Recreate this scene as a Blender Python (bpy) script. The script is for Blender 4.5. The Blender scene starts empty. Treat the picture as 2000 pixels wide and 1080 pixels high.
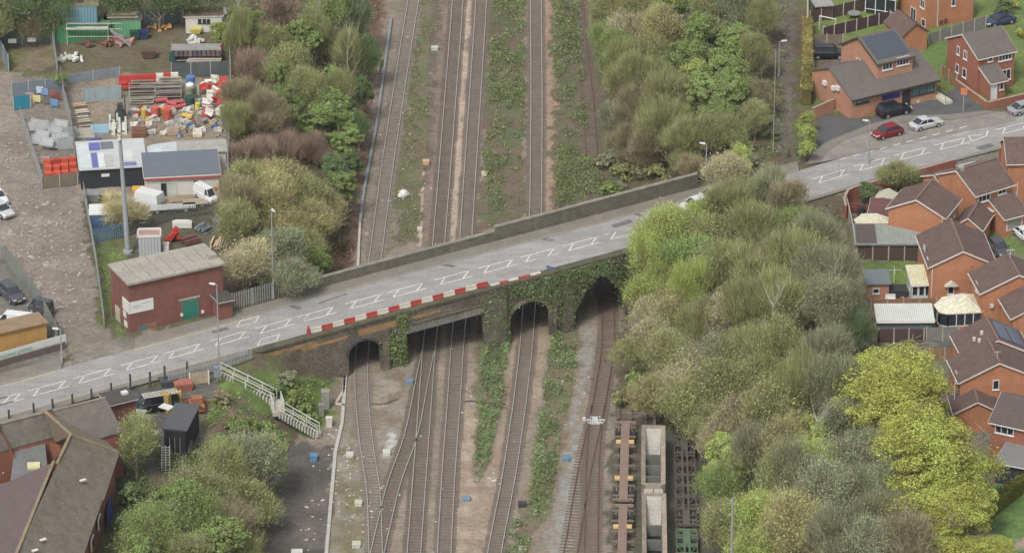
import bpy, bmesh, math, random
import numpy as np
from mathutils import Vector, Matrix, noise as mnoise
R=random.Random(7)
rad=math.radians
S=bpy.context.scene
# ---------------------------------------------------------------- camera, sky, sun, exposure
PHI=rad(26.0); F=9700.0; HC=270.0
sP,cP=math.sin(PHI),math.cos(PHI); YC=HC*cP/sP
cd=bpy.data.cameras.new('camera'); cam=bpy.data.objects.new('camera',cd); S.collection.objects.link(cam)
cd.sensor_width=36; cd.lens=36*F/2000; cd.clip_start=5; cd.clip_end=9000
cam.location=(0,-YC,HC); cam.rotation_euler=(rad(90)-PHI,0,0); S.camera=cam
SUN_EL,SUN_AZ=rad(52),rad(205)   # overcast day, brighter from the south-west
W=bpy.data.worlds.new('World'); S.world=W; W.use_nodes=True
wn=W.node_tree.nodes; wn.clear()
sky=wn.new('ShaderNodeTexSky'); sky.sky_type='NISHITA'; sky.sun_disc=False
sky.sun_elevation=SUN_EL; sky.sun_rotation=SUN_AZ; sky.air_density=1.0; sky.dust_density=4.0; sky.ozone_density=0.6
bg=wn.new('ShaderNodeBackground'); bg.inputs[1].default_value=0.135
wo=wn.new('ShaderNodeOutputWorld'); hsv=wn.new('ShaderNodeHueSaturation'); hsv.inputs['Saturation'].default_value=.3; W.node_tree.links.new(sky.outputs[0],hsv.inputs['Color']); W.node_tree.links.new(hsv.outputs[0],bg.inputs[0]); W.node_tree.links.new(bg.outputs[0],wo.inputs[0])
sd=bpy.data.lights.new('sun','SUN'); sd.energy=1.5; sd.angle=rad(10); sd.color=(1,.95,.87)
so=bpy.data.objects.new('sun',sd); S.collection.objects.link(so)
sdir=Vector((math.sin(SUN_AZ)*math.cos(SUN_EL),math.cos(SUN_AZ)*math.cos(SUN_EL),math.sin(SUN_EL)))
so.rotation_euler=sdir.to_track_quat('Z','Y').to_euler()
S.view_settings.view_transform='Standard'; S.view_settings.look='None'; S.view_settings.exposure=0.42; S.view_settings.gamma=1
S.render.engine='CYCLES'
# ---------------------------------------------------------------- geometry of the view
def P(px,py,z=0.):
    """world point at height z that the photograph shows at pixel px,py"""
    v=(py-540)/F; zc=(HC-z)/(sP+v*cP)
    return Vector(((px-1000)/F*zc, zc*(cP-v*sP)-YC, z))
def hit(px,py,o,n):
    d=Vector(((px-1000)/F, cP-(py-540)/F*sP, -(sP+(py-540)/F*cP))); c=Vector((0,-YC,HC))
    return c+d*((Vector(o)-c).dot(n)/d.dot(n))
def PX(x,y,z):
    dy=y+YC; dz=z-HC; zc=dy*cP-dz*sP; v=-(dy*sP+dz*cP)
    return 1000+F*x/zc, 540+F*v/zc
def lin(c):
    c=c/255.; return c/12.92 if c<=.04045 else ((c+.055)/1.055)**2.4
KA=.80
def C(r,g,b,k=1.):
    l=.3*r+.59*g+.11*b; r,g,b=[x*.84+l*.16 for x in(r,g,b)]
    return (lin(r)*KA*k,lin(g)*KA*k,lin(b)*KA*k,1)
# ---------------------------------------------------------------- materials
MATS={}
def nd(nt,t,**kw):
    n=nt.nodes.new(t)
    for k,v in kw.items(): setattr(n,k,v)
    return n
def mat(name,col,kind='plain',var=.18,sc=2.5,rough=.85,metal=0.,emit=0):
    if name in MATS: return MATS[name]
    m=bpy.data.materials.new(name); m.use_nodes=True; nt=m.node_tree; nt.nodes.clear(); L=nt.links.new
    out=nd(nt,'ShaderNodeOutputMaterial'); b=nd(nt,'ShaderNodeBsdfPrincipled'); L(b.outputs[0],out.inputs[0])
    b.inputs['Roughness'].default_value=rough; b.inputs['Metallic'].default_value=metal
    tc=nd(nt,'ShaderNodeTexCoord'); uv=tc.outputs['UV']; ob=tc.outputs['Object']
    n1=nd(nt,'ShaderNodeTexNoise'); n1.inputs['Scale'].default_value=sc*.35; n1.inputs['Detail'].default_value=6; n1.inputs['Roughness'].default_value=.65; L(ob,n1.inputs[0])
    n2=nd(nt,'ShaderNodeTexNoise'); n2.inputs['Scale'].default_value=sc*3; n2.inputs['Detail'].default_value=3; L(ob,n2.inputs[0])
    ad=nd(nt,'ShaderNodeMath',operation='ADD'); L(n1.outputs[0],ad.inputs[0]); L(n2.outputs[0],ad.inputs[1])
    mr=nd(nt,'ShaderNodeMapRange'); mr.inputs[1].default_value=.65; mr.inputs[2].default_value=1.35
    mr.inputs[3].default_value=1-var*1.6; mr.inputs[4].default_value=1+var*1.6; L(ad.outputs[0],mr.inputs[0])
    hs=nd(nt,'ShaderNodeHueSaturation'); hs.inputs['Color'].default_value=col; L(mr.outputs[0],hs.inputs['Value'])
    fin=hs.outputs[0]
    def mul(src,fac,a=.75):
        r=nd(nt,'ShaderNodeMapRange'); r.inputs[3].default_value=a; r.inputs[4].default_value=1.06; L(fac,r.inputs[0])
        h=nd(nt,'ShaderNodeHueSaturation'); L(src,h.inputs['Color']); L(r.outputs[0],h.inputs['Value']); return h.outputs[0]
    if kind in('brick','tile','block'):
        bt=nd(nt,'ShaderNodeTexBrick'); L(uv,bt.inputs[0])
        bt.inputs['Scale'].default_value=1
        w,h,mo={'brick':(.225,.075,.008),'tile':(.3,.32,.02),'block':(.6,.3,.03)}[kind]
        bt.inputs['Brick Width'].default_value=w; bt.inputs['Row Height'].default_value=h; bt.inputs['Mortar Size'].default_value=mo
        bt.inputs['Color1'].default_value=(.72,.72,.72,1); bt.inputs['Color2'].default_value=(1.05,1.05,1.05,1)
        bt.inputs['Mortar'].default_value={'brick':(1.,1.,1.,1),'tile':(.42,.42,.42,1),'block':(.4,.4,.4,1)}[kind]
        fin=mul(fin,bt.outputs[0],{'brick':.62,'tile':.5,'block':.35}[kind])
    if kind=='road':
        mp=nd(nt,'ShaderNodeMapping'); mp.inputs['Rotation'].default_value=(0,0,-TH); mp.inputs['Scale'].default_value=(.05,.9,1); L(ob,mp.inputs[0])
        sn=nd(nt,'ShaderNodeTexNoise'); sn.inputs['Scale'].default_value=1.; sn.inputs['Detail'].default_value=6; L(mp.outputs[0],sn.inputs[0]); q=nd(nt,'ShaderNodeMapRange'); q.inputs[1].default_value=.35; q.inputs[2].default_value=.65; L(sn.outputs[0],q.inputs[0]); fin=mul(fin,q.outputs[0],.87)
        vo=nd(nt,'ShaderNodeTexVoronoi',feature='DISTANCE_TO_EDGE'); vo.inputs['Scale'].default_value=.16; L(ob,vo.inputs[0]); q=nd(nt,'ShaderNodeMapRange'); q.inputs[2].default_value=.012; L(vo.outputs['Distance'],q.inputs[0]); fin=mul(fin,q.outputs[0],.86)
    if kind in('corr','plank','rib'):
        wv=nd(nt,'ShaderNodeTexWave'); wv.inputs['Scale'].default_value={'corr':1.3,'plank':1.6,'rib':.8}[kind]; wv.inputs['Distortion'].default_value=.6
        L(uv,wv.inputs[0]); fin=mul(fin,wv.outputs['Fac'],.72)
    L(fin,b.inputs['Base Color'])
    bp=nd(nt,'ShaderNodeBump'); bp.inputs['Strength'].default_value=.35; bp.inputs['Distance'].default_value=.04; L(n2.outputs[0],bp.inputs['Height']); L(bp.outputs[0],b.inputs['Normal'])
    if rough<.3 or metal>.2: bp.inputs['Strength'].default_value=.03
    MATS[name]=m; return m
def leafmat(name,trans=.25,lo=.55,hi=1.4):
    if name in MATS: return MATS[name]
    m=bpy.data.materials.new(name); m.use_nodes=True; nt=m.node_tree; nt.nodes.clear(); L=nt.links.new
    out=nd(nt,'ShaderNodeOutputMaterial'); b=nd(nt,'ShaderNodeBsdfDiffuse'); t=nd(nt,'ShaderNodeBsdfTranslucent'); mx=nd(nt,'ShaderNodeMixShader'); mx.inputs[0].default_value=trans
    oi=nd(nt,'ShaderNodeObjectInfo'); ge=nd(nt,'ShaderNodeNewGeometry'); tc=nd(nt,'ShaderNodeTexCoord')
    n1=nd(nt,'ShaderNodeTexNoise'); n1.inputs['Scale'].default_value=.55; n1.inputs['Detail'].default_value=3; L(tc.outputs['Object'],n1.inputs[0])
    r1=nd(nt,'ShaderNodeMapRange'); r1.inputs[3].default_value=lo; r1.inputs[4].default_value=hi; L(ge.outputs['Random Per Island'],r1.inputs[0])
    r2=nd(nt,'ShaderNodeMapRange'); r2.inputs[1].default_value=.3; r2.inputs[2].default_value=.7; r2.inputs[3].default_value=.72; r2.inputs[4].default_value=1.25; L(n1.outputs[0],r2.inputs[0])
    mm=nd(nt,'ShaderNodeMath',operation='MULTIPLY'); L(r1.outputs[0],mm.inputs[0]); L(r2.outputs[0],mm.inputs[1])
    r3=nd(nt,'ShaderNodeMapRange'); r3.inputs[1].default_value=.3; r3.inputs[2].default_value=.7; r3.inputs[3].default_value=.475; r3.inputs[4].default_value=.52; L(n1.outputs[0],r3.inputs[0])
    hs=nd(nt,'ShaderNodeHueSaturation'); L(oi.outputs['Color'],hs.inputs['Color']); L(mm.outputs[0],hs.inputs['Value']); L(r3.outputs[0],hs.inputs['Hue'])
    L(hs.outputs[0],b.inputs[0]); L(hs.outputs[0],t.inputs[0]); L(b.outputs[0],mx.inputs[1]); L(t.outputs[0],mx.inputs[2]); L(mx.outputs[0],out.inputs[0])
    MATS[name]=m; return m
def ground_mat():
    m=bpy.data.materials.new('ground_cover'); m.use_nodes=True; nt=m.node_tree; nt.nodes.clear(); L=nt.links.new
    out=nd(nt,'ShaderNodeOutputMaterial'); b=nd(nt,'ShaderNodeBsdfPrincipled'); b.inputs['Roughness'].default_value=.95; L(b.outputs[0],out.inputs[0])
    at=nd(nt,'ShaderNodeAttribute'); at.attribute_name='gcol'; tc=nd(nt,'ShaderNodeTexCoord')
    val=None
    for sc,a in((.25,.22),(1.3,.3),(6,.42)):
        n=nd(nt,'ShaderNodeTexNoise'); n.inputs['Scale'].default_value=sc; n.inputs['Detail'].default_value=5; n.inputs['Roughness'].default_value=.7; L(tc.outputs['Object'],n.inputs[0])
        r=nd(nt,'ShaderNodeMapRange'); r.inputs[1].default_value=.3; r.inputs[2].default_value=.7; r.inputs[3].default_value=1-a; r.inputs[4].default_value=1+a; L(n.outputs[0],r.inputs[0])
        if val is None: val=r.outputs[0]
        else:
            q=nd(nt,'ShaderNodeMath',operation='MULTIPLY'); L(val,q.inputs[0]); L(r.outputs[0],q.inputs[1]); val=q.outputs[0]
    vo=nd(nt,'ShaderNodeTexVoronoi'); vo.inputs['Scale'].default_value=2.2; L(tc.outputs['Object'],vo.inputs[0])
    lt=nd(nt,'ShaderNodeMath',operation='LESS_THAN'); lt.inputs[1].default_value=.13; L(vo.outputs['Distance'],lt.inputs[0])
    ma=nd(nt,'ShaderNodeMath',operation='MULTIPLY_ADD'); ma.inputs[1].default_value=.35; L(lt.outputs[0],ma.inputs[0]); L(val,ma.inputs[2])
    hs=nd(nt,'ShaderNodeHueSaturation'); L(at.outputs['Color'],hs.inputs['Color']); L(ma.outputs[0],hs.inputs['Value']); L(hs.outputs[0],b.inputs['Base Color'])
    bp=nd(nt,'ShaderNodeBump'); bp.inputs['Strength'].default_value=.6; bp.inputs['Distance'].default_value=.08; L(val,bp.inputs['Height']); L(bp.outputs[0],b.inputs['Normal'])
    return m
def glass(): return mat('window_glass',C(52,58,66),var=.25,sc=1.2,rough=.12)
WHITE=lambda: mat('white_plastic',C(222,222,216),var=.05,rough=.5)
# ---------------------------------------------------------------- mesh builder
class MB:
    def __init__(s,M=None): s.v=[]; s.f=[]; s.mi=[]; s.M=M or Matrix()
    def pt(s,*ps,mi=0):
        i=len(s.v); s.v+=[tuple(s.M@Vector(p)) for p in ps]; return i
    def face(s,*ps,mi=0):
        i=s.pt(*ps); s.f.append(tuple(range(i,i+len(ps)))); s.mi.append(mi); return s
    def poly(s,vs,fs,mi=0):
        i=s.pt(*vs)
        for f in fs: s.f.append(tuple(i+k for k in f)); s.mi.append(mi)
        return s
    def hexa(s,b,t,mi=0):
        return s.poly(list(b)+list(t),[(3,2,1,0),(4,5,6,7),(0,1,5,4),(1,2,6,5),(2,3,7,6),(3,0,4,7)],mi)
    def box(s,x0,y0,z0,x1,y1,z1,mi=0):
        if x0>x1:x0,x1=x1,x0
        if y0>y1:y0,y1=y1,y0
        return s.hexa([(x0,y0,z0),(x1,y0,z0),(x1,y1,z0),(x0,y1,z0)],[(x0,y0,z1),(x1,y0,z1),(x1,y1,z1),(x0,y1,z1)],mi)
    def rbox(s,cx,cy,z0,l,w,h,a=0,tilt=0,mi=0):
        T=s.M; s.M=T@Matrix.Translation((cx,cy,z0))@Matrix.Rotation(a,4,'Z')@Matrix.Rotation(tilt,4,'Y'); s.box(-l/2,-w/2,0,l/2,w/2,h,mi); s.M=T; return s
    def prism(s,pts,z0,z1,mi=0):
        n=len(pts); v=[(p[0],p[1],z0) for p in pts]+[(p[0],p[1],z1) for p in pts]
        return s.poly(v,[tuple(range(n-1,-1,-1)),tuple(range(n,2*n))]+[(i,(i+1)%n,n+(i+1)%n,n+i) for i in range(n)],mi)
    def tube(s,p0,p1,r0,r1=None,n=6,mi=0):
        r1=r0 if r1 is None else r1; p0=Vector(p0); p1=Vector(p1); d=(p1-p0)
        if d.length<1e-6: return s
        q=d.to_track_quat('Z','Y'); vs=[]
        for p,r in((p0,r0),(p1,r1)):
            for k in range(n):
                a=2*math.pi*k/n; vs.append(p+q@Vector((r*math.cos(a),r*math.sin(a),0)))
        return s.poly(vs,[tuple(range(n-1,-1,-1)),tuple(range(n,2*n))]+[(i,(i+1)%n,n+(i+1)%n,n+i) for i in range(n)],mi)
    def bar(s,p0,p1,w,h=None,mi=0):
        h=h or w; p0=Vector(p0); p1=Vector(p1); d=(p1-p0).normalized()
        u=Vector((0,0,1)).cross(d)
        u=Vector((1,0,0)) if u.length<1e-4 else u.normalized()
        t=d.cross(u); a=[u*w/2*i+t*h/2*j for i,j in((-1,-1),(1,-1),(1,1),(-1,1))]
        return s.hexa([p0+k for k in a],[p1+k for k in a],mi)
    def ball(s,c,r,rz=None,n=8,m=5,mi=0):
        rz=rz or r; c=Vector(c); vs=[c+Vector((0,0,-rz))]; fs=[]
        for j in range(1,m):
            b=-math.pi/2+math.pi*j/m
            for k in range(n): a=2*math.pi*k/n; vs.append(c+Vector((r*math.cos(b)*math.cos(a),r*math.cos(b)*math.sin(a),rz*math.sin(b))))
        vs.append(c+Vector((0,0,rz))); e=len(vs)-1
        for k in range(n):
            k2=(k+1)%n; fs.append((0,1+k2,1+k)); fs.append((e,e-n+k,e-n+k2))
            for j in range(m-2): fs.append((1+j*n+k,1+j*n+k2,1+(j+1)*n+k2,1+(j+1)*n+k))
        return s.poly(vs,fs,mi)
    def mesh(s,name,uv=True):
        me=bpy.data.meshes.new(name); me.from_pydata(s.v,[],s.f)
        if any(s.mi): me.polygons.foreach_set('material_index',s.mi)
        if uv and len(s.f)<40000:
            ul=me.uv_layers.new(name='UVMap'); Z=Vector((0,0,1))
            for p in me.polygons:
                n=p.normal
                if abs(n.z)>.995 or n.length<.5: u,w=Vector((1,0,0)),Vector((0,1,0))
                else: u=Z.cross(n).normalized(); w=n.cross(u)
                for li in p.loop_indices:
                    c=me.vertices[me.loops[li].vertex_index].co; ul.data[li].uv=(c.dot(u),c.dot(w))
        return me
    def obj(s,name,m,parent=None,label=None,color=None):
        me=s.mesh(name)
        for x in (m if isinstance(m,(list,tuple)) else [m]): me.materials.append(x)
        o=bpy.data.objects.new(name,me); S.collection.objects.link(o)
        if parent: o.parent=parent
        if label: o['label']=label
        if color: o.color=color
        return o
def tag(o,label,cat,group=None):
    o['label']=label; o['category']=cat
    if group: o['group']=group
    return o
def struct(name,mb,m,kind='structure',label=None):
    o=mb.obj(name,m); o['kind']=kind
    if label: o['label']=label
    return o
def thing(name,label,cat,loc=(0,0,0),rz=0,group=None,sc=None):
    o=bpy.data.objects.new(name,None); S.collection.objects.link(o); o.location=loc; o.rotation_euler=(0,0,rz); o.empty_display_size=.3
    if sc: o.scale=sc
    return tag(o,label,cat,group)
KIDS={}
def children(o): return [c for c in bpy.data.objects if c.parent==o]
def copy_tree(o,loc=None,rz=None,label=None,group=None,parent=None,kids=None):
    c=o.copy(); S.collection.objects.link(c)
    if parent: c.parent=parent
    if loc is not None: c.location=loc
    if rz is not None: c.rotation_euler=(0,0,rz)
    if label: c['label']=label
    if group: c['group']=group
    if o.name not in KIDS: KIDS[o.name]=children(o)
    for ch in KIDS[o.name]: copy_tree(ch,parent=c)
    return c
ORD=['leftmost','second','third','fourth','fifth','sixth','seventh','eighth','ninth','tenth','eleventh','twelfth','thirteenth','fourteenth','fifteenth','sixteenth','seventeenth','eighteenth','nineteenth','twentieth','twenty-first','twenty-second','twenty-third','twenty-fourth','twenty-fifth','twenty-sixth','twenty-seventh','twenty-eighth','twenty-ninth','thirtieth']
def nth(i,side='left'): return side+'most' if i==0 else ORD[i]+' from the '+side
# ---------------------------------------------------------------- lie of the land
_rc=[(-900,1028,6.2),(-200,839,6.2),(0,785,6.2),(400,675,6.2),(600,620,6.3),(710,590,6.7),(943,528,7.8),(1070,495,8.3),(1200,460,8.7),(1350,420,9),(1574,360,9),(1700,322,9),(2000,246,9),(2600,95,9)]
_rw=[P(*q) for q in _rc]; RX=[p.x for p in _rw]; RYs=[p.y for p in _rw]; RZs=[p.z for p in _rw]
TH=math.atan2(_rw[-3].y-_rw[3].y,_rw[-3].x-_rw[3].x); CT=math.cos(TH)
def ryc(x): return float(np.interp(x,RX,RYs))
def rz_(x): return float(np.interp(x,RX,RZs))
def RP(x,d,dz=0.): return Vector((x,ryc(x)+d/CT,rz_(x)+dz))
def rX(px,d=0.):
    """world x where the line at offset d from the road centre crosses image column px"""
    lo,hi=-120.,120.
    for _ in range(40):
        m=(lo+hi)/2; q=RP(m,d)
        if PX(*q)[0]<px: lo=m
        else: hi=m
    return lo
def line(pts,z): 
    w=sorted([(P(a,b,z).y,P(a,b,z).x) for a,b in pts]); return [q[0] for q in w],[q[1] for q in w]
TW=line([(790,-300),(760,0),(735,200),(705,400),(690,520),(675,735),(640,800),(590,870),(540,960),(505,1080),(480,1300)],0)
CW=line([(500,-300),(480,0),(478,300),(450,450),(520,600),(500,700),(440,745),(415,800),(400,870),(330,960),(240,1090),(200,1300)],6.2)
TE=line([(1150,-300),(1170,0),(1195,200),(1205,400),(1225,620),(1212,720),(1200,790),(1290,822),(1380,850),(1392,1080),(1400,1300)],0)
CE=line([(1500,-300),(1510,0),(1490,200),(1440,330),(1420,430),(1560,560),(1640,700),(1700,900),(1800,1080),(1850,1300)],9)
XWING=rX(487,-4.9)
def height(x,y):
    x=np.asarray(x,float); y=np.asarray(y,float)
    tw=np.interp(y,*TW); cw=np.interp(y,*CW); te=np.interp(y,*TE); ce=np.interp(y,*CE)
    yc=np.interp(x,RX,RYs); zr=np.interp(x,RX,RZs); d=(y-yc)*CT
    zw=np.where(d>0,6.2,6.2-np.clip((-d-4.5)/6,0,1)*.9)
    w=np.clip((tw-x)/np.maximum(tw-cw,1),0,1); e=np.clip((x-te)/np.maximum(ce-te,1),0,1)
    sm=lambda t:.45*t+.55*t*t*(3-2*t)
    z=zw*sm(w)+9*sm(e)
    emb=zr-.02-np.maximum(0,np.maximum(-d-4.9,d-7.2))*.62
    onl=((x<tw+.0)|(x>te+1.5)); wing=(d<-2.3)&(x>XWING)&(x<0); z=np.where(onl&~wing,np.maximum(z,emb),z)
    z=np.where(onl&~wing&(d>-4.7)&(d<6.9),zr-.06,z)
    return z
def hz(x,y): return float(height(x,y))
def G(px,py,dz=0.):
    """ground point seen at pixel (plus dz metres above it)"""
    z=4.
    lo=None
    for _ in range(22):
        p=P(px,py,z+dz); z=z*.45+.55*hz(p.x,p.y)
    p=P(px,py,z+dz); return Vector((p.x,p.y,z))

def Gv(px,py):
    z=np.full(len(px),4.)
    for _ in range(25):
        v=(py-540)/F; zc=(HC-z)/(sP+v*cP); x=(px-1000)/F*zc; y=zc*(cP-v*sP)-YC; z=z*.45+.55*height(x,y)
    return np.stack([x,y,z],1)
# ---------------------------------------------------------------- the ground, one sheet out to the horizon
def axis(a,b,st):
    c=list(np.arange(a,b+.01,st)); l=[];s=st;x=a
    while x>-4000: s*=1.35; x-=s; l.append(x)
    r=[];s=st;x=c[-1]
    while x<4000: s*=1.35; x+=s; r.append(x)
    return np.array(l[::-1]+c+r)
gx=axis(-76,76,.3); gy=axis(-84,96,.6)
XX,YY=np.meshgrid(gx,gy); ZZ=height(XX,YY)
rng=np.random.RandomState(3)
def vnoise(x,y,s,seed):
    r=np.random.RandomState(seed).rand(64,64); x=x/s; y=y/s
    xi=np.floor(x).astype(int); yi=np.floor(y).astype(int); fx=x-xi; fy=y-yi; fx=fx*fx*(3-2*fx); fy=fy*fy*(3-2*fy)
    g=lambda a,b:r[a%64,b%64]
    return (g(xi,yi)*(1-fx)*(1-fy)+g(xi+1,yi)*fx*(1-fy)+g(xi,yi+1)*(1-fx)*fy+g(xi+1,yi+1)*fx*fy)
bumps=(vnoise(XX,YY,2.3,1)-.5)*.25+(vnoise(XX,YY,.9,2)-.5)*.12
flat=(np.abs((YY-np.interp(XX,RX,RYs))*CT-1)<7.5)|((XX>np.interp(YY,*TW))&(XX<np.interp(YY,*TE)))
far=(np.abs(XX)>76)|(YY>96)|(YY<-84)
ZZ=ZZ+np.where(flat,bumps*.12,bumps*.8)*(~far)-np.where(flat,0,.05)
# ground cover: which material lies where (own colours only)
dy=YY+YC; dz_=ZZ-HC; zc_=dy*cP-dz_*sP; U=1000+F*XX/np.maximum(zc_,50); V=540-F*(dy*sP+dz_*cP)/np.maximum(zc_,50)
U=U+(vnoise(XX,YY,1.6,11)-.5)*26+(vnoise(XX,YY,.7,12)-.5)*14; V=V+(vnoise(XX,YY,1.6,13)-.5)*16
def inpoly(pts):
    r=np.zeros(U.shape,bool); n=len(pts)
    for i in range(n):
        x1,y1=pts[i]; x2,y2=pts[(i+1)%n]
        if y1==y2: continue
        c=((y1>V)!=(y2>V))&(U<(x2-x1)*(V-y1)/(y2-y1)+x1); r^=c
    return r
def hexc(r,g,b): return np.array(C(r,g,b)[:3])
scrub=hexc(96,92,62); earth=hexc(108,92,74); grassc=hexc(98,112,58)
t=vnoise(XX,YY,5,21)[...,None]; t2=vnoise(XX,YY,2,22)[...,None]
GC=scrub*(1-t)+earth*t; GC=np.where(t2>.62,grassc*.6+GC*.4,GC)
def paint(pts,col,a=1.,col2=None,s=2.,seed=5):
    m=inpoly(pts)[...,None]*a; c=hexc(*col)
    if col2 is not None: n=np.clip(vnoise(XX,YY,s,seed)*2.2-.6,0,1)[...,None]; c=c*(1-n)+hexc(*col2)*n
    global GC; GC=GC*(1-m)+c*m
inc=((XX>np.interp(YY,*TW)-1)&(XX<np.interp(YY,*TE)+1)&~far)[...,None]
bal=hexc(154,140,124)*(1-t)+hexc(134,122,104)*t
GC=np.where(inc,bal,GC)
paint([(700,-50),(760,-50),(700,400),(690,530),(640,530),(660,400),(690,250)],(118,84,68),.8,(110,96,78),2.5)       # dead bramble
paint([(800,-50),(870,-50),(845,200),(825,470),(745,500),(780,240)],(120,108,84),.9,(104,110,70),2,6)
paint([(866,-50),(884,-50),(850,480),(822,500),(838,300)],(206,184,164),.95,(184,160,140),1.2)
paint([(905,-50),(926,-50),(893,480),(872,480)],(186,164,144),.9)
paint([(955,-50),(1030,-50),(1030,420),(930,460),(945,200)],(92,100,64),.85,(110,92,72),2.2,8)
paint([(1062,-50),(1082,-50),(1084,400),(1062,420)],(168,136,112),.85)
paint([(1075,-50),(1180,-50),(1210,400),(1080,410)],(90,96,60),.85,(108,92,72),2.6,9)
paint([(770,350),(830,350),(820,470),(750,480)],(98,112,60),.7,(110,100,80),1.5)
paint([(760,410),(790,410),(770,470),(750,500)],(150,142,132),.6)
paint([(1000,650),(1080,640),(1060,760),(1010,900),(960,1100),(900,1100),(930,900),(950,780)],(170,150,130),.7,(156,132,110),2)
paint([(935,640),(1000,640),(985,760),(955,900),(930,950),(925,800)],(92,104,60),.75,(124,106,80),1.8)
paint([(1075,640),(1130,640),(1120,760),(1090,900),(1060,1010),(1015,1100),(1000,1060),(1040,920),(1060,800)],(96,104,62),.75,(128,108,80),2)
paint([(1140,640),(1165,650),(1135,800),(1110,1090),(1070,1090),(1100,900),(1130,760)],(150,150,144),.85,(146,140,130),1.5)
paint([(900,800),(935,800),(920,960),(905,1090),(880,1090)],(182,162,142),.85,(168,142,120),1.5)
paint([(700,720),(800,720),(780,870),(740,860),(700,860)],(128,114,92),.8,(150,140,126),1.6)
paint([(730,740),(790,750),(745,800),(725,790)],(166,158,142),.5)
paint([(752,842),(775,842),(765,890),(748,890)],(196,196,190),.85)
paint([(645,840),(710,840),(720,1090),(650,1090)],(120,116,74),.7,(150,146,130),1.4)
paint([(636,880),(650,880),(630,1090),(600,1090)],(100,108,62),.7)
paint([(540,860),(655,870),(640,1090),(520,1090)],(84,80,76),.9,(106,100,94),2.2)
paint([(700,860),(760,860),(770,900),(700,905)],(170,168,160),.35,(130,120,104),1.)
paint([(860,970),(885,970),(870,1090),(845,1090)],(180,172,160),.55)
paint([(1200,800),(1400,830),(1400,1100),(1180,1100)],(76,80,72),.85,(92,92,70),2)
paint([(1215,640),(1300,660),(1300,800),(1200,800)],(92,88,60),.8,(106,90,68),2)
# west side: lane, yards
paint([(-200,120),(20,140),(150,200),(160,340),(175,400),(200,640),(260,690),(140,720),(110,640),(90,590),(0,500),(-200,450)],(148,136,124),1.,(136,126,112),3)
paint([(-200,700),(120,700),(90,760),(-200,830)],(112,106,92),.8)
paint([(150,690),(230,660),(330,640),(250,700),(120,735),(60,745)],(146,138,128),.8,(128,122,112),2)
paint([(-200,480),(20,510),(120,650),(120,700),(-200,740)],(122,118,112),1.,(110,110,96),2.5)
paint([(0,60),(110,60),(110,130),(40,140),(0,140)],(112,116,66),.9,(136,120,98),2.2)
paint([(100,40),(455,40),(455,150),(110,150)],(114,102,80),1.,(104,98,70),3)
paint([(120,150),(455,150),(455,300),(130,300)],(150,134,110),1.,(140,130,116),2)
paint([(20,150),(130,150),(150,380),(80,370)],(132,122,110),1.)
paint([(150,340),(450,300),(450,400),(170,400)],(150,128,104),1.,(172,160,138),2.5)
paint([(160,395),(450,395),(450,520),(180,520)],(86,84,62),1.,(104,98,74),2.5)
paint([(180,465),(255,465),(255,520),(190,520)],(124,140,58),.9,(110,104,70),1.8)
paint([(185,380),(205,380),(245,640),(262,668),(235,655),(205,600)],(100,118,62),.9)
paint([(240,760),(430,740),(420,860),(300,930),(220,900)],(104,100,96),1.,(92,90,84),3)
paint([(420,720),(640,740),(660,800),(600,860),(560,820),(440,770)],(112,138,58),.95,(98,120,56),2)
paint([(380,790),(470,770),(560,850),(480,900),(390,870)],(132,112,92),.8,(96,104,60),1.6)
paint([(230,860),(300,930),(230,1100),(190,1100)],(72,88,50),.9,(92,100,60),2)
# east side
paint([(1525,-50),(1552,-50),(1545,300),(1515,300)],(112,104,98),.9)
paint([(1580,-50),(2000,-50),(2100,120),(2000,200),(1700,230),(1590,200)],(112,134,62),1.,(104,122,56),3)
paint([(1590,95),(1690,100),(1690,180),(1640,200),(1590,190)],(118,108,96),1.)
paint([(1700,90),(1880,70),(1860,120),(1730,130)],(104,132,60),1)
paint([(1640,370),(1800,340),(2000,270),(2100,300),(2100,1100),(1900,1100),(1700,640)],(126,122,110),1.,(112,116,84),3)
paint([(1680,505),(1790,505),(1790,560),(1690,560)],(112,140,58),1.,(100,124,54),2)
paint([(1690,560),(1770,560),(1770,585),(1690,585)],(110,112,98),1)
paint([(1650,370),(1800,330),(1810,370),(1700,420)],(80,98,56),1,(96,90,68),2)
paint([(1920,455),(1990,440),(2060,520),(2060,560),(1920,470)],(100,134,60),1,(108,124,60),2)
paint([(1930,470),(2060,540),(2060,600),(1930,560)],(118,116,114),1)
paint([(1980,430),(2060,430),(2060,500),(1990,470)],(112,110,108),1)
paint([(1820,650),(1870,650),(1870,670),(1820,670)],(100,134,64),1)
paint([(1820,665),(1880,665),(1880,690),(1820,690)],(100,100,100),1)
paint([(1900,960),(2060,900),(2060,1090),(1960,1090)],(104,140,66),1,(96,128,60),2)
paint([(1940,1090),(2060,1010),(2060,1035),(1975,1090)],(166,150,132),1)
paint([(1700,690),(1800,690),(1800,720),(1700,720)],(128,118,104),1)
def bed(pts,col,w=1.25,a=.8):
    q=sorted([(P(u,v,0).y,P(u,v,0).x) for u,v in pts]); xc=np.interp(YY,[k[0] for k in q],[k[1] for k in q]); m=((np.abs(XX-xc)<w)&(np.abs(YY)<120))[...,None]*a
    global GC; GC=GC*(1-m)+hexc(*col)*m
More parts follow.
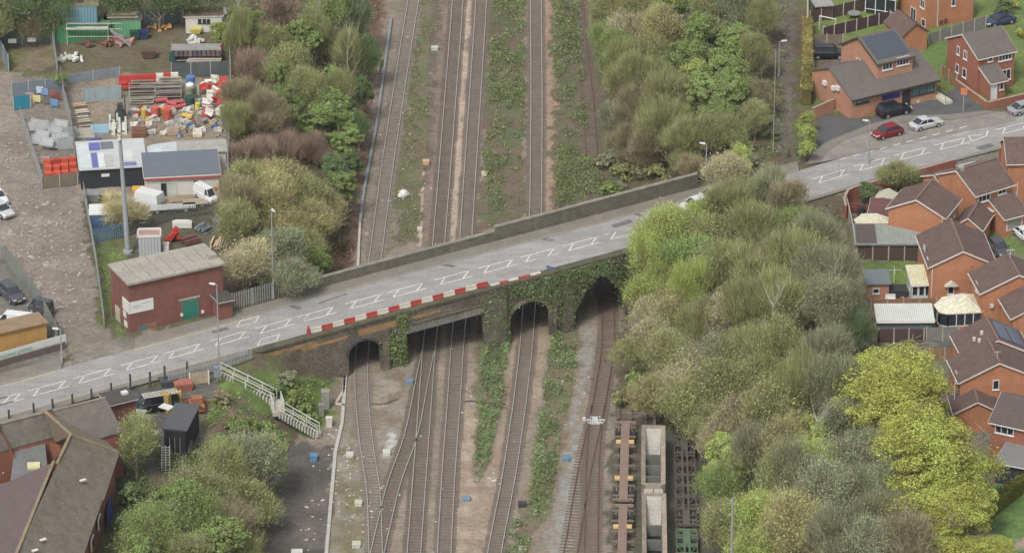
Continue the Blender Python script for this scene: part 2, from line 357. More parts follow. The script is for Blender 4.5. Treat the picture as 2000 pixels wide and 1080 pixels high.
for pts,col in(([(925,-300),(894,0),(868,340),(857.5,470),(843,637),(838,680),(830,791),(819,939),(809,1072),(800,1200)],(112,100,88)),([(965,-300),(940,0),(918,340),(909.6,470),(897,637),(886,791),(868,1072),(861,1200)],(108,96,86)),
    ([(1048,-300),(1047,0),(1048,200),(1046.5,410),(1034,589),(1028,680),(1015,791),(993,939),(971,1050),(945,1200)],(110,98,88)),([(838,680),(826,735),(804,850),(786,902),(770,939),(737,1080),(715,1180)],(112,98,86)),
    ([(1115,-300),(1128,0),(1148,200),(1157,330),(1187,600),(1188,650),(1169,791),(1157,902),(1154,1050),(1153,1200)],(118,100,86)),([(840,-300),(808,0),(776,200),(747,400),(732,515),(706,702),(708,800),(727,939),(734,1080),(735,1200)],(126,114,104))):
    bed(pts,col)
mb=MB(); ny,nx=XX.shape
me=bpy.data.meshes.new('ground'); vs=np.stack([XX,YY,ZZ],-1).reshape(-1,3)
idx=np.arange(ny*nx).reshape(ny,nx); fs=np.stack([idx[:-1,:-1],idx[:-1,1:],idx[1:,1:],idx[1:,:-1]],-1).reshape(-1,4)
me.from_pydata(vs.tolist(),[],fs.tolist()); ca=me.color_attributes.new('gcol','FLOAT_COLOR','POINT')
cc=np.ones((ny*nx,4),np.float32); cc[:,:3]=np.clip(GC,0,1).reshape(-1,3); ca.data.foreach_set('color',cc.ravel())
me.polygons.foreach_set('use_smooth',[True]*len(fs)); me.materials.append(ground_mat())
go=bpy.data.objects.new('ground',me); S.collection.objects.link(go); go['kind']='structure'
# ---------------------------------------------------------------- road and pavements
asphalt=mat('asphalt',C(153,152,149),'road',var=.13,sc=1.2); footm=mat('pavement',C(132,126,116),var=.16,sc=1.5); kerbm=mat('kerb_stone',C(158,152,142),var=.12)
tarm=mat('dark_tarmac',C(92,92,94),var=.14,sc=1.5); paintm=mat('road_paint',C(212,210,200),var=.34,sc=9,rough=.7); yelm=mat('yellow_paint',C(196,176,128),var=.2,sc=6)
X0,X1=-110.,110.
def ribbon(mb,xa,xb,d0,d1,dz0,dz1=None,n=None,mi=0):
    dz1=dz0 if dz1 is None else dz1; n=n or max(1,int(abs(xb-xa)/1.5)); a=[]
    for i in range(n+1):
        x=xa+(xb-xa)*i/n; a.append((RP(x,d0,dz0),RP(x,d1,dz1)))
    for i in range(n): mb.face(a[i][0],a[i+1][0],a[i+1][1],a[i][1],mi=mi)
    return mb
struct('road',ribbon(MB(),X0,X1,-3.85,3.85,.03),asphalt)
fw=MB()
ribbon(fw,rX(262,4),rX(1560,4),4.0,6.1,.15); ribbon(fw,X0,rX(120,4),4.0,6.4,.15); ribbon(fw,rX(1985,4),X1,4,6.2,.15)
ribbon(fw,X0,rX(485,-4),-5.2,-4.0,.15); ribbon(fw,rX(1330,-4),X1,-4.7,-4.0,.15)
struct('pavement',fw,footm)
kb=MB()
for a,b,d,s in((rX(262,4),rX(1560,4),3.85,1),(X0,rX(120,4),3.85,1),(X0,rX(485,-4),-3.85,-1),(rX(1330,-4),X1,-3.85,-1),(rX(1985,4),X1,3.85,1)):
    ribbon(kb,a,b,min(d,d+s*.15),max(d,d+s*.15),.153); ribbon(kb,a,b,d,d,.0,.153)
struct('kerb',kb,kerbm)
mk=MB(); 
def rbar(mb,xa,da,xb,db,w,dz=.036):
    a=RP(xa,da,dz); b=RP(xb,db,dz); n=(b-a); n=Vector((-n.y,n.x,0)).normalized()*w/2
    mb.face(a-n,b-n,b+n,a+n)
starts=[-55,54-88,54,143,235,318.5,409,498,581,674,757,848,934,1015,1099,1181,1265,1345,1425,1507,1587,1667,1746,1824,1945,2025]
for px in starts:
    xa=rX(px,.6); L_=3.9
    rbar(mk,xa,.75,xa+L_,.75,.17); rbar(mk,xa+.75,-.75,xa+L_+.75,-.75,.17)
    rbar(mk,xa+1.35,.75,xa+.72,-.75,.17); rbar(mk,xa+L_+.25,.75,xa+L_-.45,-.75,.17)
for px,py in((485,628),(525,664),(1880,256)):      # small bay boxes
    c=P(px,py,rz_(P(px,py,6.3 if px<1000 else 9).x)); d=(c.y-ryc(c.x))*CT; x=c.x
    rbar(mk,x-1.3,d-.6,x+.9,d-.6,.12); rbar(mk,x-.9,d+.6,x+1.2,d+.6,.12); rbar(mk,x-1.3,d-.6,x-.9,d+.6,.14); rbar(mk,x+.9,d-.6,x+1.2,d+.6,.14)
xa=rX(1893,0); rbar(mk,xa,.9,xa+1.8,.4,.2); rbar(mk,xa,.9,xa+.3,-.6,.2); rbar(mk,xa+.3,-.6,xa+2.3,-.2,.2); rbar(mk,xa+2.3,-.2,xa+2.6,1.,.2)
struct('road_markings',mk,paintm)
yl=MB()
for o_ in(0,.28): ribbon(yl,rX(262,4),rX(480,4),3.35+o_,3.45+o_,.036); ribbon(yl,X0,rX(110,4),3.35+o_,3.45+o_,.036); ribbon(yl,X0,rX(430,-4),-3.45-o_,-3.35-o_,.036)
struct('yellow_lines',yl,yelm)
pt=MB()
for px,py,l,w in((578,600,1.6,.9),(878,519,1.5,.8),(1070,468,1.5,.8),(1245,419,1.4,.6),(430,645,2.2,.7),(1215,437,2.8,1.),(1925,287,2.4,1.1),(650,583,4,.35),(465,690,2.6,.4)):
    z=rz_(P(px,py,7).x)+.034; p=P(px,py,z); a=TH+rad(-62 if l<2.1 else 4); u=Vector((math.cos(a),math.sin(a),0))*l/2; v=Vector((-math.sin(TH),math.cos(TH),0))*w/2
    if l<2.1: u=Vector((math.cos(a),math.sin(a),0))*l/2; v=Vector((math.cos(TH),math.sin(TH),0))*w/2
    zz=lambda q:Vector((q.x,q.y,rz_(q.x)+.034)); pt.face(zz(p-u-v),zz(p+u-v),zz(p+u+v),zz(p-u+v))
struct('tarmac_patches',pt,mat('tar_patch',C(112,110,108),var=.15))
# forecourt and layby of the east side
def sheet(name,pts,z,m,kind='structure'):
    mb=MB(); mb.face(*[P(a,b,z) for a,b in pts]); me_=mb.obj(name,m); me_['kind']=kind; return me_
sheet('forecourt',[(1592,290),(1600,225),(1700,235),(1720,205),(1830,195),(1868,170),(1925,216),(1850,224),(1760,226),(1700,243),(1650,262),(1620,275)],9.06,tarm)
sheet('path',[(1575,322),(1592,290),(1620,275),(1650,262),(1700,243),(1760,226),(1850,224),(1925,216),(1948,218),(1870,233),(1770,238),(1700,256),(1650,272),(1615,295),(1600,318)],9.1,footm)
sheet('layby',[(1600,318),(1615,295),(1650,272),(1700,256),(1770,238),(1870,233),(1948,218),(1985,220),(1985,236),(1800,276),(1700,296)],9.05,mat('worn_tarmac',C(140,134,126),var=.22,sc=1.5))
lt=MB()
for a in range(1640,1900,26): 
    p=P(a,312-(a-1640)*.262,9.065); q=P(a+14,312-(a+14-1640)*.262,9.065); n=Vector((0,.12,0)); lt.face(p-n,q-n,q+n,p+n)
struct('layby_line',lt,paintm)
# ---------------------------------------------------------------- the bridge
stone=mat('dark_stone',C(112,104,90),'block',var=.42,sc=1.3); stoneL=mat('worn_stone',C(122,112,92),'block',var=.35,sc=1.3)
orange=mat('orange_brick',C(160,124,84),'brick',var=.3); steel=mat('girder_paint',C(128,126,118),var=.28,sc=2); soff=mat('dark_soffit',C(58,56,52),var=.3)  # vault faces take one dark tone, darker than the wall stone
D0,D1=-4.9,6.6
br=thing('railway_bridge','long stone and girder road bridge crossing all the railway tracks','bridge',(0,0,0))
fX=lambda px,z=3.: (lambda q:q)(min(((abs(PX(x,ryc(x)+D0/CT,z)[0]-px),x) for x in np.arange(-45,40,.05)))[1])
ops=[(fX(681),fX(743),2.6,4.35,'round'),(fX(795),fX(946),None,None,'girder'),(fX(997),fX(1073),3.0,5.05,'round'),(fX(1124),fX(1222),2.6,6.9,'point')]
xA,xB=fX(487),fX(1300)
def zlow(x):
    for a,b,s0,cr,k in ops:
        if a<=x<=b:
            if k=='girder': return rz_(x)-2.9
            u=abs((x-(a+b)/2)/((b-a)/2)); return s0+(cr-s0)*(math.sqrt(max(0,1-u*u)) if k=='round' else 1-u**1.5)
    return -1.
xs=sorted(set([round(x,3) for x in np.arange(xA,xB,.6)]+[round(v,3) for o_ in ops for v in np.linspace(o_[0],o_[1],25)]+[round(o_[0]-.002,3) for o_ in ops]+[round(o_[1]+.002,3) for o_ in ops]))
wl=MB(); sf=MB()
for a,b in zip(xs,xs[1:]):
    m_=(a+b)/2; solid=zlow(m_)<0
    za,zb=(-1,-1) if solid else (zlow(min(max(a,[o for o in ops if o[0]<=m_<=o[1]][0][0]),9e9)),zlow(b))
    ta,tb=rz_(a)-.02,rz_(b)-.02
    for D,flip in((D0,0),(D1,1)):
        p=[RP(a,D),RP(b,D)]; q=[Vector((p[0].x,p[0].y,za)),Vector((p[1].x,p[1].y,zb)),Vector((p[1].x,p[1].y,tb)),Vector((p[0].x,p[0].y,ta))]
        wl.face(*(q[::-1] if flip else q))
    f=lambda x,D,z:(x,RP(x,D).y,z)
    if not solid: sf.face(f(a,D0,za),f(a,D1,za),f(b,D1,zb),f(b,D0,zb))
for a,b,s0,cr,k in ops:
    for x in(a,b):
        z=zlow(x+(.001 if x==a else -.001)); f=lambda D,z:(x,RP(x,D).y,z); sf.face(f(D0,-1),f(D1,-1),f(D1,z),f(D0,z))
for x in(xA,xB):
    f=lambda D,z:(x,RP(x,D).y,z); wl.face(f(D0,-1),f(D1,-1),f(D1,rz_(x)-.02),f(D0,rz_(x)-.02))
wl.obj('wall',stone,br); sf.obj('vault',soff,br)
# west wing wall, ledge/coping, girders, rings, piers, parapet
cp=MB(); ribbon(cp,xA,xB,D0-.12,-3.84,.02); ribbon(cp,xA,xB,D0-.12,D0-.12,-.3,.02); cp.obj('coping',mat('mossy_coping',C(96,92,70),'block',var=.4),br)
gd=MB(); a,b=ops[1][0]-.5,ops[1][1]+.5
for i in range(24):
    x0=a+(b-a)*i/24; x1=a+(b-a)*(i+1)/24-.03; z0=rz_(x0)
    p=[RP(x,d) for x in(x0,x1) for d in(D0-.16,D0-.02)]
    gd.hexa([Vector((q.x,q.y,z0-2.95)) for q in(p[0],p[2],p[3],p[1])],[Vector((q.x,q.y,z0-1.75)) for q in(p[0],p[2],p[3],p[1])])
gd.obj('girder',steel,br)
g2=MB(); ribbon(g2,a,b,D0-.3,D0-.16,-1.72); ribbon(g2,a,b,D0-.3,D0-.3,-1.85,-1.72); g2.obj('girder_flange',mat('rusty_flange',C(110,92,66),var=.4),br)
def ring(a,b,s0,cr,k,t):
    m_=MB(); N=22; c=(a+b)/2; w=(b-a)/2; pr=None
    for i in range(N+1):
        th=math.pi*i/N; u=-math.cos(th); x=c+w*u; z=s0+(cr-s0)*math.sin(th) if k=='round' else s0+(cr-s0)*(1-abs(u)**1.5)
        x2=c+(w+t)*u; z2=s0+(cr+t-s0)*math.sin(th) if k=='round' else s0+(cr+t-s0)*(1-abs(u)**1.5)
        f=lambda x,z:Vector((x,RP(x,D0-.07).y,z)); cur=(f(x,z),f(x2,z2))
        if pr: m_.face(pr[0],cur[0],cur[1],pr[1]); m_.face(pr[1],cur[1],cur[1]+Vector((0,.07,0)),pr[1]+Vector((0,.07,0)))
        pr=cur
    return m_
ring(*ops[0],.3).obj('arch_ring',mat('ring_dark',C(78,76,70),'block',var=.3),br); ring(*ops[2],.5).obj('arch_ring',mat('ring_pale',C(146,136,112),'block',var=.3),br); ring(*ops[3],.35).obj('arch_ring',mat('ring_dark2',C(96,92,80),'block',var=.3),br)
for a,b in((fX(748),fX(762)),(fX(950),fX(990)),(fX(1080),fX(1088)),(fX(1100),fX(1120))):
    m_=MB(); f=lambda x,D,z:Vector((x,RP(x,D).y,z)); zt=rz_(a)-1.6
    m_.hexa([f(a,D0-.45,-.5),f(b,D0-.45,-.5),f(b,D0+.1,-.5),f(a,D0+.1,-.5)],[f(a,D0-.35,zt),f(b,D0-.35,zt),f(b,D0+.1,zt),f(a,D0+.1,zt)]); m_.obj('pier',stone,br)
ob=MB()
for pa,pb,t0,t1 in((488,610,-.55,-1.15),(620,680,-1.1,-1.5),(700,790,-.8,-1.6),(590,620,-.9,-1.6),(800,860,-.9,-1.3)):
    a,b=fX(pa,6),fX(pb,6); ribbon(MB() if False else (ob:=MB()),a,b,D0-.03,D0-.03,t1,t0); ob.obj('brick_band',orange,br)
pp=MB()
def parapet(mb,a,b,h,d0=6.1,d1=6.5):
    n=max(1,int((b-a)/1.5))
    for i in range(n):
        x0=a+(b-a)*i/n; x1=a+(b-a)*(i+1)/n
        f=lambda x,D,dz:RP(x,D,dz); mb.hexa([f(x0,d0,-.3),f(x1,d0,-.3),f(x1,d1,-.3),f(x0,d1,-.3)],[f(x0,d0,h),f(x1,d0,h),f(x1,d1,h),f(x0,d1,h)])
xs_=rX(548,6.3); xm=rX(966,6.3); xe=rX(1362,6.3)
parapet(pp,xs_,xm,1.35); parapet(pp,xm,xe,1.95); pp.obj('parapet',mat('parapet_stone',C(112,108,96),'block',var=.3),br)
pc=MB(); 
for a,b,h in((xs_,xm,1.35),(xm-.1,xe,1.95)):
    n=max(1,int((b-a)/1.5))
    for i in range(n):
        x0=a+(b-a)*i/n; x1=a+(b-a)*(i+1)/n-.02; f=lambda x,D,dz:RP(x,D,dz)
        pc.hexa([f(x0,6.03,h+.003),f(x1,6.03,h+.003),f(x1,6.57,h+.003),f(x0,6.57,h+.003)],[f(x0,6.03,h+.14),f(x1,6.03,h+.14),f(x1,6.57,h+.14),f(x0,6.57,h+.14)])
pc.obj('parapet_coping',mat('coping_pale',C(140,136,122),var=.25),br)
# water-filled barriers along the south edge
redp=mat('red_plastic',C(190,66,58),var=.22,rough=.6); whp=mat('white_barrier_plastic',C(210,204,188),var=.2,rough=.6)
def barrier_mb(l=1.32,w=.42,h=.72):
    m_=MB(); m_.box(-l/2,-w/2,0,l/2,w/2,.2); m_.hexa([(-l/2,-w/2,.2),(l/2,-w/2,.2),(l/2,w/2,.2),(-l/2,w/2,.2)],[(-l/2,-w*.3,.42),(l/2,-w*.3,.42),(l/2,w*.3,.42),(-l/2,w*.3,.42)]); m_.box(-l/2,-w*.3,.42,l/2,w*.3,h)
    m_.box(-l/2+.15,-w*.34,.5,l/2-.15,w*.34,h-.1); m_.box(l/2,-.06,.1,l/2+.06,.06,h-.12); return m_
bar_me={}
for k,mm in(('red',redp),('white',whp)):
    e=barrier_mb().mesh('traffic_barrier'); e.materials.append(mm); bar_me[k]=e
xb0=rX(606,-4); i=0; x=xb0; xb1=rX(952,-4); st=(xb1-xb0)/16
pairs={}
for i in range(16):
    k='white' if i%2==0 else 'red'
    if i==0: k='white'
    o=bpy.data.objects.new('traffic_barrier',bar_me[k]); S.collection.objects.link(o); p=RP(xb0+st*(i+.5),-4.02,.03); o.location=p; o.rotation_euler=(0,0,TH); o.scale=(st/CT/1.36,.8,.8)
    j=i//2; tag(o,f'{k} road barrier in the bridge edge line, {nth(j)} {k} one','barrier','red and white road barriers along the bridge edge')
o=bpy.data.objects.new('traffic_barrier',bar_me['red']); S.collection.objects.link(o); o.location=RP(xb0-.2,-4.0,.03); o.rotation_euler=(0,0,TH+1.2); o.scale=(.45,1,1.2); tag(o,'short red barrier end block turned across the start of the barrier line','barrier','red and white road barriers along the bridge edge')
whk=0
for i,(pa,pb,k) in enumerate(((958,975,'white'),(976,992,'red'),(993,1012,'white'),(1015,1034,'red'),(1036,1056,'white'))):
    a,b=rX(pa,-4.2),rX(pb,-4.2); m_=MB(); p=RP(a,-4.28,.05); q=RP(b,-4.28,.05); m_.bar(p,q,.4,.22)
    o=m_.obj('traffic_barrier',redp if k=='red' else whp); tag(o,f'low {k} barrier block lying beyond the tall line, {nth(i)} of five','barrier','low barrier blocks on the bridge edge')
m_=MB(); p=RP(rX(1075,-3.8),-3.9,.03); m_.rbox(p.x,p.y,p.z,.6,.35,.2,.4); m_.rbox(p.x-.3,p.y+.2,p.z,.3,.3,.3,1.); tag(m_.obj('rubbish_bag',mat('blue_bag',C(96,112,168),var=.3)),'crumpled blue bag lying at the bridge edge past the barriers','bag')
# ---------------------------------------------------------------- railway tracks
railm=mat('rusty_rail',C(112,92,78),var=.2); railt=mat('rail_head',C(186,182,172),var=.12,rough=.4,metal=.3); railr=mat('rust_rail_head',C(120,88,76),var=.2)
slc=mat('concrete_sleeper',C(122,110,98),var=.2); slw=mat('timber_sleeper',C(112,100,88),var=.25); slb=mat('bleached_sleeper',C(136,126,114),var=.3)
def smooth(pts,z=0.,step=1.):
    w=[P(a,b,z) for a,b in pts]; ys=[p.y for p in w]; xs=[p.x for p in w]
    t=np.argsort(ys); Y=np.array(ys)[t]; Xx=np.array(xs)[t]
    yy=np.arange(Y[0],Y[-1],step); xx=np.interp(yy,Y,Xx)
    k=np.ones(9)/9; pad=np.concatenate([xx[0]+(np.arange(-4,0))*(xx[1]-xx[0]),xx,xx[-1]+(np.arange(1,5))*(xx[-1]-xx[-2])]); xx=np.convolve(pad,k,'valid')
    return np.stack([xx,yy],1)
def track(label,pts,slm,top,sp=.7,w=2.6):
    c=smooth(pts); th=thing('railway_track',label,'railway track',(c[0][0],c[0][1],0)); ox,oy=c[0]
    d=np.gradient(c,axis=0); d/=np.linalg.norm(d,axis=1)[:,None]; n=np.stack([-d[:,1],d[:,0]],1)
    for s_ in(-1,1):
        m_=MB(); q=c+n*s_*.75
        for i in range(len(q)-1):
            a,b=q[i]-[ox,oy],q[i+1]-[ox,oy]; na,nb=n[i]*.055,n[i+1]*.055
            A=[(a[0]-na[0],a[1]-na[1],.03),(b[0]-nb[0],b[1]-nb[1],.03),(b[0]+nb[0],b[1]+nb[1],.03),(a[0]+na[0],a[1]+na[1],.03)]; B=[(p[0],p[1],.2) for p in A]
            m_.poly(A+B,[(0,1,5,4),(2,3,7,6)]); m_.face(*B,mi=1)
        m_.obj('rail',[railm,top],th)
    L_=np.concatenate([[0],np.cumsum(np.linalg.norm(np.diff(c,axis=0),axis=1))]); ss=np.arange(.3,L_[-1],sp)
    sx=np.interp(ss,L_,c[:,0])-ox; sy=np.interp(ss,L_,c[:,1])-oy; sa=np.interp(ss,L_,np.arctan2(d[:,1],d[:,0]))
    m0=MB(); m0.box(-.13,-w/2,-.06,.13,w/2,.05); me0=m0.mesh('sleeper'); me0.materials.append(slm)
    order=list(range(len(ss)))
    for i in order[:100]:
        o=bpy.data.objects.new('sleeper',me0); S.collection.objects.link(o); o.parent=th; o.location=(sx[i],sy[i],.0); o.rotation_euler=(0,0,sa[i]+R.uniform(-.01,.01))
    if len(ss)>100:
        m1=MB()
        for i in order[100:]: m1.rbox(sx[i],sy[i],-.06,.26,w,.11,sa[i])
        o=m1.obj('sleepers',slm,th); o['kind']='stuff'
    return th
track('leftmost track, curving under the small left arch, with pale broken sleepers',[(840,-300),(808,0),(798,60),(776,200),(756,330),(747,400),(732,515),(715,620),(706,702),(705,743),(708,800),(717,884),(727,939),(730,960),(734,1080),(735,1200)],slb,railt)
track('diagonal crossover track joining the left track to the next one south of the bridge',[(838,680),(826,735),(816,791),(804,850),(786,902),(770,939),(765,960),(737,1080),(715,1180)],slw,railt)
track('left of the two tracks under the flat girder span of the bridge',[(925,-300),(894,0),(890,60),(868,340),(857.5,470),(843,637),(838,680),(830,791),(819,939),(809,1072),(800,1200)],slw,railt)
track('right of the two tracks under the flat girder span of the bridge',[(965,-300),(940,0),(936.6,60),(918,340),(909.6,470),(897,637),(893,680),(886,791),(875,939),(868,1072),(861,1200)],slc,railt)
track('single track through the pale-ringed middle arch of the bridge',[(1048,-300),(1047,0),(1048,200),(1047,340),(1046.5,410),(1040,500),(1034,589),(1028,680),(1015,791),(1004,865),(993,939),(971,1050),(965,1085),(945,1200)],slc,railt)
track('rusty track through the dark right-hand arch with overgrown far end',[(1115,-300),(1128,0),(1135,100),(1148,200),(1157,330),(1175,470),(1187,600),(1188,650),(1185,700),(1169,791),(1160,850),(1157,902),(1154,1050),(1153,1200)],slw,railr)
track('rusty branch curving left off the right-hand track south of the bridge',[(1169,791),(1160,835),(1150,875),(1144,902),(1119,1050),(1114,1080),(1090,1200)],slw,railr)
for (a,b,l) in(((1223,800),(1214,1200),'siding track under the brown spine wagons'),((1276,800),(1277,1200),'siding track under the hopper wagons'),((1337,820),(1343,1200),'siding track under the skeletal wagons')):
    track(l,[a,b],slw,railr,sp=.9)
# ---------------------------------------------------------------- trees, bushes, undergrowth
LM=leafmat('foliage',.3,.5,1.45); TWM=leafmat('twigs',.2,.75,1.25)
bark=mat('bark',C(140,130,112),var=.25); birch=mat('birch_bark',C(196,192,178),var=.25,sc=3)
def mk(name,q):
    n=len(q); me=bpy.data.meshes.new(name); me.vertices.add(3*n); me.vertices.foreach_set('co',q.reshape(-1)); me.loops.add(3*n); me.loops.foreach_set('vertex_index',np.arange(3*n)); me.polygons.add(n); me.polygons.foreach_set('loop_start',np.arange(n)*3); me.update(); me.validate(); return me
def lobes(g,n,K,rx,rz,H,zc,lo=.35,sp=.62):
    """points and outward directions on an uneven crown made of K overlapping boughs"""
    a=g.uniform(0,6.28,K)+np.arange(K)*2.4; rr=g.uniform(.2,sp,K); c=np.stack([np.cos(a)*rr*rx,np.sin(a)*rr*rx,g.uniform(-.55,.6,K)*rz],1); c[0]=[0,0,.35*rz]
    R_=g.uniform(.36,.62,K)*rx; w=R_**2; k=g.choice(K,n,p=w/w.sum()); d=g.normal(size=(n,3)); d/=np.linalg.norm(d,axis=1)[:,None]; d[:,2]=np.where(d[:,2]<-.5,-d[:,2],d[:,2])
    r=g.uniform(lo**3,1,n)**(1/3.)*(1+.12*g.normal(size=n)); return c[k]+d*(R_[k]*r)[:,None]*np.array([1,1,rz/rx*.9])+np.array([0,0,H*zc]),d
def leaf_mesh(name,seed,nb,nl,rx,rz,size,flat=.0,zc=0.56,H=10.,hollow=.5,K=6,sp=.62):
    """crown of small leaf faces gathered in clumps on uneven boughs; H = tree height"""
    g=np.random.RandomState(seed); cen,dd=lobes(g,nb*3,K,rx,rz,H,zc,.5,sp); nb=len(cen); br_=g.uniform(.25,.75,nb)*rx*.3
    k=nl//nb; e=g.normal(size=(nb,k,3)); e/=np.linalg.norm(e,axis=2)[...,None]
    p=cen[:,None,:]+e*br_[:,None,None]*(g.uniform(.05,1,(nb,k))**(1/3.))[...,None]*np.array([1,1,.75]); p=p.reshape(-1,3); e=e.reshape(-1,3); dd=np.repeat(dd,k,0)
    nrm=e*.4+dd*.4+g.normal(size=p.shape)*.55+np.array([0,0,.35]); nrm/=np.linalg.norm(nrm,axis=1)[:,None]
    t=g.normal(size=p.shape); u=np.cross(nrm,t); u/=np.linalg.norm(u,axis=1)[:,None]; w=np.cross(nrm,u); s=size*g.uniform(.5,1.35,len(p))[:,None]
    return mk(name,np.stack([p-u*s*.5-w*s*.3,p+u*s*.45-w*s*.4,p+u*s*.1+w*s*.6],1))
def twig_mesh(name,seed,n,rx,rz,ln,wd,H=10.,zc=.55,leaf=0,lsize=.2,up=.9,K=7):
    """airy haze of fine upright twigs, with buds and first leaves"""
    g=np.random.RandomState(seed); base,d=lobes(g,n,K,rx,rz,H,zc,.15)
    dr=d*.55+np.array([0,0,up])+g.normal(size=(n,3))*.28; dr/=np.linalg.norm(dr,axis=1)[:,None]
    L_=ln*g.uniform(.4,1.4,n)[:,None]; s=np.cross(dr,g.normal(size=(n,3))); s/=np.linalg.norm(s,axis=1)[:,None]; w=wd*g.uniform(.5,1.5,n)[:,None]
    q=np.stack([base-s*w*.5,base+s*w*.5,base+dr*L_],1)
    if leaf:
        i=g.randint(0,n,leaf); p=base[i]+dr[i]*L_[i]*g.uniform(.0,1.1,(leaf,1))+g.normal(size=(leaf,3))*.12; a=g.normal(size=(leaf,3)); a/=np.linalg.norm(a,axis=1)[:,None]; b=np.cross(a,g.normal(size=(leaf,3))); b/=np.linalg.norm(b,axis=1)[:,None]
        sz=lsize*g.uniform(.4,1.4,(leaf,1)); q=np.concatenate([q,np.stack([p-a*sz*.5,p+a*sz*.5,p+b*sz*.8],1)])
    return mk(name,q)
def trunk_mesh(name,seed,rx,H=10.,r=.24,limbs=12,fine=40):
    g=random.Random(seed); m=MB(); p=Vector((0,0,-.3)); top=H*.78; prev=p; pr=r
    st=[p]
    for i in range(1,7):
        q=Vector((g.uniform(-.25,.25)*i*.4,g.uniform(-.25,.25)*i*.4,-.3+top*i/6)); rr=r*(1-i/6.6); m.tube(prev,q,pr,rr,6); st.append(q); prev,pr=q,rr
    ends=[]
    for k in range(limbs):
        i=g.randint(1,5); b=st[i].lerp(st[i+1] if i<6 else st[i],g.random()); a=g.random()*6.28; l=rx*g.uniform(.55,.95); e=b+Vector((math.cos(a)*l,math.sin(a)*l,l*g.uniform(.5,1.2)))
        mid=b.lerp(e,.5)+Vector((0,0,-.1*l)); r0=r*.5*(1-i/8); m.tube(b,mid,r0,r0*.6,5); m.tube(mid,e,r0*.6,r0*.18,4); ends+=[(mid,e,r0)]
    for k in range(fine):
        a0,e0,r0=g.choice(ends); b=a0.lerp(e0,g.uniform(0,.8)); d=Vector((g.uniform(-1,1),g.uniform(-1,1),g.uniform(.2,1.2))).normalized()*rx*g.uniform(.25,.5); m.tube(b,b+d,r0*.3,.012,3)
    me=m.mesh(name,uv=False); return me
def desat(c,k=.2,g=1.36):
    l=.3*c[0]+.59*c[1]+.11*c[2]; return tuple(min(255,(x*(1-k)+l*k)*g) for x in c)
LEAFV=[]
for i in range(5):
    e=leaf_mesh('crown',100+i,[46,60,38,52,70][i],[24000,26000,23000,25000,27000][i],[3.6,4.0,3.4,3.8,4.2][i],[4.0,3.7,4.3,3.6,3.5][i],.195); e.materials.append(LM); LEAFV.append(e)
YELV=[]
for i in range(3):
    e=leaf_mesh('crown',200+i,[120,140,110][i],[110000,115000,105000][i],5.0,4.7,.118,zc=.5,K=12,sp=.45); e.materials.append(LM); YELV.append(e)
TWIGV=[]
for i in range(5):
    e=twig_mesh('crown',300+i,9000,[3.7,4.1,3.5,3.9,4.3][i],[4.6,4.3,4.8,4.2,4.][i],1.5,.055,zc=.5,leaf=[4500,3000,6000,3500,5000][i],lsize=.14,K=9); e.materials.append(TWM); TWIGV.append(e)
MIXV=[]
for i in range(4):
    e=twig_mesh('crown',400+i,6000,[3.7,4.,3.5,4.2][i],[4.5,4.2,4.7,4.][i],1.35,.05,zc=.5,leaf=12000,lsize=.17,K=9); e.materials.append(TWM); MIXV.append(e)
SHRV=[]
for i in range(4):
    e=leaf_mesh('foliage',500+i,26,4200,1.7,1.2,.2,zc=.38,H=3.); e.materials.append(LM); SHRV.append(e)
BRUSH=[]
for i in range(2):
    e=twig_mesh('stems',600+i,5200,2.6,1.6,1.5,.04,H=3.4,zc=.35,up=1.3); e.materials.append(TWM); BRUSH.append(e)
TRV=[]; TRB=[]
for i in range(4):
    e=trunk_mesh('trunk',700+i,3.9,r=.26,limbs=16,fine=70); e.materials.append(bark); TRV.append(e)
    e=trunk_mesh('trunk',700+i,2.6,r=.13,limbs=14,fine=50,H=11.5); e.materials.append(birch); TRB.append(e)
def plant(kind,px,py,wpx,hm,col,label=None,cat='tree',group=None,name=None,vi=None,z=None,sq=None,var=.1):
    """px,py = middle of the crown in the photo, wpx = crown width there"""
    if z is None: p=G(px,py,hm*.58)
    else: p=P(px,py,z+hm*.58); p.z=z
    s=wpx/15.9*(1.2 if kind in('leaf','twig','mix') else 1.)
    meshes={'leaf':LEAFV,'yellow':YELV,'twig':TWIGV,'mix':MIXV,'birch':TWIGV+MIXV,'shrub':SHRV,'brush':BRUSH}[kind]
    i=R.randrange(len(meshes)) if vi is None else vi
    base={'leaf':7.4,'yellow':8.3,'twig':7.8,'mix':7.8,'birch':7.8,'shrub':3.5,'brush':5.8}[kind]; hb={'shrub':2.6,'brush':3.4}.get(kind,10.)
    sx=s/base; sz=hm/hb
    if kind in('shrub','brush'):
        o=bpy.data.objects.new(name or 'shrub',meshes[i]); S.collection.objects.link(o); o.location=p; o.rotation_euler=(0,0,R.random()*6.28); o.scale=(sx,sx,sz)
        k=1+R.uniform(-var,var); c=C(*desat(col)); o.color=(c[0]*k,c[1]*k,c[2]*k,1); tag(o,label,cat,group); return o
    t=thing(name or 'tree',label,cat,p,R.random()*6.28,group,(sx,sx,sz))
    m_=TRB if kind=='birch' else TRV; o=bpy.data.objects.new('trunk',m_[R.randrange(4)]); S.collection.objects.link(o); o.parent=t
    o=bpy.data.objects.new('crown',meshes[i]); S.collection.objects.link(o); o.parent=t; k=1+R.uniform(-var,var); c=C(*desat(col)); o.color=(c[0]*k,c[1]*k*R.uniform(.98,1.03),c[2]*k,1)
    return t
GRN=(114,134,66); DGR=(96,118,70); OLV=(126,130,76); BRN=(130,120,86); PNK=(140,118,98); YGR=(138,152,68); YEL=(146,154,56); PAL=(152,146,106); GOL=(142,136,84); SAGE=(124,130,94); GREY=(120,122,86)
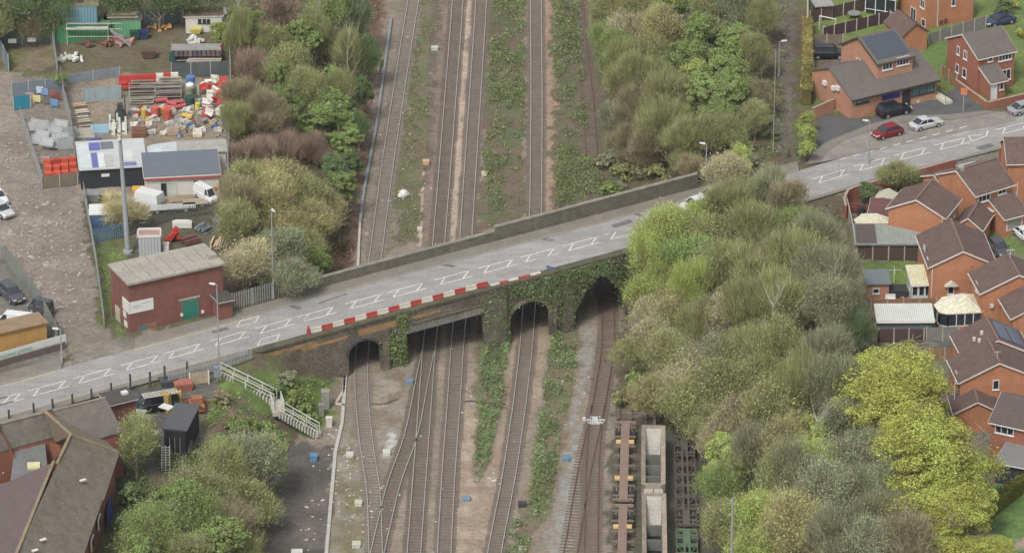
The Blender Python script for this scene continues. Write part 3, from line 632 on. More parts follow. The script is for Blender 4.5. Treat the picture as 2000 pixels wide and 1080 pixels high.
CN={GRN:'fresh green',DGR:'dark green',OLV:'olive brown',BRN:'bare brown',PNK:'reddish bare',YGR:'lime green',YEL:'bright yellow-green',PAL:'pale cream-budded',GOL:'golden olive',SAGE:'sage green',GREY:'grey twiggy'}
FORM={'leaf':'leafy tree','twig':'twiggy tree','mix':'tree in bud','birch':'white-trunked birch','brush':'thicket','shrub':'shrub','yellow':'round spreading tree'}
FOREST=[]
def wood(region,group,items):
    """items: kind,px,py,w,h,col ; labels single each tree out by colour, form and place in its wood"""
    byk={}
    for it in items: byk.setdefault((CN[it[5]],FORM[it[0]]),[]).append(it)
    for (cn,fm),L_ in byk.items():
        rows={}
        for it in L_: rows.setdefault(int(it[2]//150),[]).append(it)
        rk=sorted(rows); nr=len(rk)
        for ri,r in enumerate(rk):
            row=sorted(rows[r],key=lambda t:t[1]); 
            rn='' if nr==1 else ({0:'top row',nr-1:'bottom row'}.get(ri,ORD[ri]+' row'))
            for j,it in enumerate(row):
                pos='' if len(row)==1 else ('leftmost' if j==0 else ORD[j]+' from left')
                tail=', '.join(x for x in(pos,rn) if x)
                lab=f'{cn} {fm} {region}'+(', '+tail if tail else '')
                big=' '.join(lab.split()[:16]); plant(it[0],it[1],it[2],it[3],it[4],it[5],lab,'shrub' if it[0] in('brush','shrub') else 'tree',group,{'birch':'birch_tree','shrub':'shrub','brush':'thicket'}.get(it[0],'tree'))
l,t_,m,b_,s_,br_='leaf','twig','mix','birch','shrub','brush'
wood('by the yard fence','trees between the yard and the railway',[
 (l,475,45,70,8,GRN),(l,430,62,40,5,YGR),(t_,545,20,80,8,PNK),(m,520,75,70,7,OLV),(b_,466,60,60,9,OLV),(b_,615,50,100,10,OLV),(m,640,30,90,10,GRN),(l,590,70,70,8,GRN),
 (m,700,40,70,9,DGR),(b_,682,100,80,10,OLV),(m,720,110,60,8,DGR),(m,560,130,100,8,OLV),(br_,500,125,110,3.5,PNK),(br_,560,165,100,3.5,PNK),(t_,480,190,90,7,BRN),(t_,520,215,90,7,BRN),
 (l,545,160,45,7,GRN),(l,562,205,60,8,GRN),(l,640,165,70,8,GRN),(l,655,215,90,8,GRN),(b_,660,190,60,9,OLV),(l,612,240,70,6,GRN),(l,690,225,50,7,DGR),(m,600,190,80,8,OLV),
 (t_,455,240,60,6,OLV),(t_,520,245,80,5,BRN),(l,670,285,70,6,GRN),(l,700,180,50,7,DGR),(m,700,250,50,6,DGR),(br_,500,290,100,3,PNK),(br_,560,285,110,3.5,PNK),(br_,610,290,90,3.6,PNK),(br_,465,300,60,3,PNK),
 (l,660,335,50,6,DGR),(l,665,370,70,6,GRN),(l,690,320,40,5,DGR),(m,480,360,100,8,OLV),(m,545,350,110,7,GOL),(t_,460,400,80,8,BRN),(m,520,400,110,8,GOL),(m,590,380,100,7,OLV),(m,610,430,100,7,GOL),(m,640,400,70,6,GOL),
 (m,555,440,90,7,GOL),(m,470,440,80,7,OLV),(m,475,520,100,6.5,PAL),(m,545,490,90,7,SAGE),(m,575,530,80,6,SAGE),(l,615,505,60,5,GRN),(m,600,480,80,6,OLV),(s_,625,520,40,2.5,GRN),(l,530,540,60,4,SAGE),
 (m,30,15,120,9,DGR),(m,110,5,90,9,DGR),(t_,50,40,70,6,BRN),(m,-20,30,90,9,OLV),(m,230,-12,110,9,DGR),(m,310,-10,90,9,DGR),(m,380,-15,110,9,DGR),(m,90,35,60,6,DGR),(l,180,-20,80,9,GRN)])
wood('east of the northern tracks','trees east of the tracks, north of the road',[
 (m,1190,20,80,8,OLV),(m,1250,20,90,9,OLV),(l,1320,20,90,9,GRN),(m,1385,20,80,9,OLV),(m,1440,20,90,9,SAGE),(m,1490,30,70,8,OLV),(m,1180,75,70,6,GRN),(m,1235,60,90,9,PAL),(m,1290,60,100,10,GOL),(l,1370,65,100,9,GRN),
 (l,1430,90,100,9,GRN),(m,1205,100,80,8,GRN),(t_,1230,120,90,9,OLV),(m,1270,110,90,9,OLV),(m,1215,170,80,8,OLV),(t_,1260,170,100,10,OLV),(l,1330,120,90,9,GRN),(l,1350,160,90,9,YGR),(l,1400,150,100,9,GRN),(l,1440,150,70,8,GRN),
 (l,1375,195,90,8,GRN),(l,1420,200,80,8,GRN),(t_,1300,200,120,11,OLV),(t_,1240,220,90,8,BRN),(t_,1300,250,110,9,OLV),(t_,1270,290,90,7,BRN),(t_,1330,280,90,8,OLV),(m,1380,260,80,7,OLV),(l,1400,230,70,6,GRN),(m,1430,250,60,6,OLV),
 (t_,1220,280,70,6,BRN),(m,1195,230,50,5,SAGE),(s_,1180,310,60,2.2,SAGE),(s_,1215,330,60,2.4,OLV),(s_,1250,335,50,2.2,SAGE),(s_,1195,365,60,2,GRN),(s_,1280,330,50,2.4,OLV),(m,1480,110,60,7,OLV),(m,1490,180,50,6,BRN),(m,1475,235,60,5,OLV),(s_,1450,280,60,2.2,OLV),(s_,1500,250,40,2.2,SAGE),(s_,1340,325,60,2.2,BRN),(s_,1480,310,50,2,SAGE),
 (m,1415,340,90,7,PAL),(l,1450,315,50,5,YGR),(t_,1350,330,60,4,BRN)])
wood('in the south-east wood','trees south of the road behind the houses',[
 (m,1375,415,70,6,YGR),(m,1455,375,70,5,OLV),(t_,1500,375,90,7,GREY),(t_,1540,400,80,7,BRN),(t_,1425,400,90,7,OLV),(m,1300,450,110,8,YGR),(m,1262,488,80,8,YGR),(m,1390,470,110,9,OLV),(m,1282,545,95,9,YGR),(m,1330,520,110,9,GRN),(t_,1410,540,120,10,OLV),(t_,1480,450,110,9,OLV),(m,1560,440,100,6,GRN),(t_,1600,470,110,9,GREY),(t_,1540,500,120,10,OLV),(t_,1610,540,110,9,GREY),
 (t_,1480,540,110,10,OLV),(b_,1345,580,90,10,YGR),(m,1272,622,75,7,PAL),(m,1300,620,90,8,GOL),(m,1280,660,90,7,PAL),(m,1410,610,90,9,PAL),(t_,1460,610,100,10,OLV),(t_,1540,590,110,10,OLV),(b_,1615,610,100,11,GREY),(b_,1360,640,90,9,OLV),(m,1240,690,80,6,OLV),(s_,1245,740,60,3,GRN),(s_,1215,770,50,2.5,OLV),(m,1310,710,90,8,OLV),(m,1360,720,90,8,PAL),(m,1400,690,110,9,SAGE),(t_,1470,690,110,10,OLV),(b_,1530,660,100,11,OLV),(t_,1610,700,110,10,GREY),
 (m,1660,640,60,7,DGR),(m,1650,590,70,8,GREY),(m,1680,650,50,5,DGR),(l,1640,560,60,7,DGR),(m,1280,770,90,7,GOL),(m,1340,780,110,9,OLV),(m,1320,760,90,8,PAL),(m,1420,760,120,10,OLV),(m,1490,740,90,9,OLV),(b_,1560,770,110,11,OLV),(t_,1620,770,100,10,GREY),(m,1520,800,120,11,OLV),(m,1390,820,90,8,OLV),(m,1410,860,80,8,PAL),(m,1450,830,100,9,BRN),
 (l,1400,890,80,8,YGR),(m,1400,960,80,9,GRN),(l,1455,930,60,8,YGR),(t_,1470,890,110,10,GREY),(m,1540,870,110,10,GOL),(l,1600,850,90,8,YGR),(m,1650,830,80,8,SAGE),(m,1600,920,110,10,YGR),(b_,1520,930,100,11,OLV),(t_,1570,950,110,10,GREY),(m,1660,900,90,9,SAGE),(m,1710,880,80,8,SAGE),(t_,1680,960,110,9,SAGE),(m,1620,990,110,10,SAGE),(m,1500,1010,110,9,YGR),(m,1440,1030,100,9,OLV),(m,1405,1040,70,7,OLV),(m,1560,1050,110,10,GOL),(t_,1640,1060,110,10,GREY),(t_,1720,1020,110,10,GREY),(m,1750,950,90,9,SAGE),(t_,1780,1060,110,9,BRN),(m,1480,1080,100,8,YGR),(m,1710,1085,100,8,SAGE)])
wood('on the south-west bank','trees on the bank south-west of the bridge',[
 (m,265,870,80,7,OLV),(m,500,910,100,8,SAGE),(m,520,890,70,7,YGR),(m,440,910,90,8,OLV),(m,400,960,110,9,OLV),(m,480,970,100,8,OLV),(l,330,990,90,8,GRN),(m,380,1010,110,9,GRN),(m,300,1040,110,8,GRN),(t_,440,1030,110,8,BRN),(l,400,1070,110,8,GRN),(m,350,1085,90,8,OLV),(l,285,1085,80,8,GRN),(t_,470,1085,90,7,OLV),
 (s_,470,830,70,3,GRN),(s_,510,840,70,3,GRN),(s_,540,760,50,1.8,DGR),(s_,585,770,60,3,GRN),(s_,600,800,50,2.5,GRN),(s_,560,735,50,1.8,SAGE),(s_,430,770,50,1.6,BRN),(s_,260,960,60,3.5,DGR),(s_,250,1020,50,3,DGR)])
for i,(px,py,w,h) in enumerate(((1762,765,215,13),(1845,905,230,14),(1835,1020,200,9),(1930,1085,110,5))):
    plant('yellow',px,py,w,h,YEL,['upper round yellow-green tree beside the fenced gardens','largest yellow-green tree, left of the grey-roofed glazed extension','lower yellow-green tree reaching the garden hedge','small yellow-green tree at the bottom edge by the garden path'][i],'tree','bright yellow-green trees beside the gardens','maple_tree',var=.04)
for px,py,h,la in((1512,745,13,'tall pale bare birch in the middle of the south-east wood'),(1628,700,12.5,'pale bare birch near the garden fences in the south-east wood'),(1355,640,11,'forked pale birch just right of the dark bridge arch'),(1272,715,9,'short pale birch at the wood edge beside the rusty track'),(1566,965,12,'leaning pale birch in the lower south-east wood'),(1438,1005,12,'leaning pale birch beside the skeletal wagons'),(1600,1010,11,'pale birch left of the sage trees near the bottom'),(620,125,10.5,'forked white birch standing out of the reddish scrub north of the road'),(683,195,12,'tall white birch at the edge of the northern railway bank'),(466,80,9,'white birch beside the top right corner of the yard'),(700,120,10,'thin white birch right of the tall one on the northern bank')):
    o=bpy.data.objects.new('birch_tree',TRB[R.randrange(4)]); S.collection.objects.link(o); o.location=G(px,py); k=h/9.; o.scale=(.5*k,.5*k,k); o.rotation_euler=(R.uniform(-.04,.04),R.uniform(.12,.2) if 'leaning' in la else R.uniform(-.04,.04),0); tag(o,la,'tree','bare pale birches in the woods')
# garden and yard greenery
plant(m,1752,335,75,5,OLV,'loose olive tree leaning over the garden wall beside the road','tree',z=9)
plant(l,1695,372,38,3.5,DGR,'small dark green tree inside the curved garden wall','tree',z=9)
plant(s_,1785,355,60,2.4,OLV,'olive shrub between the garden wall and the brown-roofed house','shrub',z=9)
plant(l,118,155,30,3,GRN,'small green tree growing through the yard mesh fence','tree',z=6.2)
plant(t_,238,410,80,4.5,(158,148,104),'straw-coloured bare tree in front of the tall mast','tree',z=6.2)
plant(m,110,880,42,4,(110,98,54),'dull golden shrub in the courtyard between the slate roofs','shrub',z=5.3)
plant(l,1955,12,50,3,DGR,'dark garden shrub beside the blue saloon car','shrub',z=9); plant(s_,1975,5,40,1.8,YEL,'yellow garden shrub behind the blue saloon car','shrub',z=9)
plant(s_,1995,62,36,1.6,YEL,'yellow shrub in the front garden of the red brick house','shrub',z=9)
for i,(px,py,w,h,c,la) in enumerate(((1578,262,40,4,YGR,'bright lime bush at the lower end of the long hedge'),(1570,290,34,3,YGR,'bright lime bush beside the footpath end at the road'),(1572,238,34,3.4,YGR,'bright lime bush just below the clipped hedge'))):
    plant('leaf',px,py,w,h,c,la,'bush','lime bushes along the footpath','bush',z=9)
hd=MB(); 
def hedge(name,label,pts,w,h,col,z,n=2200):
    g=random.Random(5); m_=MB(); 
    for k in range(n):
        i=g.randrange(len(pts)-1); a,b=P(*pts[i],z),P(*pts[i+1],z); q=a.lerp(b,g.random()); d=(b-a).normalized(); nn=Vector((-d.y,d.x,0)); 
        q=q+nn*g.uniform(-w/2,w/2)+Vector((0,0,h*(1-g.random()**2.5))); s=.16; e=[Vector((g.uniform(-s,s),g.uniform(-s,s),g.uniform(-s,s)*.8)) for _ in range(3)]
        m_.face(*[q+v for v in e])
    for i in range(len(pts)-1):
        a,b=P(*pts[i],z),P(*pts[i+1],z); a.z+=h*.42; b.z+=h*.42; m_.bar(a,b,w*.8,h*.84)
    o=m_.obj(name,LM,color=C(*col)); return tag(o,label,'hedge')
hedge('hedge','long clipped yellowish hedge running beside the footpath',[(1574,205),(1577,150),(1576,60)],1.6,2.2,(164,156,92),9,5000)
hedge('hedge','mossy green hedge crossing the lower right gardens',[(1925,1015),(1960,985),(2010,945),(2060,910)],1.3,2.,(128,134,62),9,3500)
# ground-hugging weeds and brambles nobody could count
def tri_mesh(name,q):
    n=len(q); me=bpy.data.meshes.new(name); me.vertices.add(3*n); me.vertices.foreach_set('co',q.reshape(-1).astype(np.float32)); me.loops.add(3*n); me.loops.foreach_set('vertex_index',np.arange(3*n)); me.polygons.add(n); me.polygons.foreach_set('loop_start',np.arange(n)*3); me.update(); me.validate(); return me
def weeds(name,label,polys,n,size,h,col,seed=1):
    g=np.random.RandomState(seed); U_=[];V_=[]
    A=[(p,min(a[0] for a in p),max(a[0] for a in p),min(a[1] for a in p),max(a[1] for a in p)) for p in polys]
    tot=sum((a[2]-a[1])*(a[4]-a[3]) for a in A)
    for poly,x0,x1,y0,y1 in A:
        k=int(n*(x1-x0)*(y1-y0)/tot); u=g.uniform(x0,x1,k); v=g.uniform(y0,y1,k); ins=np.zeros(k,bool); j=len(poly)-1
        for i in range(len(poly)):
            (xi,yi),(xj,yj)=poly[i],poly[j]
            if yi!=yj: ins^=((yi>v)!=(yj>v))&(u<(xj-xi)*(v-yi)/(yj-yi)+xi)
            j=i
        U_.append(u[ins]); V_.append(v[ins])
    u=np.concatenate(U_); v=np.concatenate(V_)
    d=(vnoise(u+900,v+900,34,seed)-.5)+(vnoise(u+900,v+900,11,seed+40)-.5)*.8
    keep=d>-.1+g.uniform(-.15,.15,len(u)); u,v,d=u[keep],v[keep],d[keep]
    q=Gv(u,v); hh=h*np.clip(.5+d*1.6,.2,1.3); q[:,2]+=hh*g.rand(len(q))**.8
    q=np.repeat(q,4,0)+g.normal(size=(4*len(q),3))*size*np.array([1.3,1.3,.5]); s=size*g.uniform(.6,1.3,(len(q),1,1))
    tri=q[:,None,:]+g.uniform(-1,1,(len(q),3,3))*s*np.array([1,1,.7])
    me=tri_mesh(name,tri); me.materials.append(LM); o=bpy.data.objects.new(name,me); S.collection.objects.link(o); o.color=C(*desat(col)); o['kind']='stuff'; o['label']=label; return o
weeds('weeds','mid green weeds between the tracks north of the bridge',[[(965,-20),(1025,-20),(1022,400),(955,445),(945,300)],[(1080,-20),(1130,-20),(1150,300),(1200,400),(1085,405)]],17000,.17,.9,(104,120,66),1)
weeds('weeds','dull weeds on the rough strip by the left northern track',[[(805,100),(845,100),(835,300),(820,470),(755,480),(785,300)],[(820,-20),(865,-20),(850,200),(800,220)]],4200,.14,.3,(112,118,70),2)
weeds('weeds','bright green weed strip beside the middle track south of the bridge',[[(945,650),(995,640),(985,760),(965,860),(945,935),(925,930),(935,800)],[(950,580),(990,570),(990,650),(950,660)]],7000,.16,.9,(104,126,74),3)
weeds('weeds','weed strip right of the middle track south of the bridge',[[(1075,660),(1125,640),(1120,760),(1090,860),(1075,1010),(1030,1010),(1045,880),(1060,780)],[(1000,1020),(1050,1020),(1020,1095),(985,1095)]],9500,.16,.9,(106,126,74),4)
weeds('brambles','reddish dead brambles at the foot of the bank by the left northern track',[[(700,-20),(755,-20),(725,200),(700,400),(690,520),(640,560),(650,440),(690,250)]],7000,.14,.6,(132,92,74),5)
weeds('undergrowth','green undergrowth on the bank beside the stairs',[[(480,740),(640,745),(640,800),(600,850),(560,800),(500,770)],[(410,760),(470,770),(560,850),(470,900),(390,860)]],6000,.15,.4,(112,138,64),6)
weeds('undergrowth','dense undergrowth on the wooded bank east of the tracks',[[(1170,0),(1540,0),(1530,300),(1380,350),(1210,390),(1180,200)]],14000,.22,.9,(106,112,66),7)
weeds('undergrowth','dense undergrowth under the trees south of the road',[[(1220,560),(1640,400),(1660,650),(1700,900),(1760,1085),(1400,1085),(1370,830),(1210,790)]],22000,.24,1.,(108,108,70),8)
weeds('undergrowth','undergrowth between the yard fence and the railway',[[(455,0),(740,0),(690,250),(680,500),(560,580),(440,540),(455,300)]],14000,.22,.9,(112,108,72),9)
weeds('undergrowth','grass and scrub below the south-west bank trees',[[(240,880),(400,860),(560,860),(520,1085),(220,1085)]],9000,.2,.7,(100,112,64),10)
weeds('ivy','ivy and scrub hanging over the stone face between the arches',[[(990,560),(1060,545),(1050,580),(1000,590)]],10,.1,.2,(90,112,70),11)
weeds('undergrowth','greenery along the narrow lane verge beside the palisade fence',[[(165,370),(182,370),(245,640),(250,668),(225,650),(190,560)],[(100,640),(130,690),(120,700),(95,660)]],2600,.12,.35,(106,124,62),12)
def ivy(label,pts,n,col,seed):
    """ivy clothing the bridge face: pts = (px centre, py centre, rx px, ry px)"""
    g=random.Random(seed); m_=MB(); nrm=Vector((-math.sin(TH),math.cos(TH),0)); o0=RP(0,D0-.1)
    for px,py,rx,ry in pts:
        for _ in range(int(n*rx*ry/600)):
            a,b=g.gauss(0,.45),g.gauss(0,.45); xx=fX(px+a*rx,4) if False else None
            q=hit(px+a*rx,py+b*ry,(0,RP(0,D0).y,0),Vector((-math.sin(TH),math.cos(TH),0)))
            q.y=RP(q.x,D0).y-g.uniform(.05,.5); s=g.uniform(.1,.24); e=[Vector((g.uniform(-s,s),g.uniform(-s,s)*.6,g.uniform(-s,s))) for _ in range(3)]; (m_.face(*[q+v for v in e]) if zlow(q.x)-.25<q.z<rz_(q.x)-.15 else None)
    o=m_.obj('ivy',LM,color=C(*desat(col))); o['kind']='stuff'; o['label']=label
ivy('ivy covering the bridge face around the middle arch and the right arch',[(1130,525,90,26),(1170,515,60,20),(1100,560,60,30),(1035,565,60,16),(975,620,34,50),(1110,600,26,60),(1150,535,60,20),(1085,560,30,40),(1200,540,50,30)],900,(96,112,66),3)
ivy('green plants growing from the girder end and small arch pier',[(787,632,16,30),(765,690,14,40),(790,690,14,40),(970,660,30,40)],700,(98,124,62),4)
# ---------------------------------------------------------------- buildings
terra=mat('terracotta_brick',C(190,124,86),'brick',var=.17,sc=1.6); redb=mat('red_brick',C(132,82,70),'brick',var=.22); pinkb=mat('pale_pink_brick',C(186,132,104),'brick',var=.12); midb=mat('orange_red_brick',C(162,98,76),'brick',var=.12)
brt=mat('brown_roof_tile',C(110,86,80),'tile',var=.2); grt=mat('grey_brown_roof_tile',C(110,102,96),'tile',var=.12); drk=mat('dark_red_roof_tile',C(116,74,72),'tile',var=.12); slate=mat('mossy_slate',C(112,106,98),'tile',var=.22)
pur=mat('plum_brown_tile',C(112,96,94),'tile',var=.08); mossy=mat('mossy_brown_tile',C(122,112,98),'tile',var=.26); ridgem=mat('mossy_ridge_tile',C(144,130,98),var=.3)
whw=mat('white_render',C(214,212,202),var=.08); greyr=mat('grey_felt',C(112,118,126),var=.06,sc=1); felt=mat('blue_black_felt',C(74,82,96),var=.06); conc=mat('weathered_concrete',C(166,160,148),'plain',var=.16,sc=1.2)
frame=mat('white_window_frame',C(226,226,222),var=.04,rough=.5); dkf=mat('dark_frame',C(56,58,60),var=.1); gl=glass()
creamr=mat('cream_polycarbonate',C(224,218,178),'corr',var=.16,sc=1.2,rough=.5); barge=mat('white_bargeboard',C(214,208,198),var=.08); greensh=mat('grey_sheet',C(150,158,150),'corr',var=.14)
class Bld:
    def __init__(s,name,label,cat,FL,FR,BL,z0,he,rise,axis='X',wall=terra,roof=brt,prof=None,over=.28,fas=barge,ridge=None,group=None,W=None,D=None,ang=None,roofname='roof',cap=None):
        ze=z0+he; a,b=P(*FL,ze),P(*FR,ze); u=b-a; th=math.atan2(u.y,u.x)
        if BL: c=P(*BL,ze); v=c-a; t2=math.atan2(v.y,v.x)-math.pi/2; d_=(t2-th+math.pi)%(2*math.pi)-math.pi; th2=th+max(-.15,min(.15,d_))*.5
        else: th2=th; v=None
        if ang is not None: th2=rad(ang)
        s.W=W or u.length*math.cos(th-th2); s.D=D or abs(v.x*-math.sin(th2)+v.y*math.cos(th2)); s.he=he; s.th=th2; s.z0=z0
        s.o=thing(name,label,cat,(a.x,a.y,z0),th2,group); s.M=Matrix.Translation((a.x,a.y,z0))@Matrix.Rotation(th2,4,'Z'); s.Mi=s.M.inverted()
        s.axis=axis; L_=s.D if axis=='X' else s.W
        s.prof=prof or ([(0,he),(L_,he)] if rise==0 else [(0,he),(L_/2,he+rise),(L_,he)]); prof=s.prof
        m=MB(); E=s.W if axis=='X' else s.D
        X=lambda t,e,z:(e,t,z) if axis=='X' else (t,e,z)
        poly=[(0,-.3)]+prof+[(prof[-1][0],-.3)]
        for e,fl in((0,axis=='X'),(E,axis!='X')):
            q=[X(t,e,z) for t,z in poly]; m.face(*(q if fl else q[::-1]))
        for (t0,z0_),(t1,z1_) in zip(poly,poly[1:]):
            if (t0,t1)==(prof[0][0],prof[-1][0]): pass
            q=[X(t0,0,z0_),X(t0,E,z0_),X(t1,E,z1_),X(t1,0,z1_)]; m.face(*(q if axis!='X' else q[::-1]))
        m.obj('wall',wall,s.o)
        if roof:
            rm=MB(); fm=MB(); g=.22 if over else 0
            for i,((t0,z0_),(t1,z1_)) in enumerate(zip(prof,prof[1:])):
                sl=(z1_-z0_)/(t1-t0) if t1!=t0 else 0; a0,c0=(t0,z0_),(t1,z1_)
                if i==0: a0=(t0-over,z0_-over*sl)
                if i==len(prof)-2: c0=(t1+over,z1_+over*sl)
                up=.16
                lo=[X(a0[0],-g,a0[1]+.02),X(a0[0],E+g,a0[1]+.02),X(c0[0],E+g,c0[1]+.02),X(c0[0],-g,c0[1]+.02)]; hi=[(p[0],p[1],p[2]+up) for p in lo]
                if axis=='X': rm.hexa(lo[::-1],hi[::-1])
                else: rm.hexa(lo,hi)
                if fas:
                    for e0,e1 in((-g-.05,-g-.004),(E+g+.004,E+g+.05)):
                        A=[X(a0[0],e0,a0[1]-.06),X(a0[0],e1,a0[1]-.06),X(c0[0],e1,c0[1]-.06),X(c0[0],e0,c0[1]-.06)]; fm.hexa(A,[(p[0],p[1],p[2]+.2) for p in A])
            s.roof=rm.obj(roofname,roof,s.o)
            if fas:
                t0,z0_=prof[0]; t1,z1_=prof[-1]; s0=(prof[1][1]-z0_)/(prof[1][0]-t0) if len(prof)>1 and prof[1][0]!=t0 else 0
                for t,z in((t0-over-.07,z0_-over*max(0,s0)-.06),(t1+over+.07,z1_-over*max(0,s0)-.06)):
                    A=[X(t-.05,-g,z),X(t+.05,-g,z),X(t+.05,E+g,z),X(t-.05,E+g,z)]; fm.hexa(A,[(p[0],p[1],p[2]+.13) for p in A])
                fm.obj('bargeboard' if rise or len(prof)>2 else 'fascia',fas,s.o)
            if ridge and len(prof)>2:
                k=max(range(len(prof)),key=lambda i:prof[i][1]); t,z=prof[k]; c=MB(); c.bar(X(t,-g,z+.2),X(t,E+g,z+.2),.3,.14); c.obj('ridge_cap',ridge,s.roof)
    def plane(s,face):
        o={'front':(0,0,0),'left':(0,0,0),'right':(s.W,0,0),'back':(0,s.D,0)}[face]; n={'front':(0,-1,0),'back':(0,1,0),'left':(-1,0,0),'right':(1,0,0)}[face]
        return s.M@Vector(o),(s.M.to_3x3()@Vector(n))
    def at(s,face,px,py):
        o,n=s.plane(face); return s.Mi@hit(px,py,o,n)
    def fb(s,face,c,w,h,dep,out=0):
        """box on a face: centre c (local), width, height, sticking out dep"""
        if face=='front': return [(c.x-w/2,-dep-out,c.z-h/2),(c.x+w/2,-out,c.z+h/2)]
        if face=='back': return [(c.x-w/2,s.D+out,c.z-h/2),(c.x+w/2,s.D+dep+out,c.z+h/2)]
        if face=='left': return [(-dep-out,c.y-w/2,c.z-h/2),(-out,c.y+w/2,c.z+h/2)]
        return [(s.W+out,c.y-w/2,c.z-h/2),(s.W+dep+out,c.y+w/2,c.z+h/2)]
    def win(s,face,px,py,w,h,n=2,name='window',fm=frame,gm=None,label=None,sill=True):
        c=s.at(face,px,py); return s.winl(face,c,w,h,n,name,fm,gm,label,sill)
    def winl(s,face,c,w,h,n=2,name='window',fm=frame,gm=None,label=None,sill=True):
        m=MB(); f=.09
        def bx(du0,du1,dz0,dz1,dep,out=.003):
            cc=Vector(c); 
            if face in('front','back'): cc.x+=(du0+du1)/2
            else: cc.y+=(du0+du1)/2
            cc.z+=(dz0+dz1)/2; A=s.fb(face,cc,du1-du0,dz1-dz0,dep,out); return A
        for q in(bx(-w/2,-w/2+f,-h/2,h/2,.07),bx(w/2-f,w/2,-h/2,h/2,.07),bx(-w/2+f,w/2-f,-h/2,-h/2+f,.07),bx(-w/2+f,w/2-f,h/2-f,h/2,.07)): m.box(*q[0],*q[1])
        for i in range(1,n):
            u=-w/2+w*i/n; q=bx(u-.035,u+.035,-h/2+f,h/2-f,.065); m.box(*q[0],*q[1])
        if sill: q=bx(-w/2-.08,w/2+.08,-h/2-.1,-h/2-.003,.13); m.box(*q[0],*q[1])
        o=m.obj(name,fm,s.o,label); g=MB(); q=bx(-w/2+f,w/2-f,-h/2+f,h/2-f,.03); g.box(*q[0],*q[1]); g.obj('pane' if name!='door' else 'panel',gm or gl,o)
        return o
    def door(s,face,px,py,w=.95,h=2.05,m=None,fm=frame,label=None):
        c=s.at(face,px,py); c.z=h/2+.05; return s.winl(face,c,w,h,1,'door',fm,m or frame,label,False)
    def part(s,name,m,boxes,label=None):
        b=MB(); [b.box(*q) for q in boxes]; return b.obj(name,m,s.o,label)
    def pipe(s,face,px,m=barge):
        c=s.at(face,px,500); c.z=s.he/2; q=s.fb(face,c,.1,s.he-.1,.1,.003); return s.part('drainpipe',m,[(*q[0],*q[1])])
    def vent(s,t): pass
HG='orange brick houses of the estate on the right'
E9=9.
A_=dict(wall=terra,roof=brt,ridge=mat('ridge_tile',C(128,100,90),var=.15))
h=Bld('brick_house','large orange brick house facing left of the white car, beside the road wall','house',(1905,381),(1981,360),(1876,366),E9,4.9,1.8,'X',D=7.2,group=HG,**A_)
h.win('front',1922,384,1.9,1.3,3); h.win('front',1957,371,1.3,1.1,2); h.part('chimney',conc,[(.3,3.2,5.5,.8,3.8,7.2)]); h.door('front',1933,428,.95,2.1); h.win('front',1917,424,1.5,1.2,3); h.pipe('front',1980)
po=h.part('porch',barge,[(.0,-1.2,2.5,2.4,-.01,2.62)]); 
h=Bld('brick_garage','orange garage wing with brown tiled roof, in front of the large house','garage',(1962,427),(1999,417),(1940,393),E9,2.5,0,'X',D=4.4,W=3.4,prof=[(0,2.5),(4.4,4.1)],group=HG,ang=30,**A_)
h.win('front',1981,437,2.3,1.5,1,'garage_door',frame,mat('grey_garage_door',C(150,146,136),var=.1),None,False)
h=Bld('brick_annex','low orange annex behind the large house, next to the road wall','annex',(1848,372),(1882,363),(1828,343),E9,3.0,1.1,'X',D=4.8,group=HG,ang=31,**A_)
h=Bld('brick_house','orange brick gabled house nearest the cream fan-shaped conservatory roof','house',(1736,406),(1840,428),(1879,392),E9,4.9,1.7,'Y',W=7.0,D=5.6,ang=-23,group=HG,**A_)
h.win('right',1864,415,.9,1.,2); h.win('right',1849,430,1.2,.9,2); h.pipe('front',1838)
h=Bld('brick_garage','small garage with reddish roof squeezed between two gabled houses','garage',(1866,440),(1908,452),(1880,418),E9,2.5,1.2,'Y',D=4.6,W=3.2,ang=-20,group=HG,**A_)
h=Bld('brick_house','orange brick gabled house with the small pitched porch over its side window','house',(1817,521),(1941,514),(1799,461),E9,4.9,1.85,'Y',group=HG,**A_)
c_=h.at('front',1857,566); h.winl('front',c_,.75,1.1,1); h.pipe('front',1822)
m=MB(); x,z=c_.x,c_.z+.65; m.hexa([(x-.8,-.6,z),(x+.8,-.6,z),(x+.8,-.004,z),(x-.8,-.004,z)],[(x-.05,-.6,z+.6),(x+.05,-.6,z+.6),(x+.05,-.004,z+.6),(x-.05,-.004,z+.6)]); m.obj('window_hood',barge,h.o)
h.win('left',1812,512,.9,1.1,2); h.win('left',1806,488,.9,1.1,2); h.part('air_brick',drk,[(4.9,-.02,3.6,5.2,-.002,3.7),(4.9,-.02,4.6,5.2,-.002,4.7)])
h=Bld('brick_house','orange brick gabled house with a rooftop aerial, behind the large cream conservatory','house',(1918,572),(2052,568),(1902,533),E9,4.9,2.,'Y',W=8.6,D=5.3,group=HG,ang=9,**A_)
h.win('left',1908,560,.9,1.2,2); m=MB(); m.tube((4.3,4,6.9),(4.3,4,8.3),.03); m.bar((3.8,4,8.2),(4.8,4,8.2),.04); [m.bar((3.9+.2*i,3.75,8.2),(3.9+.2*i,4.25,8.2),.03) for i in range(5)]; m.obj('aerial',barge,h.o); h.part('satellite_dish',barge,[(1.,-.35,3.,1.4,-.02,3.4)])
h=Bld('brick_house','orange brick house cut by the right edge above the solar-panelled roof','house',(1978,621),(2100,616),(1963,585),E9,4.4,1.9,'Y',W=8,D=5.,group=HG,ang=10,**A_)
h=Bld('brick_house','brown-roofed house with blue solar panels on its right roof slope','house',(1884,698),(2008,692),(1868,656),E9,4.9,1.9,'Y',W=7.6,D=5.6,group=HG,ang=9,**A_)
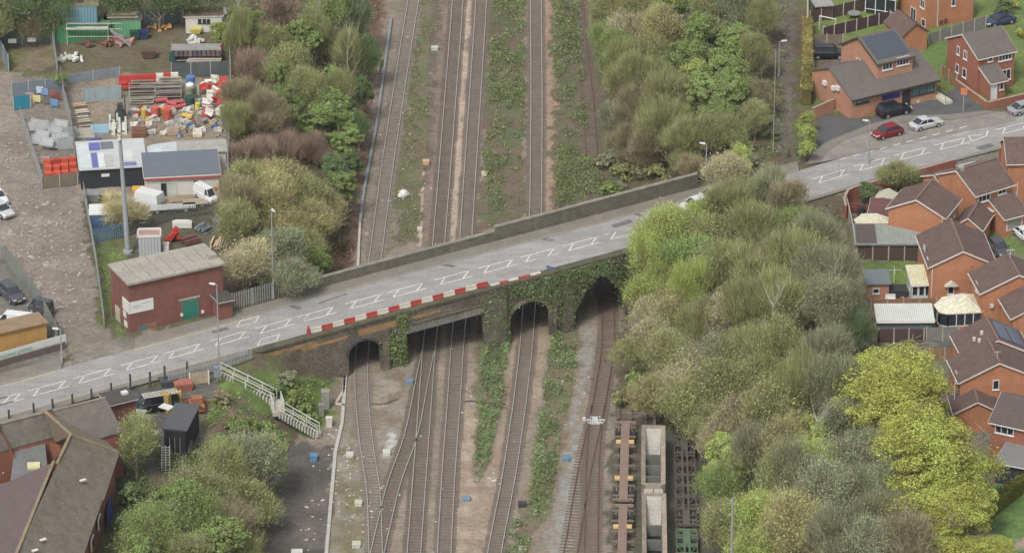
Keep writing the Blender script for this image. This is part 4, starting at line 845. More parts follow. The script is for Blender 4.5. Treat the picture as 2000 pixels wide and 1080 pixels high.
def slopepanel(h,side,t0,t1,e0,e1,m,name='solar_panel',lift=.24,n=1,label=None):
    p=h.prof; (ta,za),(tb,zb)=(p[0],p[1]) if side==0 else (p[1],p[2])
    f=lambda t,e:( (e,ta+(tb-ta)*t,za+(zb-za)*t+lift) if h.axis=='X' else (ta+(tb-ta)*t,e,za+(zb-za)*t+lift))
    b=MB(); q=[f(t0,e0),f(t1,e0),f(t1,e1),f(t0,e1)]; b.hexa(q,[(a[0],a[1],a[2]+.06) for a in q]); 
    return b.obj(name,m,h.roof,label)
solm=mat('solar_panel_glass',C(84,96,118),var=.15,rough=.2)
for i in range(2): slopepanel(h,1,.1+.42*i,.48+.42*i,.6,4.9,solm)
for e in((1.4,3.4),(2.4,3.9),(1.8,2.6)): h.part('roof_vent',barge,[(e[0],e[1]-1.5,5.5+e[0]*.48-.3,e[0]+.3,e[1]-1.2,5.5+e[0]*.48+.15)])
h=Bld('brick_house','orange gabled house with a tiny white-framed gable window, right of the yellow trees','house',(1876,746),(2012,736),(1858,705),E9,4.9,2.1,'Y',W=8.7,D=5.5,group=HG,ang=8,**A_)
h.win('front',1945,751,.75,1.2,1); h.win('left',1868,735,.9,1.2,2); h.pipe('front',1876); m=MB(); m.tube((4.4,1.,7),(4.4,1.,8),.03); m.bar((4.,1,7.9),(4.8,1,7.9),.04); m.obj('aerial',barge,h.o)
h=Bld('brick_garage','low brick garage with brown gabled roof just right of the yellow trees','garage',(1866,806),(1944,804),(1868,778),E9,2.5,1.3,'Y',W=4.9,D=5.,group=HG,ang=3,**A_)
h=Bld('brick_house','orange house at the lower right whose grey tiles slope towards the viewer','house',(1936,822),(2012,844),(1961,770),E9,4.8,1.8,'X',W=7,D=7.,group=HG,ang=-26,wall=midb,roof=mat('dark_grey_brown_tile',C(98,86,82),'tile',var=.12))
h.win('front',1962,838,2.2,1.2,3); h.door('front',1997,862,1.,2.1)
h=Bld('glazed_extension','dark glazed extension with flat grey roof and a glass lantern','extension',(1945,902),(2030,930),(1960,868),E9,2.5,0,'X',W=8,D=5.,ang=-22,wall=mat('dark_glazed_wall',C(60,66,76),'rib',var=.15),roof=mat('grey_flat_roof',C(132,132,132),var=.06),fas=barge)
m=MB(); x,y=5.4,2.4; m.hexa([(x-1.2,y-1,2.7),(x+1.2,y-1,2.7),(x+1.2,y+1,2.7),(x-1.2,y+1,2.7)],[(x-.3,y-.05,3.3),(x+.3,y-.05,3.3),(x+.3,y+.05,3.3),(x-.3,y+.05,3.3)]); m.obj('roof_lantern',mat('lantern_glass',C(150,172,186),var=.2,rough=.1),h.o)
h=Bld('brick_house','orange house with a white eaves board cut off by the frame, above the large house','house',(1969,318),(2050,312),None,E9,5.,1.8,'X',W=7,D=6,ang=3,group=HG,**A_)
# outbuildings of the gardens
h=Bld('garden_room','white framed conservatory with striped cream roof beside the lawn','conservatory',(1783,553),(1818,551),(1768,529),E9,2.5,0,'X',W=2.7,D=3.4,prof=[(0,2.3),(3.4,2.9)],ang=6,wall=frame,roof=creamr,fas=frame)
for i,px in enumerate((1787,1800,1812)): h.win('front',px,566,.72,1.6,1,sill=False)
h.win('left',1775,552,1.8,1.6,3,sill=False)
def fan_roof(label,pts,apexs,he,rise,wallm,roofm,nwin):
    w=[P(a,b,E9+he) for a,b in pts]; c=P(*apexs,E9+he+rise); o0=w[0]; t=thing('conservatory',label,'conservatory',(o0.x,o0.y,E9)); L_=[Vector((p.x-o0.x,p.y-o0.y,0)) for p in w]
    m=MB(); m.prism([(p.x,p.y) for p in L_],-.2,.7); m.obj('plinth',terra,t)
    f=MB(); g=MB(); n=len(L_)
    for i in range(n):
        a,b=L_[i],L_[(i+1)%n]; d=b-a; k=max(1,int(d.length/.9))
        f.bar(a+Vector((0,0,.75)),b+Vector((0,0,.75)),.1); f.bar(a+Vector((0,0,he-.06)),b+Vector((0,0,he-.06)),.12)
        for j in range(k+1): q=a+d*j/k; f.bar(q+Vector((0,0,.7)),q+Vector((0,0,he)),.1)
        g.hexa([a+Vector((0,0,.8)),b+Vector((0,0,.8)),b*1.001+Vector((0,0.01,.8)),a+Vector((0,0.01,.8))],[a+Vector((0,0,he-.1)),b+Vector((0,0,he-.1)),b+Vector((0,0.01,he-.1)),a+Vector((0,0.01,he-.1))])
    fo=f.obj('window_frames',frame,t); g.obj('panes',gl,fo)
    r=MB(); cc=Vector((c.x-o0.x,c.y-o0.y,he+rise)); cen=sum(L_,Vector())/n
    for i in range(n):
        a,b=[q+(q-cen).normalized()*.15+Vector((0,0,he+.03)) for q in(L_[i],L_[(i+1)%n])]; r.face(a,b,cc); r.face(b-Vector((0,0,.06)),a-Vector((0,0,.06)),cc-Vector((0,0,.06)))
    ro=r.obj('roof',roofm,t); b_=MB(); [b_.bar(q+(q-cen).normalized()*.15+Vector((0,0,he+.06)),cc+Vector((0,0,.04)),.07) for q in L_]; b_.obj('glazing_bar',frame,ro); return t
fan_roof('large white conservatory with a stained cream roof at the foot of the orange gable',[(1836,610),(1852,613),(1918,609),(1918,578),(1840,583),(1826,596)],(1880,574),2.4,.9,terra,mat('stained_cream_roof',C(226,222,190),var=.22,sc=.9,rough=.5),5)
fan_roof('round cream fan-shaped conservatory roof beside the orange gable wall',[(1670,430),(1683,420),(1712,420),(1738,428),(1742,442),(1712,445),(1678,443)],(1712,418),2.3,.5,terra,creamr,5)
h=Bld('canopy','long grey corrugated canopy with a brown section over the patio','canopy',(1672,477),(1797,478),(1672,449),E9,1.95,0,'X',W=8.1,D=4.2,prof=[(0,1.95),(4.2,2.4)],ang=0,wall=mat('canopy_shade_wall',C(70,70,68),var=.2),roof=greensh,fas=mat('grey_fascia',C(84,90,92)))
slopepanel2=MB(); slopepanel2.hexa([(.05,-.1,2.15),(2.5,-.1,2.15),(2.5,4.2,2.6),(.05,4.2,2.6)],[(.05,-.1,2.2),(2.5,-.1,2.2),(2.5,4.2,2.66),(.05,4.2,2.66)]); slopepanel2.obj('roof_section',mat('brown_sheet',C(100,88,84),'corr',var=.1),h.roof,'brown corrugated roof section')
h=Bld('garden_shed','small brick-coloured shed with grey felt roof beside the lawn','shed',(1694,555),(1733,552),(1687,539),E9,2.1,0,'X',W=2.6,D=2.4,prof=[(0,2.1),(2.4,2.5)],ang=3,wall=pinkb,roof=mat('shed_felt',C(112,122,126),var=.1),fas=None)
h.win('front',1711,568,.8,.7,1)
h=Bld('garden_room','long white flat-roofed garden room with grey-blue front','garden room',(1716,629),(1815,625),(1708,600),E9,2.3,0,'X',W=6.3,D=3.6,prof=[(0,2.4),(3.6,2.6)],ang=1,wall=mat('blue_grey_cladding',C(110,124,130),'plank',var=.1),roof=mat('white_sheet_roof',C(216,218,212),'corr',var=.08,sc=1),fas=frame)
h=Bld('garden_shed','cream-roofed little shed inside the curved garden wall','shed',(1711,389),(1733,397),(1724,378),E9,1.9,.4,'Y',W=1.9,D=2.2,ang=-20,wall=mat('grey_timber',C(120,112,98),'plank'),roof=mat('cream_shed_roof',C(196,190,170),var=.12),fas=None)
h=Bld('lean_to','low outhouse with dark red tiles next to the orange gable','outhouse',(1697,424),(1740,431),(1706,398),E9,2.2,0,'X',W=2.9,D=3.6,prof=[(0,2.2),(3.6,2.8)],ang=-10,wall=terra,roof=drk,fas=barge)
# surgery-like brick building beside the forecourt
h=Bld('brick_building','long pinkish brick ground floor with grey tiles and blue board beside the forecourt','building',(1663,190),(1834,152),(1630,149),E9,3.1,0,'X',prof=None,ang=29,wall=pinkb,roof=grt,D=9.4,W=13.0,fas=mat('dark_fascia',C(70,62,58)))
GB=h
bpy.data.objects.remove(h.roof); 
for c in children(h.o): bpy.data.objects.remove(c)
D_=9.4; h.prof=[(0,2.9),(D_*.55,5.1),(D_,3.2)]
m=MB(); pr=[(0,-.3),(0,2.9),(D_*.55,5.1),(D_,3.2),(D_,-.3)]
m.face(*[(0,t,z) for t,z in pr]); m.face(*[(13.,t,z) for t,z in pr][::-1]); m.face((0,0,-.3),(13,0,-.3),(13,0,2.9),(0,0,2.9)); m.face((13,D_,-.3),(0,D_,-.3),(0,D_,3.2),(13,D_,3.2)); m.obj('wall',pinkb,h.o)
rm=MB()
for (t0,z0_),(t1,z1_) in(((-.5,2.7),(D_*.55,5.1)),((D_*.55,5.1),(D_+.3,3.08))):
    lo=[(-.25,t0,z0_+.03),(13.3,t0,z0_+.03),(13.3,t1,z1_+.03),(-.25,t1,z1_+.03)]; rm.hexa(lo,[(a,b,c+.16) for a,b,c in lo])
h.roof=rm.obj('roof',grt,h.o); h.part('fascia',mat('dark_fascia',C(70,62,58)),[(-.25,-.56,2.6,13.3,-.502,2.86)])
blue=mat('blue_board',C(58,62,140),var=.08,rough=.5)
h.win('front',1684,194,1.9,1.1,2,fm=dkf,gm=mat('pale_blue_glass',C(120,146,152),var=.25,rough=.15)); c=h.at('front',1740,183); h.winl('front',c,2.7,1.5,1,'notice_board',blue,blue,'blue notice board',False)
c=h.at('front',1803,172); h.winl('front',c,3.6,1.7,3,'shop_window',dkf,mat('teal_glass',C(84,112,116),var=.3,rough=.15)); h.part('entrance_shade_panel',mat('recess_shade',C(50,52,54)),[(c.x-3.2,-.03,0,c.x-1.9,-.002,2.3)])  # thin panel on the wall, its dark colour stands in for a shaded entrance
for px,py in((1613,162),(1630,172),(1638,172)): c=h.at('left',px,py); q=h.fb('left',c,.7,.55,.35,.003); h.part('air_conditioner',frame,[(*q[0],*q[1])])
u=Bld('upper_storey','brick upper storey with a blue-black roof rising behind the long grey roof','building',(1714,125),(1788,106),(1642,81),E9,6.0,0,'X',W=5.4,D=8.6,ang=29,prof=[(0,6.),(4.6,7.9),(8.6,5.4)],wall=pinkb,roof=grt,fas=mat('dark_fascia',C(70,62,58)))
slopepanel(u,0,.08,.92,.25,5.2,felt,'felt_sheet',.2); u.win('front',1733,128,1.5,1.2,3); u.win('front',1763,119,1.9,1.2,4); u.win('left',1678,121,1.1,.8,1); u.o['group']='pinkish brick building by the forecourt'; GB.o['group']='pinkish brick building by the forecourt'
rp=MB(); pts=[(1786,198),(1822,185),(1834,187),(1860,203),(1846,206),(1828,194),(1790,203)]
w=[P(a,b,E9) for a,b in pts]; o0=w[0]; t=thing('access_ramp','pale concrete access ramp with thin railings bent round the forecourt corner','ramp',(o0.x,o0.y,E9)); rp.prism([(p.x-o0.x,p.y-o0.y) for p in w],.0,.5); rp.obj('slope',mat('pale_concrete',C(206,200,176),var=.1),t)
m=MB(); 
for a,b in zip(w,w[1:]): a=a-o0;b=b-o0; m.bar((a.x,a.y,1.3),(b.x,b.y,1.3),.05); m.bar((a.x,a.y,.5),(a.x,a.y,1.3),.05)
m.obj('railing',mat('dark_metal',C(70,72,74)),t)
# red brick house with the white front door
h=Bld('brick_house','red brick house with grey roof and white front door beside the forecourt wall','house',(1911,114),(1987,95),(1848,76),E9,5.,1.9,'X',W=5.6,D=7.4,wall=midb,roof=grt,ang=28)
h.win('front',1963,110,2.,1.2,4); h.win('front',1934,115,.8,.8,1); h.win('front',1965,146,1.4,1.5,2,gm=gl); h.win('left',1872,99,.6,1.2,1); h.win('left',1886,108,.8,1.2,2); h.win('left',1870,134,.7,1.2,1,fm=frame); h.win('left',1884,143,.9,1.3,1); h.pipe('front',1985)
h=Bld('brick_porch','projecting red brick front wing with white door and small grey roof','porch',(1935,162),(1967,155),(1912,128),E9,2.5,0,'X',W=2.3,D=2.6,prof=[(0,2.5),(2.6,3.6)],ang=28,wall=midb,roof=grt)
h.door('front',1941,180,.95,2.1); h.win('front',1956,168,.6,1.1,1)
# tall house at the top edge and its garage
h=Bld('brick_house','orange brick house at the top edge left of the dark blue saloon car','house',(1812,-11),(1908,-35),(1745,-55),E9,5.,1.8,'Y',W=7.2,D=7.5,wall=terra,roof=brt,ang=26)
h.win('left',1804,45,1.,1.1,1); h.win('left',1802,8,1.1,1.2,2); h.win('left',1784,30,1.4,2.1,2,'door'); h.win('front',1862,5,.6,1.1,1); h.pipe('front',1812)
h.part('meter_box',drk,[(2.,-.1,.2,2.5,-.003,.8),(2.7,-.1,.3,3.2,-.003,.9)])
h=Bld('brick_garage','orange garage with brown roof touching the wall of the top house','garage',(1764,70),(1812,55),(1722,55),E9,2.6,1.3,'Y',W=3.6,D=5.,ang=24,wall=terra,roof=brt,fas=None)
m=MB(); g=MB(); t=thing('glazed_lean_to','white framed glazed lean-to at the top edge beside the brown fence','conservatory',P(1690,25,E9)); 
for x in(0,1.4,2.8,4.2): m.bar((x,0,0),(x,0,2.4),.1); m.bar((x,0,2.4),(x,3.,3.),.08)
m.bar((0,0,2.4),(4.2,0,2.4),.12); m.bar((0,0,.6),(4.2,0,.6),.08); m.bar((0,3,3),(4.2,3,3),.1); m.obj('frame',frame,t); g.face((0,0,2.46),(4.2,0,2.46),(4.2,3,3.06),(0,3,3.06)); g.obj('roof',mat('grey_glass_roof',C(134,138,134),var=.15,rough=.2),t); g=MB(); g.face((0,0.02,.1),(4.2,0.02,.1),(4.2,.02,2.4),(0,.02,2.4)); g.obj('pane',gl,t); t.rotation_euler=(0,0,rad(-22))
# the red brick depot by the lane
h=Bld('brick_building','dark red brick depot with flat concrete roof and green door by the road','building',(251,555),(428,517),(203,528),6.2,6.4,0,'X',wall=redb,roof=conc,fas=mat('concrete_edge',C(150,142,130),var=.15),over=.25,ang=27,D=5.6,W=12.1)
tg=mat('teal_door',C(44,128,108),var=.06,rough=.5); h.door('front',372,614,2.2,2.6,tg,mat('grey_frame',C(120,118,110)),'teal double door'); h.part('lintel',conc,[(h.at('front',370,600).x-1.4,-.08,2.72,h.at('front',370,600).x+1.4,-.003,2.95)])
c=h.at('front',288,640); h.winl('front',c,2.4,1.0,2,'window',mat('grey_frame',C(120,118,110)),mat('teal_hatch',C(84,120,108),var=.2),'low teal and orange boarded window')
h.part('orange_board',midb,[(c.x+.1,-.12,c.z-.4,c.x+1.1,-.05,c.z+.4)])
c=h.at('front',276,597); sg=h.part('sign_board',WHITE(),[(.02,-.1,c.z-.75,3.05,-.01,c.z+.75),(-.1,-.1,c.z-.75,-.01,1.9,c.z+.75)],'white sign board wrapped round the corner')
b=MB(); 
for i,(x0,l,z) in enumerate(((.4,1.1,.1),(.5,.8,-.12),(1.7,.9,.3))): b.box(x0,-.115,c.z+z,x0+l,-.104,c.z+z+.05)
b.obj('faint_lettering',mat('faint_grey',C(150,150,150)),sg)
c=h.at('left',231,622); h.winl('left',c,1.4,3.1,2,'door',mat('cream_frame',C(190,184,160)),mat('cream_door',C(196,190,166),'plank',var=.1),'tall cream side door',False)
for px,py in((244,613),(246,632)): c=h.at('left',px,py); q=h.fb('left',c,.9,.8,.05,.003); h.part('notice',WHITE(),[(*q[0],*q[1])])
for px,py in((395,608),(354,614)): c=h.at('front',px,py); h.part('wall_lamp',WHITE(),[(c.x-.14,-.25,c.z-.16,c.x+.14,-.003,c.z+.16)])
for px in(313,346): c=h.at('front',px,590); h.part('vent_grille',mat('grille',C(120,92,84)),[(c.x-.05,-.03,c.z-.5,c.x+.05,-.003,c.z+.5)])
h.part('roof_hatch',conc,[(11.,1.4,6.6,12.,2.4,7.1)]); 
rp=MB(); [rp.box(x,-.2,6.585,x+.05,5.8,6.6) for x in(1.5,3.,4.5,6.,7.5,9.,10.5)]; rp.obj('roof_seam',mat('seam',C(128,122,112)),h.roof)
h=Bld('brick_annex','low red brick annex attached to the right end of the depot','annex',(428,590),(452,583),(424,583),6.2,2.6,0,'X',W=1.7,D=2.,wall=redb,roof=mat('dark_flat_roof',C(80,76,72)),fas=conc,ang=27)
# slate-roofed building at the lower left
zb=5.3; mossW=dict(wall=mat('brown_red_brick',C(158,98,76),'brick',var=.15),fas=None,ridge=None)
def wing(label,rl,rr,er,el,rh,eh):
    """slate roofed wing given by ridge and eave pixels of its near slope"""
    o0=P(*el,zb+eh); t=thing('slate_building',label,'building',(o0.x,o0.y,zb)); L_=lambda p,z:P(p[0],p[1],zb+z)-Vector((o0.x,o0.y,zb))
    a,b,c,d=L_(rl,rh),L_(rr,rh),L_(er,eh),L_(el,eh); e=a+(a-d); f=b+(b-c); e.z=f.z=eh
    m=MB(); up=Vector((0,0,.14)); m.hexa([d,c,b,a],[d+up,c+up,b+up,a+up]); m.hexa([a,b,f,e],[a+up,b+up,f+up,e+up]); m.obj('roof',slate,t)
    m=MB(); m.bar(a+up*1.4,b+up*1.4,.3,.14); m.obj('ridge_cap',mat('stone_ridge',C(146,136,120)),t)
    g=MB(); q=[Vector((p.x,p.y,0)) for p in(d,c,f,e)]; s_=.97; cen=sum(q,Vector())/4; q=[cen+(p-cen)*s_ for p in q]; T=[Vector((p.x,p.y,eh-.02)) for p in q]; 
    for i in range(4): g.face(q[i],q[(i+1)%4],T[(i+1)%4],T[i])
    for p1,p2,pk in((T[1],T[2],b),(T[3],T[0],a)): g.face(p1,p2,Vector((pk.x,pk.y,rh-.02))+(cen-Vector((pk.x,pk.y,0)))*.03)
    g.obj('wall',mossW['wall'],t); return t
wing('right wing with mottled dark slates, between the road posts and the brick block',(104,804),(206,779),(240,843),(150,872),8.0,5.6)
wing('left wing with mottled dark slates, cut by the left edge below the road',(-70,848),(84,809),(112,853),(-45,896),8.0,5.6)
h=Bld('stair_block','square red brick block with a flat roof between the slates and the black van','building',(216,790),(262,779),None,zb,5.6,0,'X',W=3.1,D=2.6,ang=29,wall=redb,roof=mat('dark_flat_roof',C(80,76,72)),fas=conc)
h.part('skylight',WHITE(),[(2.,1.,5.8,2.7,1.6,6.1)])
t=thing('brick_building','large building with a long mossy brown tiled roof at the lower left','building',P(140,990,zb)); o0=t.location.copy()
def px3(px,py,z): p=P(px,py,zb+z); return p-o0
def pface(mb,*q): mb.face(*[px3(*k) for k in q]); return mb
A1=(138,850,8.4); A2=(35,1075,8.4); A0=(86,803,8.4); E1=(232,883,5.2); E2=(130,1190,5.2); A3=(-60,1290,8.4)
b=MB(); pface(b,A1,A2,(-14,1182,8.4),(110,1240,5.2),E1); b.obj('roof',mossy,t,'mossy brown right-hand slope')
b=MB(); pface(b,(105,902,8.2),(35,1075,8.3),(-14,1182,8.3),(-150,1182,4.9),(-100,960,5.2),(8,943,5.2)); b.obj('roof',pur,t,'plum brown left-hand slope')
b=MB(); pface(b,A0,A1,E1,(202,855,5.2)); b.obj('roof',mat('tan_mossy_tile',C(132,118,98),'tile',var=.1),t,'tan hip slope facing the van')
b=MB(); pface(b,A0,(108,864,5.8),(127,869,5.4),A1); b.obj('gable',mat('tan_hung_tile',C(124,108,88),'tile',var=.1),t)
b=MB(); pface(b,A1,(118,904,7.0),(105,902,8.2)); pface(b,(138,850,8.4),(128,872,5.),(105,905,5.),(118,906,7.0)); b.obj('gable',mossy,t)
b=MB()
for p,q in((A0,A1),(A1,(112,905,8.4)),((105,902,8.2),A2),(A2,(-14,1182,8.4)),(A1,E1)): b.bar(px3(*p)+Vector((0,0,.1)),px3(*q)+Vector((0,0,.1)),.34,.2)
b.obj('ridge_cap',ridgem,t)
b=MB(); e1=px3(229,888,5.1); e2=px3(112,1235,5.1); e1.z=e2.z=5.0; nn=Vector((-.25,0,0)); 
b.face(Vector((e1.x-.3,e1.y,0)),Vector((e2.x-.3,e2.y,0)),Vector((e2.x-.3,e2.y,5.1)),Vector((e1.x-.3,e1.y,5.1))); b.face(Vector((e1.x-.3,e1.y,0)),Vector((e1.x-.3,e1.y,5.1)),Vector((e1.x-8,e1.y+3,5.1)),Vector((e1.x-8,e1.y+3,0))); b.obj('wall',mossW['wall'],t)
b=MB(); b.bar(e1+Vector((.06,0,0)),e1.lerp(e2,.26)+Vector((.06,0,0)),.12,.2); b.obj('gutter',barge,t)
d=(e2-e1); 
for i in range(6):
    a=e1+d*(.3+.12*i); b=MB(); q=d.normalized(); b.bar(a+Vector((.0,0,-1.5)),a+q*1.5+Vector((.0,0,-1.5)),.16,1.4); w_=b.obj('window',frame,t); g=MB(); a2=a+q*.12+Vector((.03,0,-1.5)); g.bar(a2,a2+q*1.25,.16,1.15); g.obj('pane',gl,w_)
b=MB(); a=e1+d*.12+Vector((.5,0,-3.6)); a.x-=.42; b.bar(a,a+d.normalized()*3.6,.08,2.4); b.obj('wall_panel',mat('blue_panel',C(72,82,160),var=.12),t,'bright blue panel at the wall foot')
for px,py in((162,938),(84,1054),(68,1075)): 
    b=MB(); c=px3(px,py,6.9 if px>100 else 7.7); b.rbox(c.x,c.y,c.z,.7,.35,.12,.6); b.obj('skylight' if px<100 else 'bird_dropping',WHITE(),t)
b=MB(); pface(b,(28,880,5.2),(88,863,5.2),(94,925,5.2),(20,940,5.2)); b.obj('flat_roof',mat('blue_grey_flat_roof',C(118,120,120),var=.16,sc=.8),t,'stained grey flat roof in the courtyard')
b=MB(); c=px3(66,911,5.22); b.rbox(c.x,c.y,c.z,1.4,1.3,.25,.1); b.obj('skylight',mat('cream_skylight',C(220,214,160)),t,'cream square skylight')
t=thing('brick_building','brick gable end with white windows cut off by the left edge','building',P(0,990,zb)); o0=t.location.copy()
b=MB(); pface(b,(-60,790,8.),(0,834,8.2),(30,893,5.4),(16,935,0),(-60,950,0)); b.obj('wall',mossW['wall'],t)
for q in(((12,865,4.9),(26,890,4.9),(24,908,3.4),(12,888,3.4)),((-10,900,3.),(3,920,3.),(3,935,1.6),(-10,915,1.6))):
    b=MB(); pr=[px3(*k) for k in q]; [b.bar(pr[i]+Vector((.2,-.3,0)),pr[(i+1)%4]+Vector((.2,-.3,0)),.14) for i in range(4)]; w_=b.obj('window',frame,t); g=MB(); g.face(*[p+Vector((.16,-.25,0)) for p in pr]); g.obj('pane',gl,w_)
b=MB(); pface(b,(-60,785,8.2),(0,829,8.4),(-60,860,9.5)); b.obj('roof',pur,t)
# ---------------------------------------------------------------- fences, walls, lamps
ZW=6.2
conp=mat('concrete_post',C(176,168,150),var=.1); brp=mat('brown_fence_panel',C(92,70,66),'plank',var=.12); gyp=mat('grey_fence_panel',C(140,138,134),'plank',var=.12); wdp=mat('timber_fence_panel',C(160,120,86),'plank',var=.14); bgp=mat('blue_grey_steel_sheet',C(122,136,148),'corr',var=.12); gsh=mat('green_grey_sheet',C(108,124,122),'corr',var=.14); metal=mat('galvanised_steel',C(168,172,172),var=.1,rough=.5,metal=.2); dmet=mat('dark_metal',C(70,72,74))
tealp=mat('turquoise_board',C(36,142,166),var=.06)
def fence(label,pts,z,h,panel,post=conp,pw=1.9,name='panel_fence',cap=True,group=None,gap=0.05,th_=.05,atop=False,posth=.1,pwid=.14):
    w=[P(a,b,z+(h if atop else 0)) for a,b in pts]; o0=w[0]; t=thing(name,label,'fence',(o0.x,o0.y,z),0,group)
    for i in range(len(w)-1):
        a,b=w[i]-o0,w[i+1]-o0; a.z=b.z=0; d=b-a; n=max(1,round(d.length/pw))
        for k in range(n):
            p,q=a+d*k/n,a+d*(k+1)/n; m=MB(); m.bar(p+Vector((0,0,h/2)),q+Vector((0,0,h/2)),th_,h-.02); m.obj('panel',panel,t)
        for k in range(n+(1 if i==len(w)-2 else 0)):
            p=a+d*k/n; m=MB(); m.box(p.x-pwid/2,p.y-pwid/2,-.2,p.x+pwid/2,p.y+pwid/2,h+posth); m.obj('post',post,t)
    return t
def palisade(label,pts,z,h,m_,name='palisade_fence',sp=.34,group=None,wd=.1,atop=False):
    w=[P(a,b,z+(h if atop else 0)) for a,b in pts]; o0=w[0]; t=thing(name,label,'fence',(o0.x,o0.y,z),0,group); pl=MB(); rl=MB(); ps=MB()
    for i in range(len(w)-1):
        a,b=w[i]-o0,w[i+1]-o0; a.z=b.z=0; d=b-a; n=int(d.length/sp); ang=math.atan2(d.y,d.x)
        for k in range(n+1): p=a+d*k/max(n,1); pl.rbox(p.x,p.y,0,wd,.03,h,ang)
        for zz in(.4,h-.4): rl.bar(a+Vector((0,.04,zz)),b+Vector((0,.04,zz)),.05)
        for k in range(int(d.length/2.7)+1): p=a+d*min(1,k*2.7/d.length); ps=MB(); ps.rbox(p.x,p.y+.08,0,.1,.1,h,ang); ps.obj('post',m_,t)
    pl.obj('pales',m_,t); rl.obj('rails',m_,t); return t
def wall(label,pts,z,h,m_,th_=.24,cap=True,name='brick_wall',atop=False):
    w=[P(a,b,z+(h if atop else 0)) for a,b in pts]; o0=w[0]; t=thing(name,label,'wall',(o0.x,o0.y,z)); m=MB(); c=MB()
    for i in range(len(w)-1):
        a,b=w[i]-o0,w[i+1]-o0; a.z=b.z=0; m.bar(a+Vector((0,0,h/2-.2)),b+Vector((0,0,h/2-.2)),th_,h+.4); c.bar(a+Vector((0,0,h+.04)),b+Vector((0,0,h+.04)),th_+.08,.07)
    m.obj('wall_face',m_,t)
    if cap: c.obj('coping',mat('wall_coping',C(170,150,132),var=.12),t)
    return t
wall('curved red brick garden wall following the south side of the road',[(1652,402),(1649,388),(1656,372),(1668,366),(1700,357),(1800,330),(1868,311)],9,1.9,mat('garden_brick',C(162,92,74),'brick',var=.15),atop=True)
wall('red brick wall by the road at the right edge, beyond the parked trailer',[(1952,290),(2000,277),(2060,260)],9,2.,mat('garden_brick',C(162,92,74)),atop=True)
wall('low red brick wall round the house with the white door',[(1866,168),(1928,213),(1968,204),(2040,186)],9,.9,midb)
wall('short brick wall at the left corner of the forecourt building',[(1587,233),(1628,215)],9,1.5,pinkb)
wall('narrow pale boundary wall along the garden backs behind the wood',[(1651,404),(1660,440),(1668,480),(1672,506)],9,1.8,conp,.12,False,'boundary_wall')
fence('dark brown panel fence with concrete posts below the grey canopy',[(1673,506),(1797,510)],9,1.75,brp,pw=1.95)
fence('orange timber fence between the lawn and the white-roofed garden room',[(1701,603),(1828,599)],9,1.2,wdp)
fence('dark brown panel fence in front of the blue-grey garden room',[(1716,668),(1804,668)],9,1.7,brp)
fence('pale grey panel fence below the cream conservatory',[(1809,667),(1872,664)],9,1.8,gyp)
fence('grey panel fence behind the red brick house, running up to the blue car',[(1813,89),(1925,54)],9,1.7,gyp)
fence('brown panel fence at the back of the goal garden',[(1582,46),(1690,20)],9,1.7,brp)
fence('plum brown fence running from the goal garden to the garage',[(1607,76),(1738,44)],9,1.6,mat('plum_fence_panel',C(88,62,74),'plank'))
fence('grey-brown fence behind the black people carrier',[(1583,88),(1646,88)],9,1.5,mat('weathered_panel',C(128,116,102),'plank'))
fence('new timber fence joining the forecourt building to the brick wall',[(1838,148),(1868,169)],9,1.5,wdp)
fence('dark garden fence beneath the trees beside the white-roofed room',[(1702,640),(1716,668)],9,1.5,wdp)
fence('brown boundary fence right of the bright yellow trees',[(1815,704),(1874,704)],9,1.6,wdp)
t=thing('wooden_frame','collapsed grey timber frame in the garden above the yellow trees','frame',P(1775,682,9)); m=MB()
for a,b in(((-3,-1,.2),(1.5,1.5,1.)),((-1,1.5,.2),(3,-1.2,.8)),((-3,-1,.2),(3.4,-1.4,.3)),((-2,.5,.5),(2.5,.6,.9)),((0,-1.4,.1),(.6,1.6,1.1))): m.bar(a,b,.12)
m.obj('beams',mat('grey_timber',C(120,112,98)),t)
palisade('grey palisade fence along the lane beside the depot',[(164,385),(176,450),(188,520),(204,640)],ZW,2.,metal,wd=.12)
palisade('concrete-grey palisade fence between the depot and the bridge parapet',[(454,606),(500,594),(544,580)],ZW,2.3,mat('aged_zinc',C(150,152,146)),sp=.3,wd=.17)
palisade('blue palisade fence beside the tall mast',[(182,477),(243,463)],ZW,2.,mat('blue_pale',C(96,128,156),var=.1),sp=.3,wd=.17)
palisade('dark mesh fence behind the mast, up to the parked pickup',[(243,463),(330,432),(400,420),(440,412)],ZW,1.6,mat('dark_zinc',C(110,112,110)),sp=.22,wd=.08)
palisade('grey palisade fence on the far side of the lane, by the van yard',[(-30,520),(12,512),(48,560),(80,605),(112,668)],ZW,2.3,mat('aged_zinc2',C(138,142,136)),sp=.27,wd=.17,atop=False)
palisade('wire mesh fence round the pile of grey barrier frames',[(40,236),(62,300),(84,368)],ZW,1.9,metal,sp=.3,wd=.05)
palisade('tall steel fence dividing the yard, lower part',[(120,165),(126,205),(138,250),(148,318)],ZW,2.4,metal,sp=.2,wd=.09)
palisade('tall steel fence dividing the yard, upper part',[(100,70),(108,118),(113,150)],ZW,2.4,metal,sp=.2,wd=.09)
palisade('sparse post and wire fence on the right side of the yard',[(446,70),(450,140),(451,230),(448,300),(444,375)],ZW,3.4,metal,sp=2.6,wd=.14)
fence('grey sheet fence with two white notices at the far end of the lane',[(-5,92),(44,88),(100,84)],ZW,2.1,gsh,metal,pw=3.2)
for px in(24,62): m=MB(); p=P(px,80-(px-24)*.07,ZW+1.3); m.rbox(p.x,p.y-.1,p.z-.3,1.1,.05,.6,.06); tag(m.obj('notice',WHITE()),('left' if px<40 else 'right')+' white notice on the grey sheet fence','sign','notices on the sheet fence')
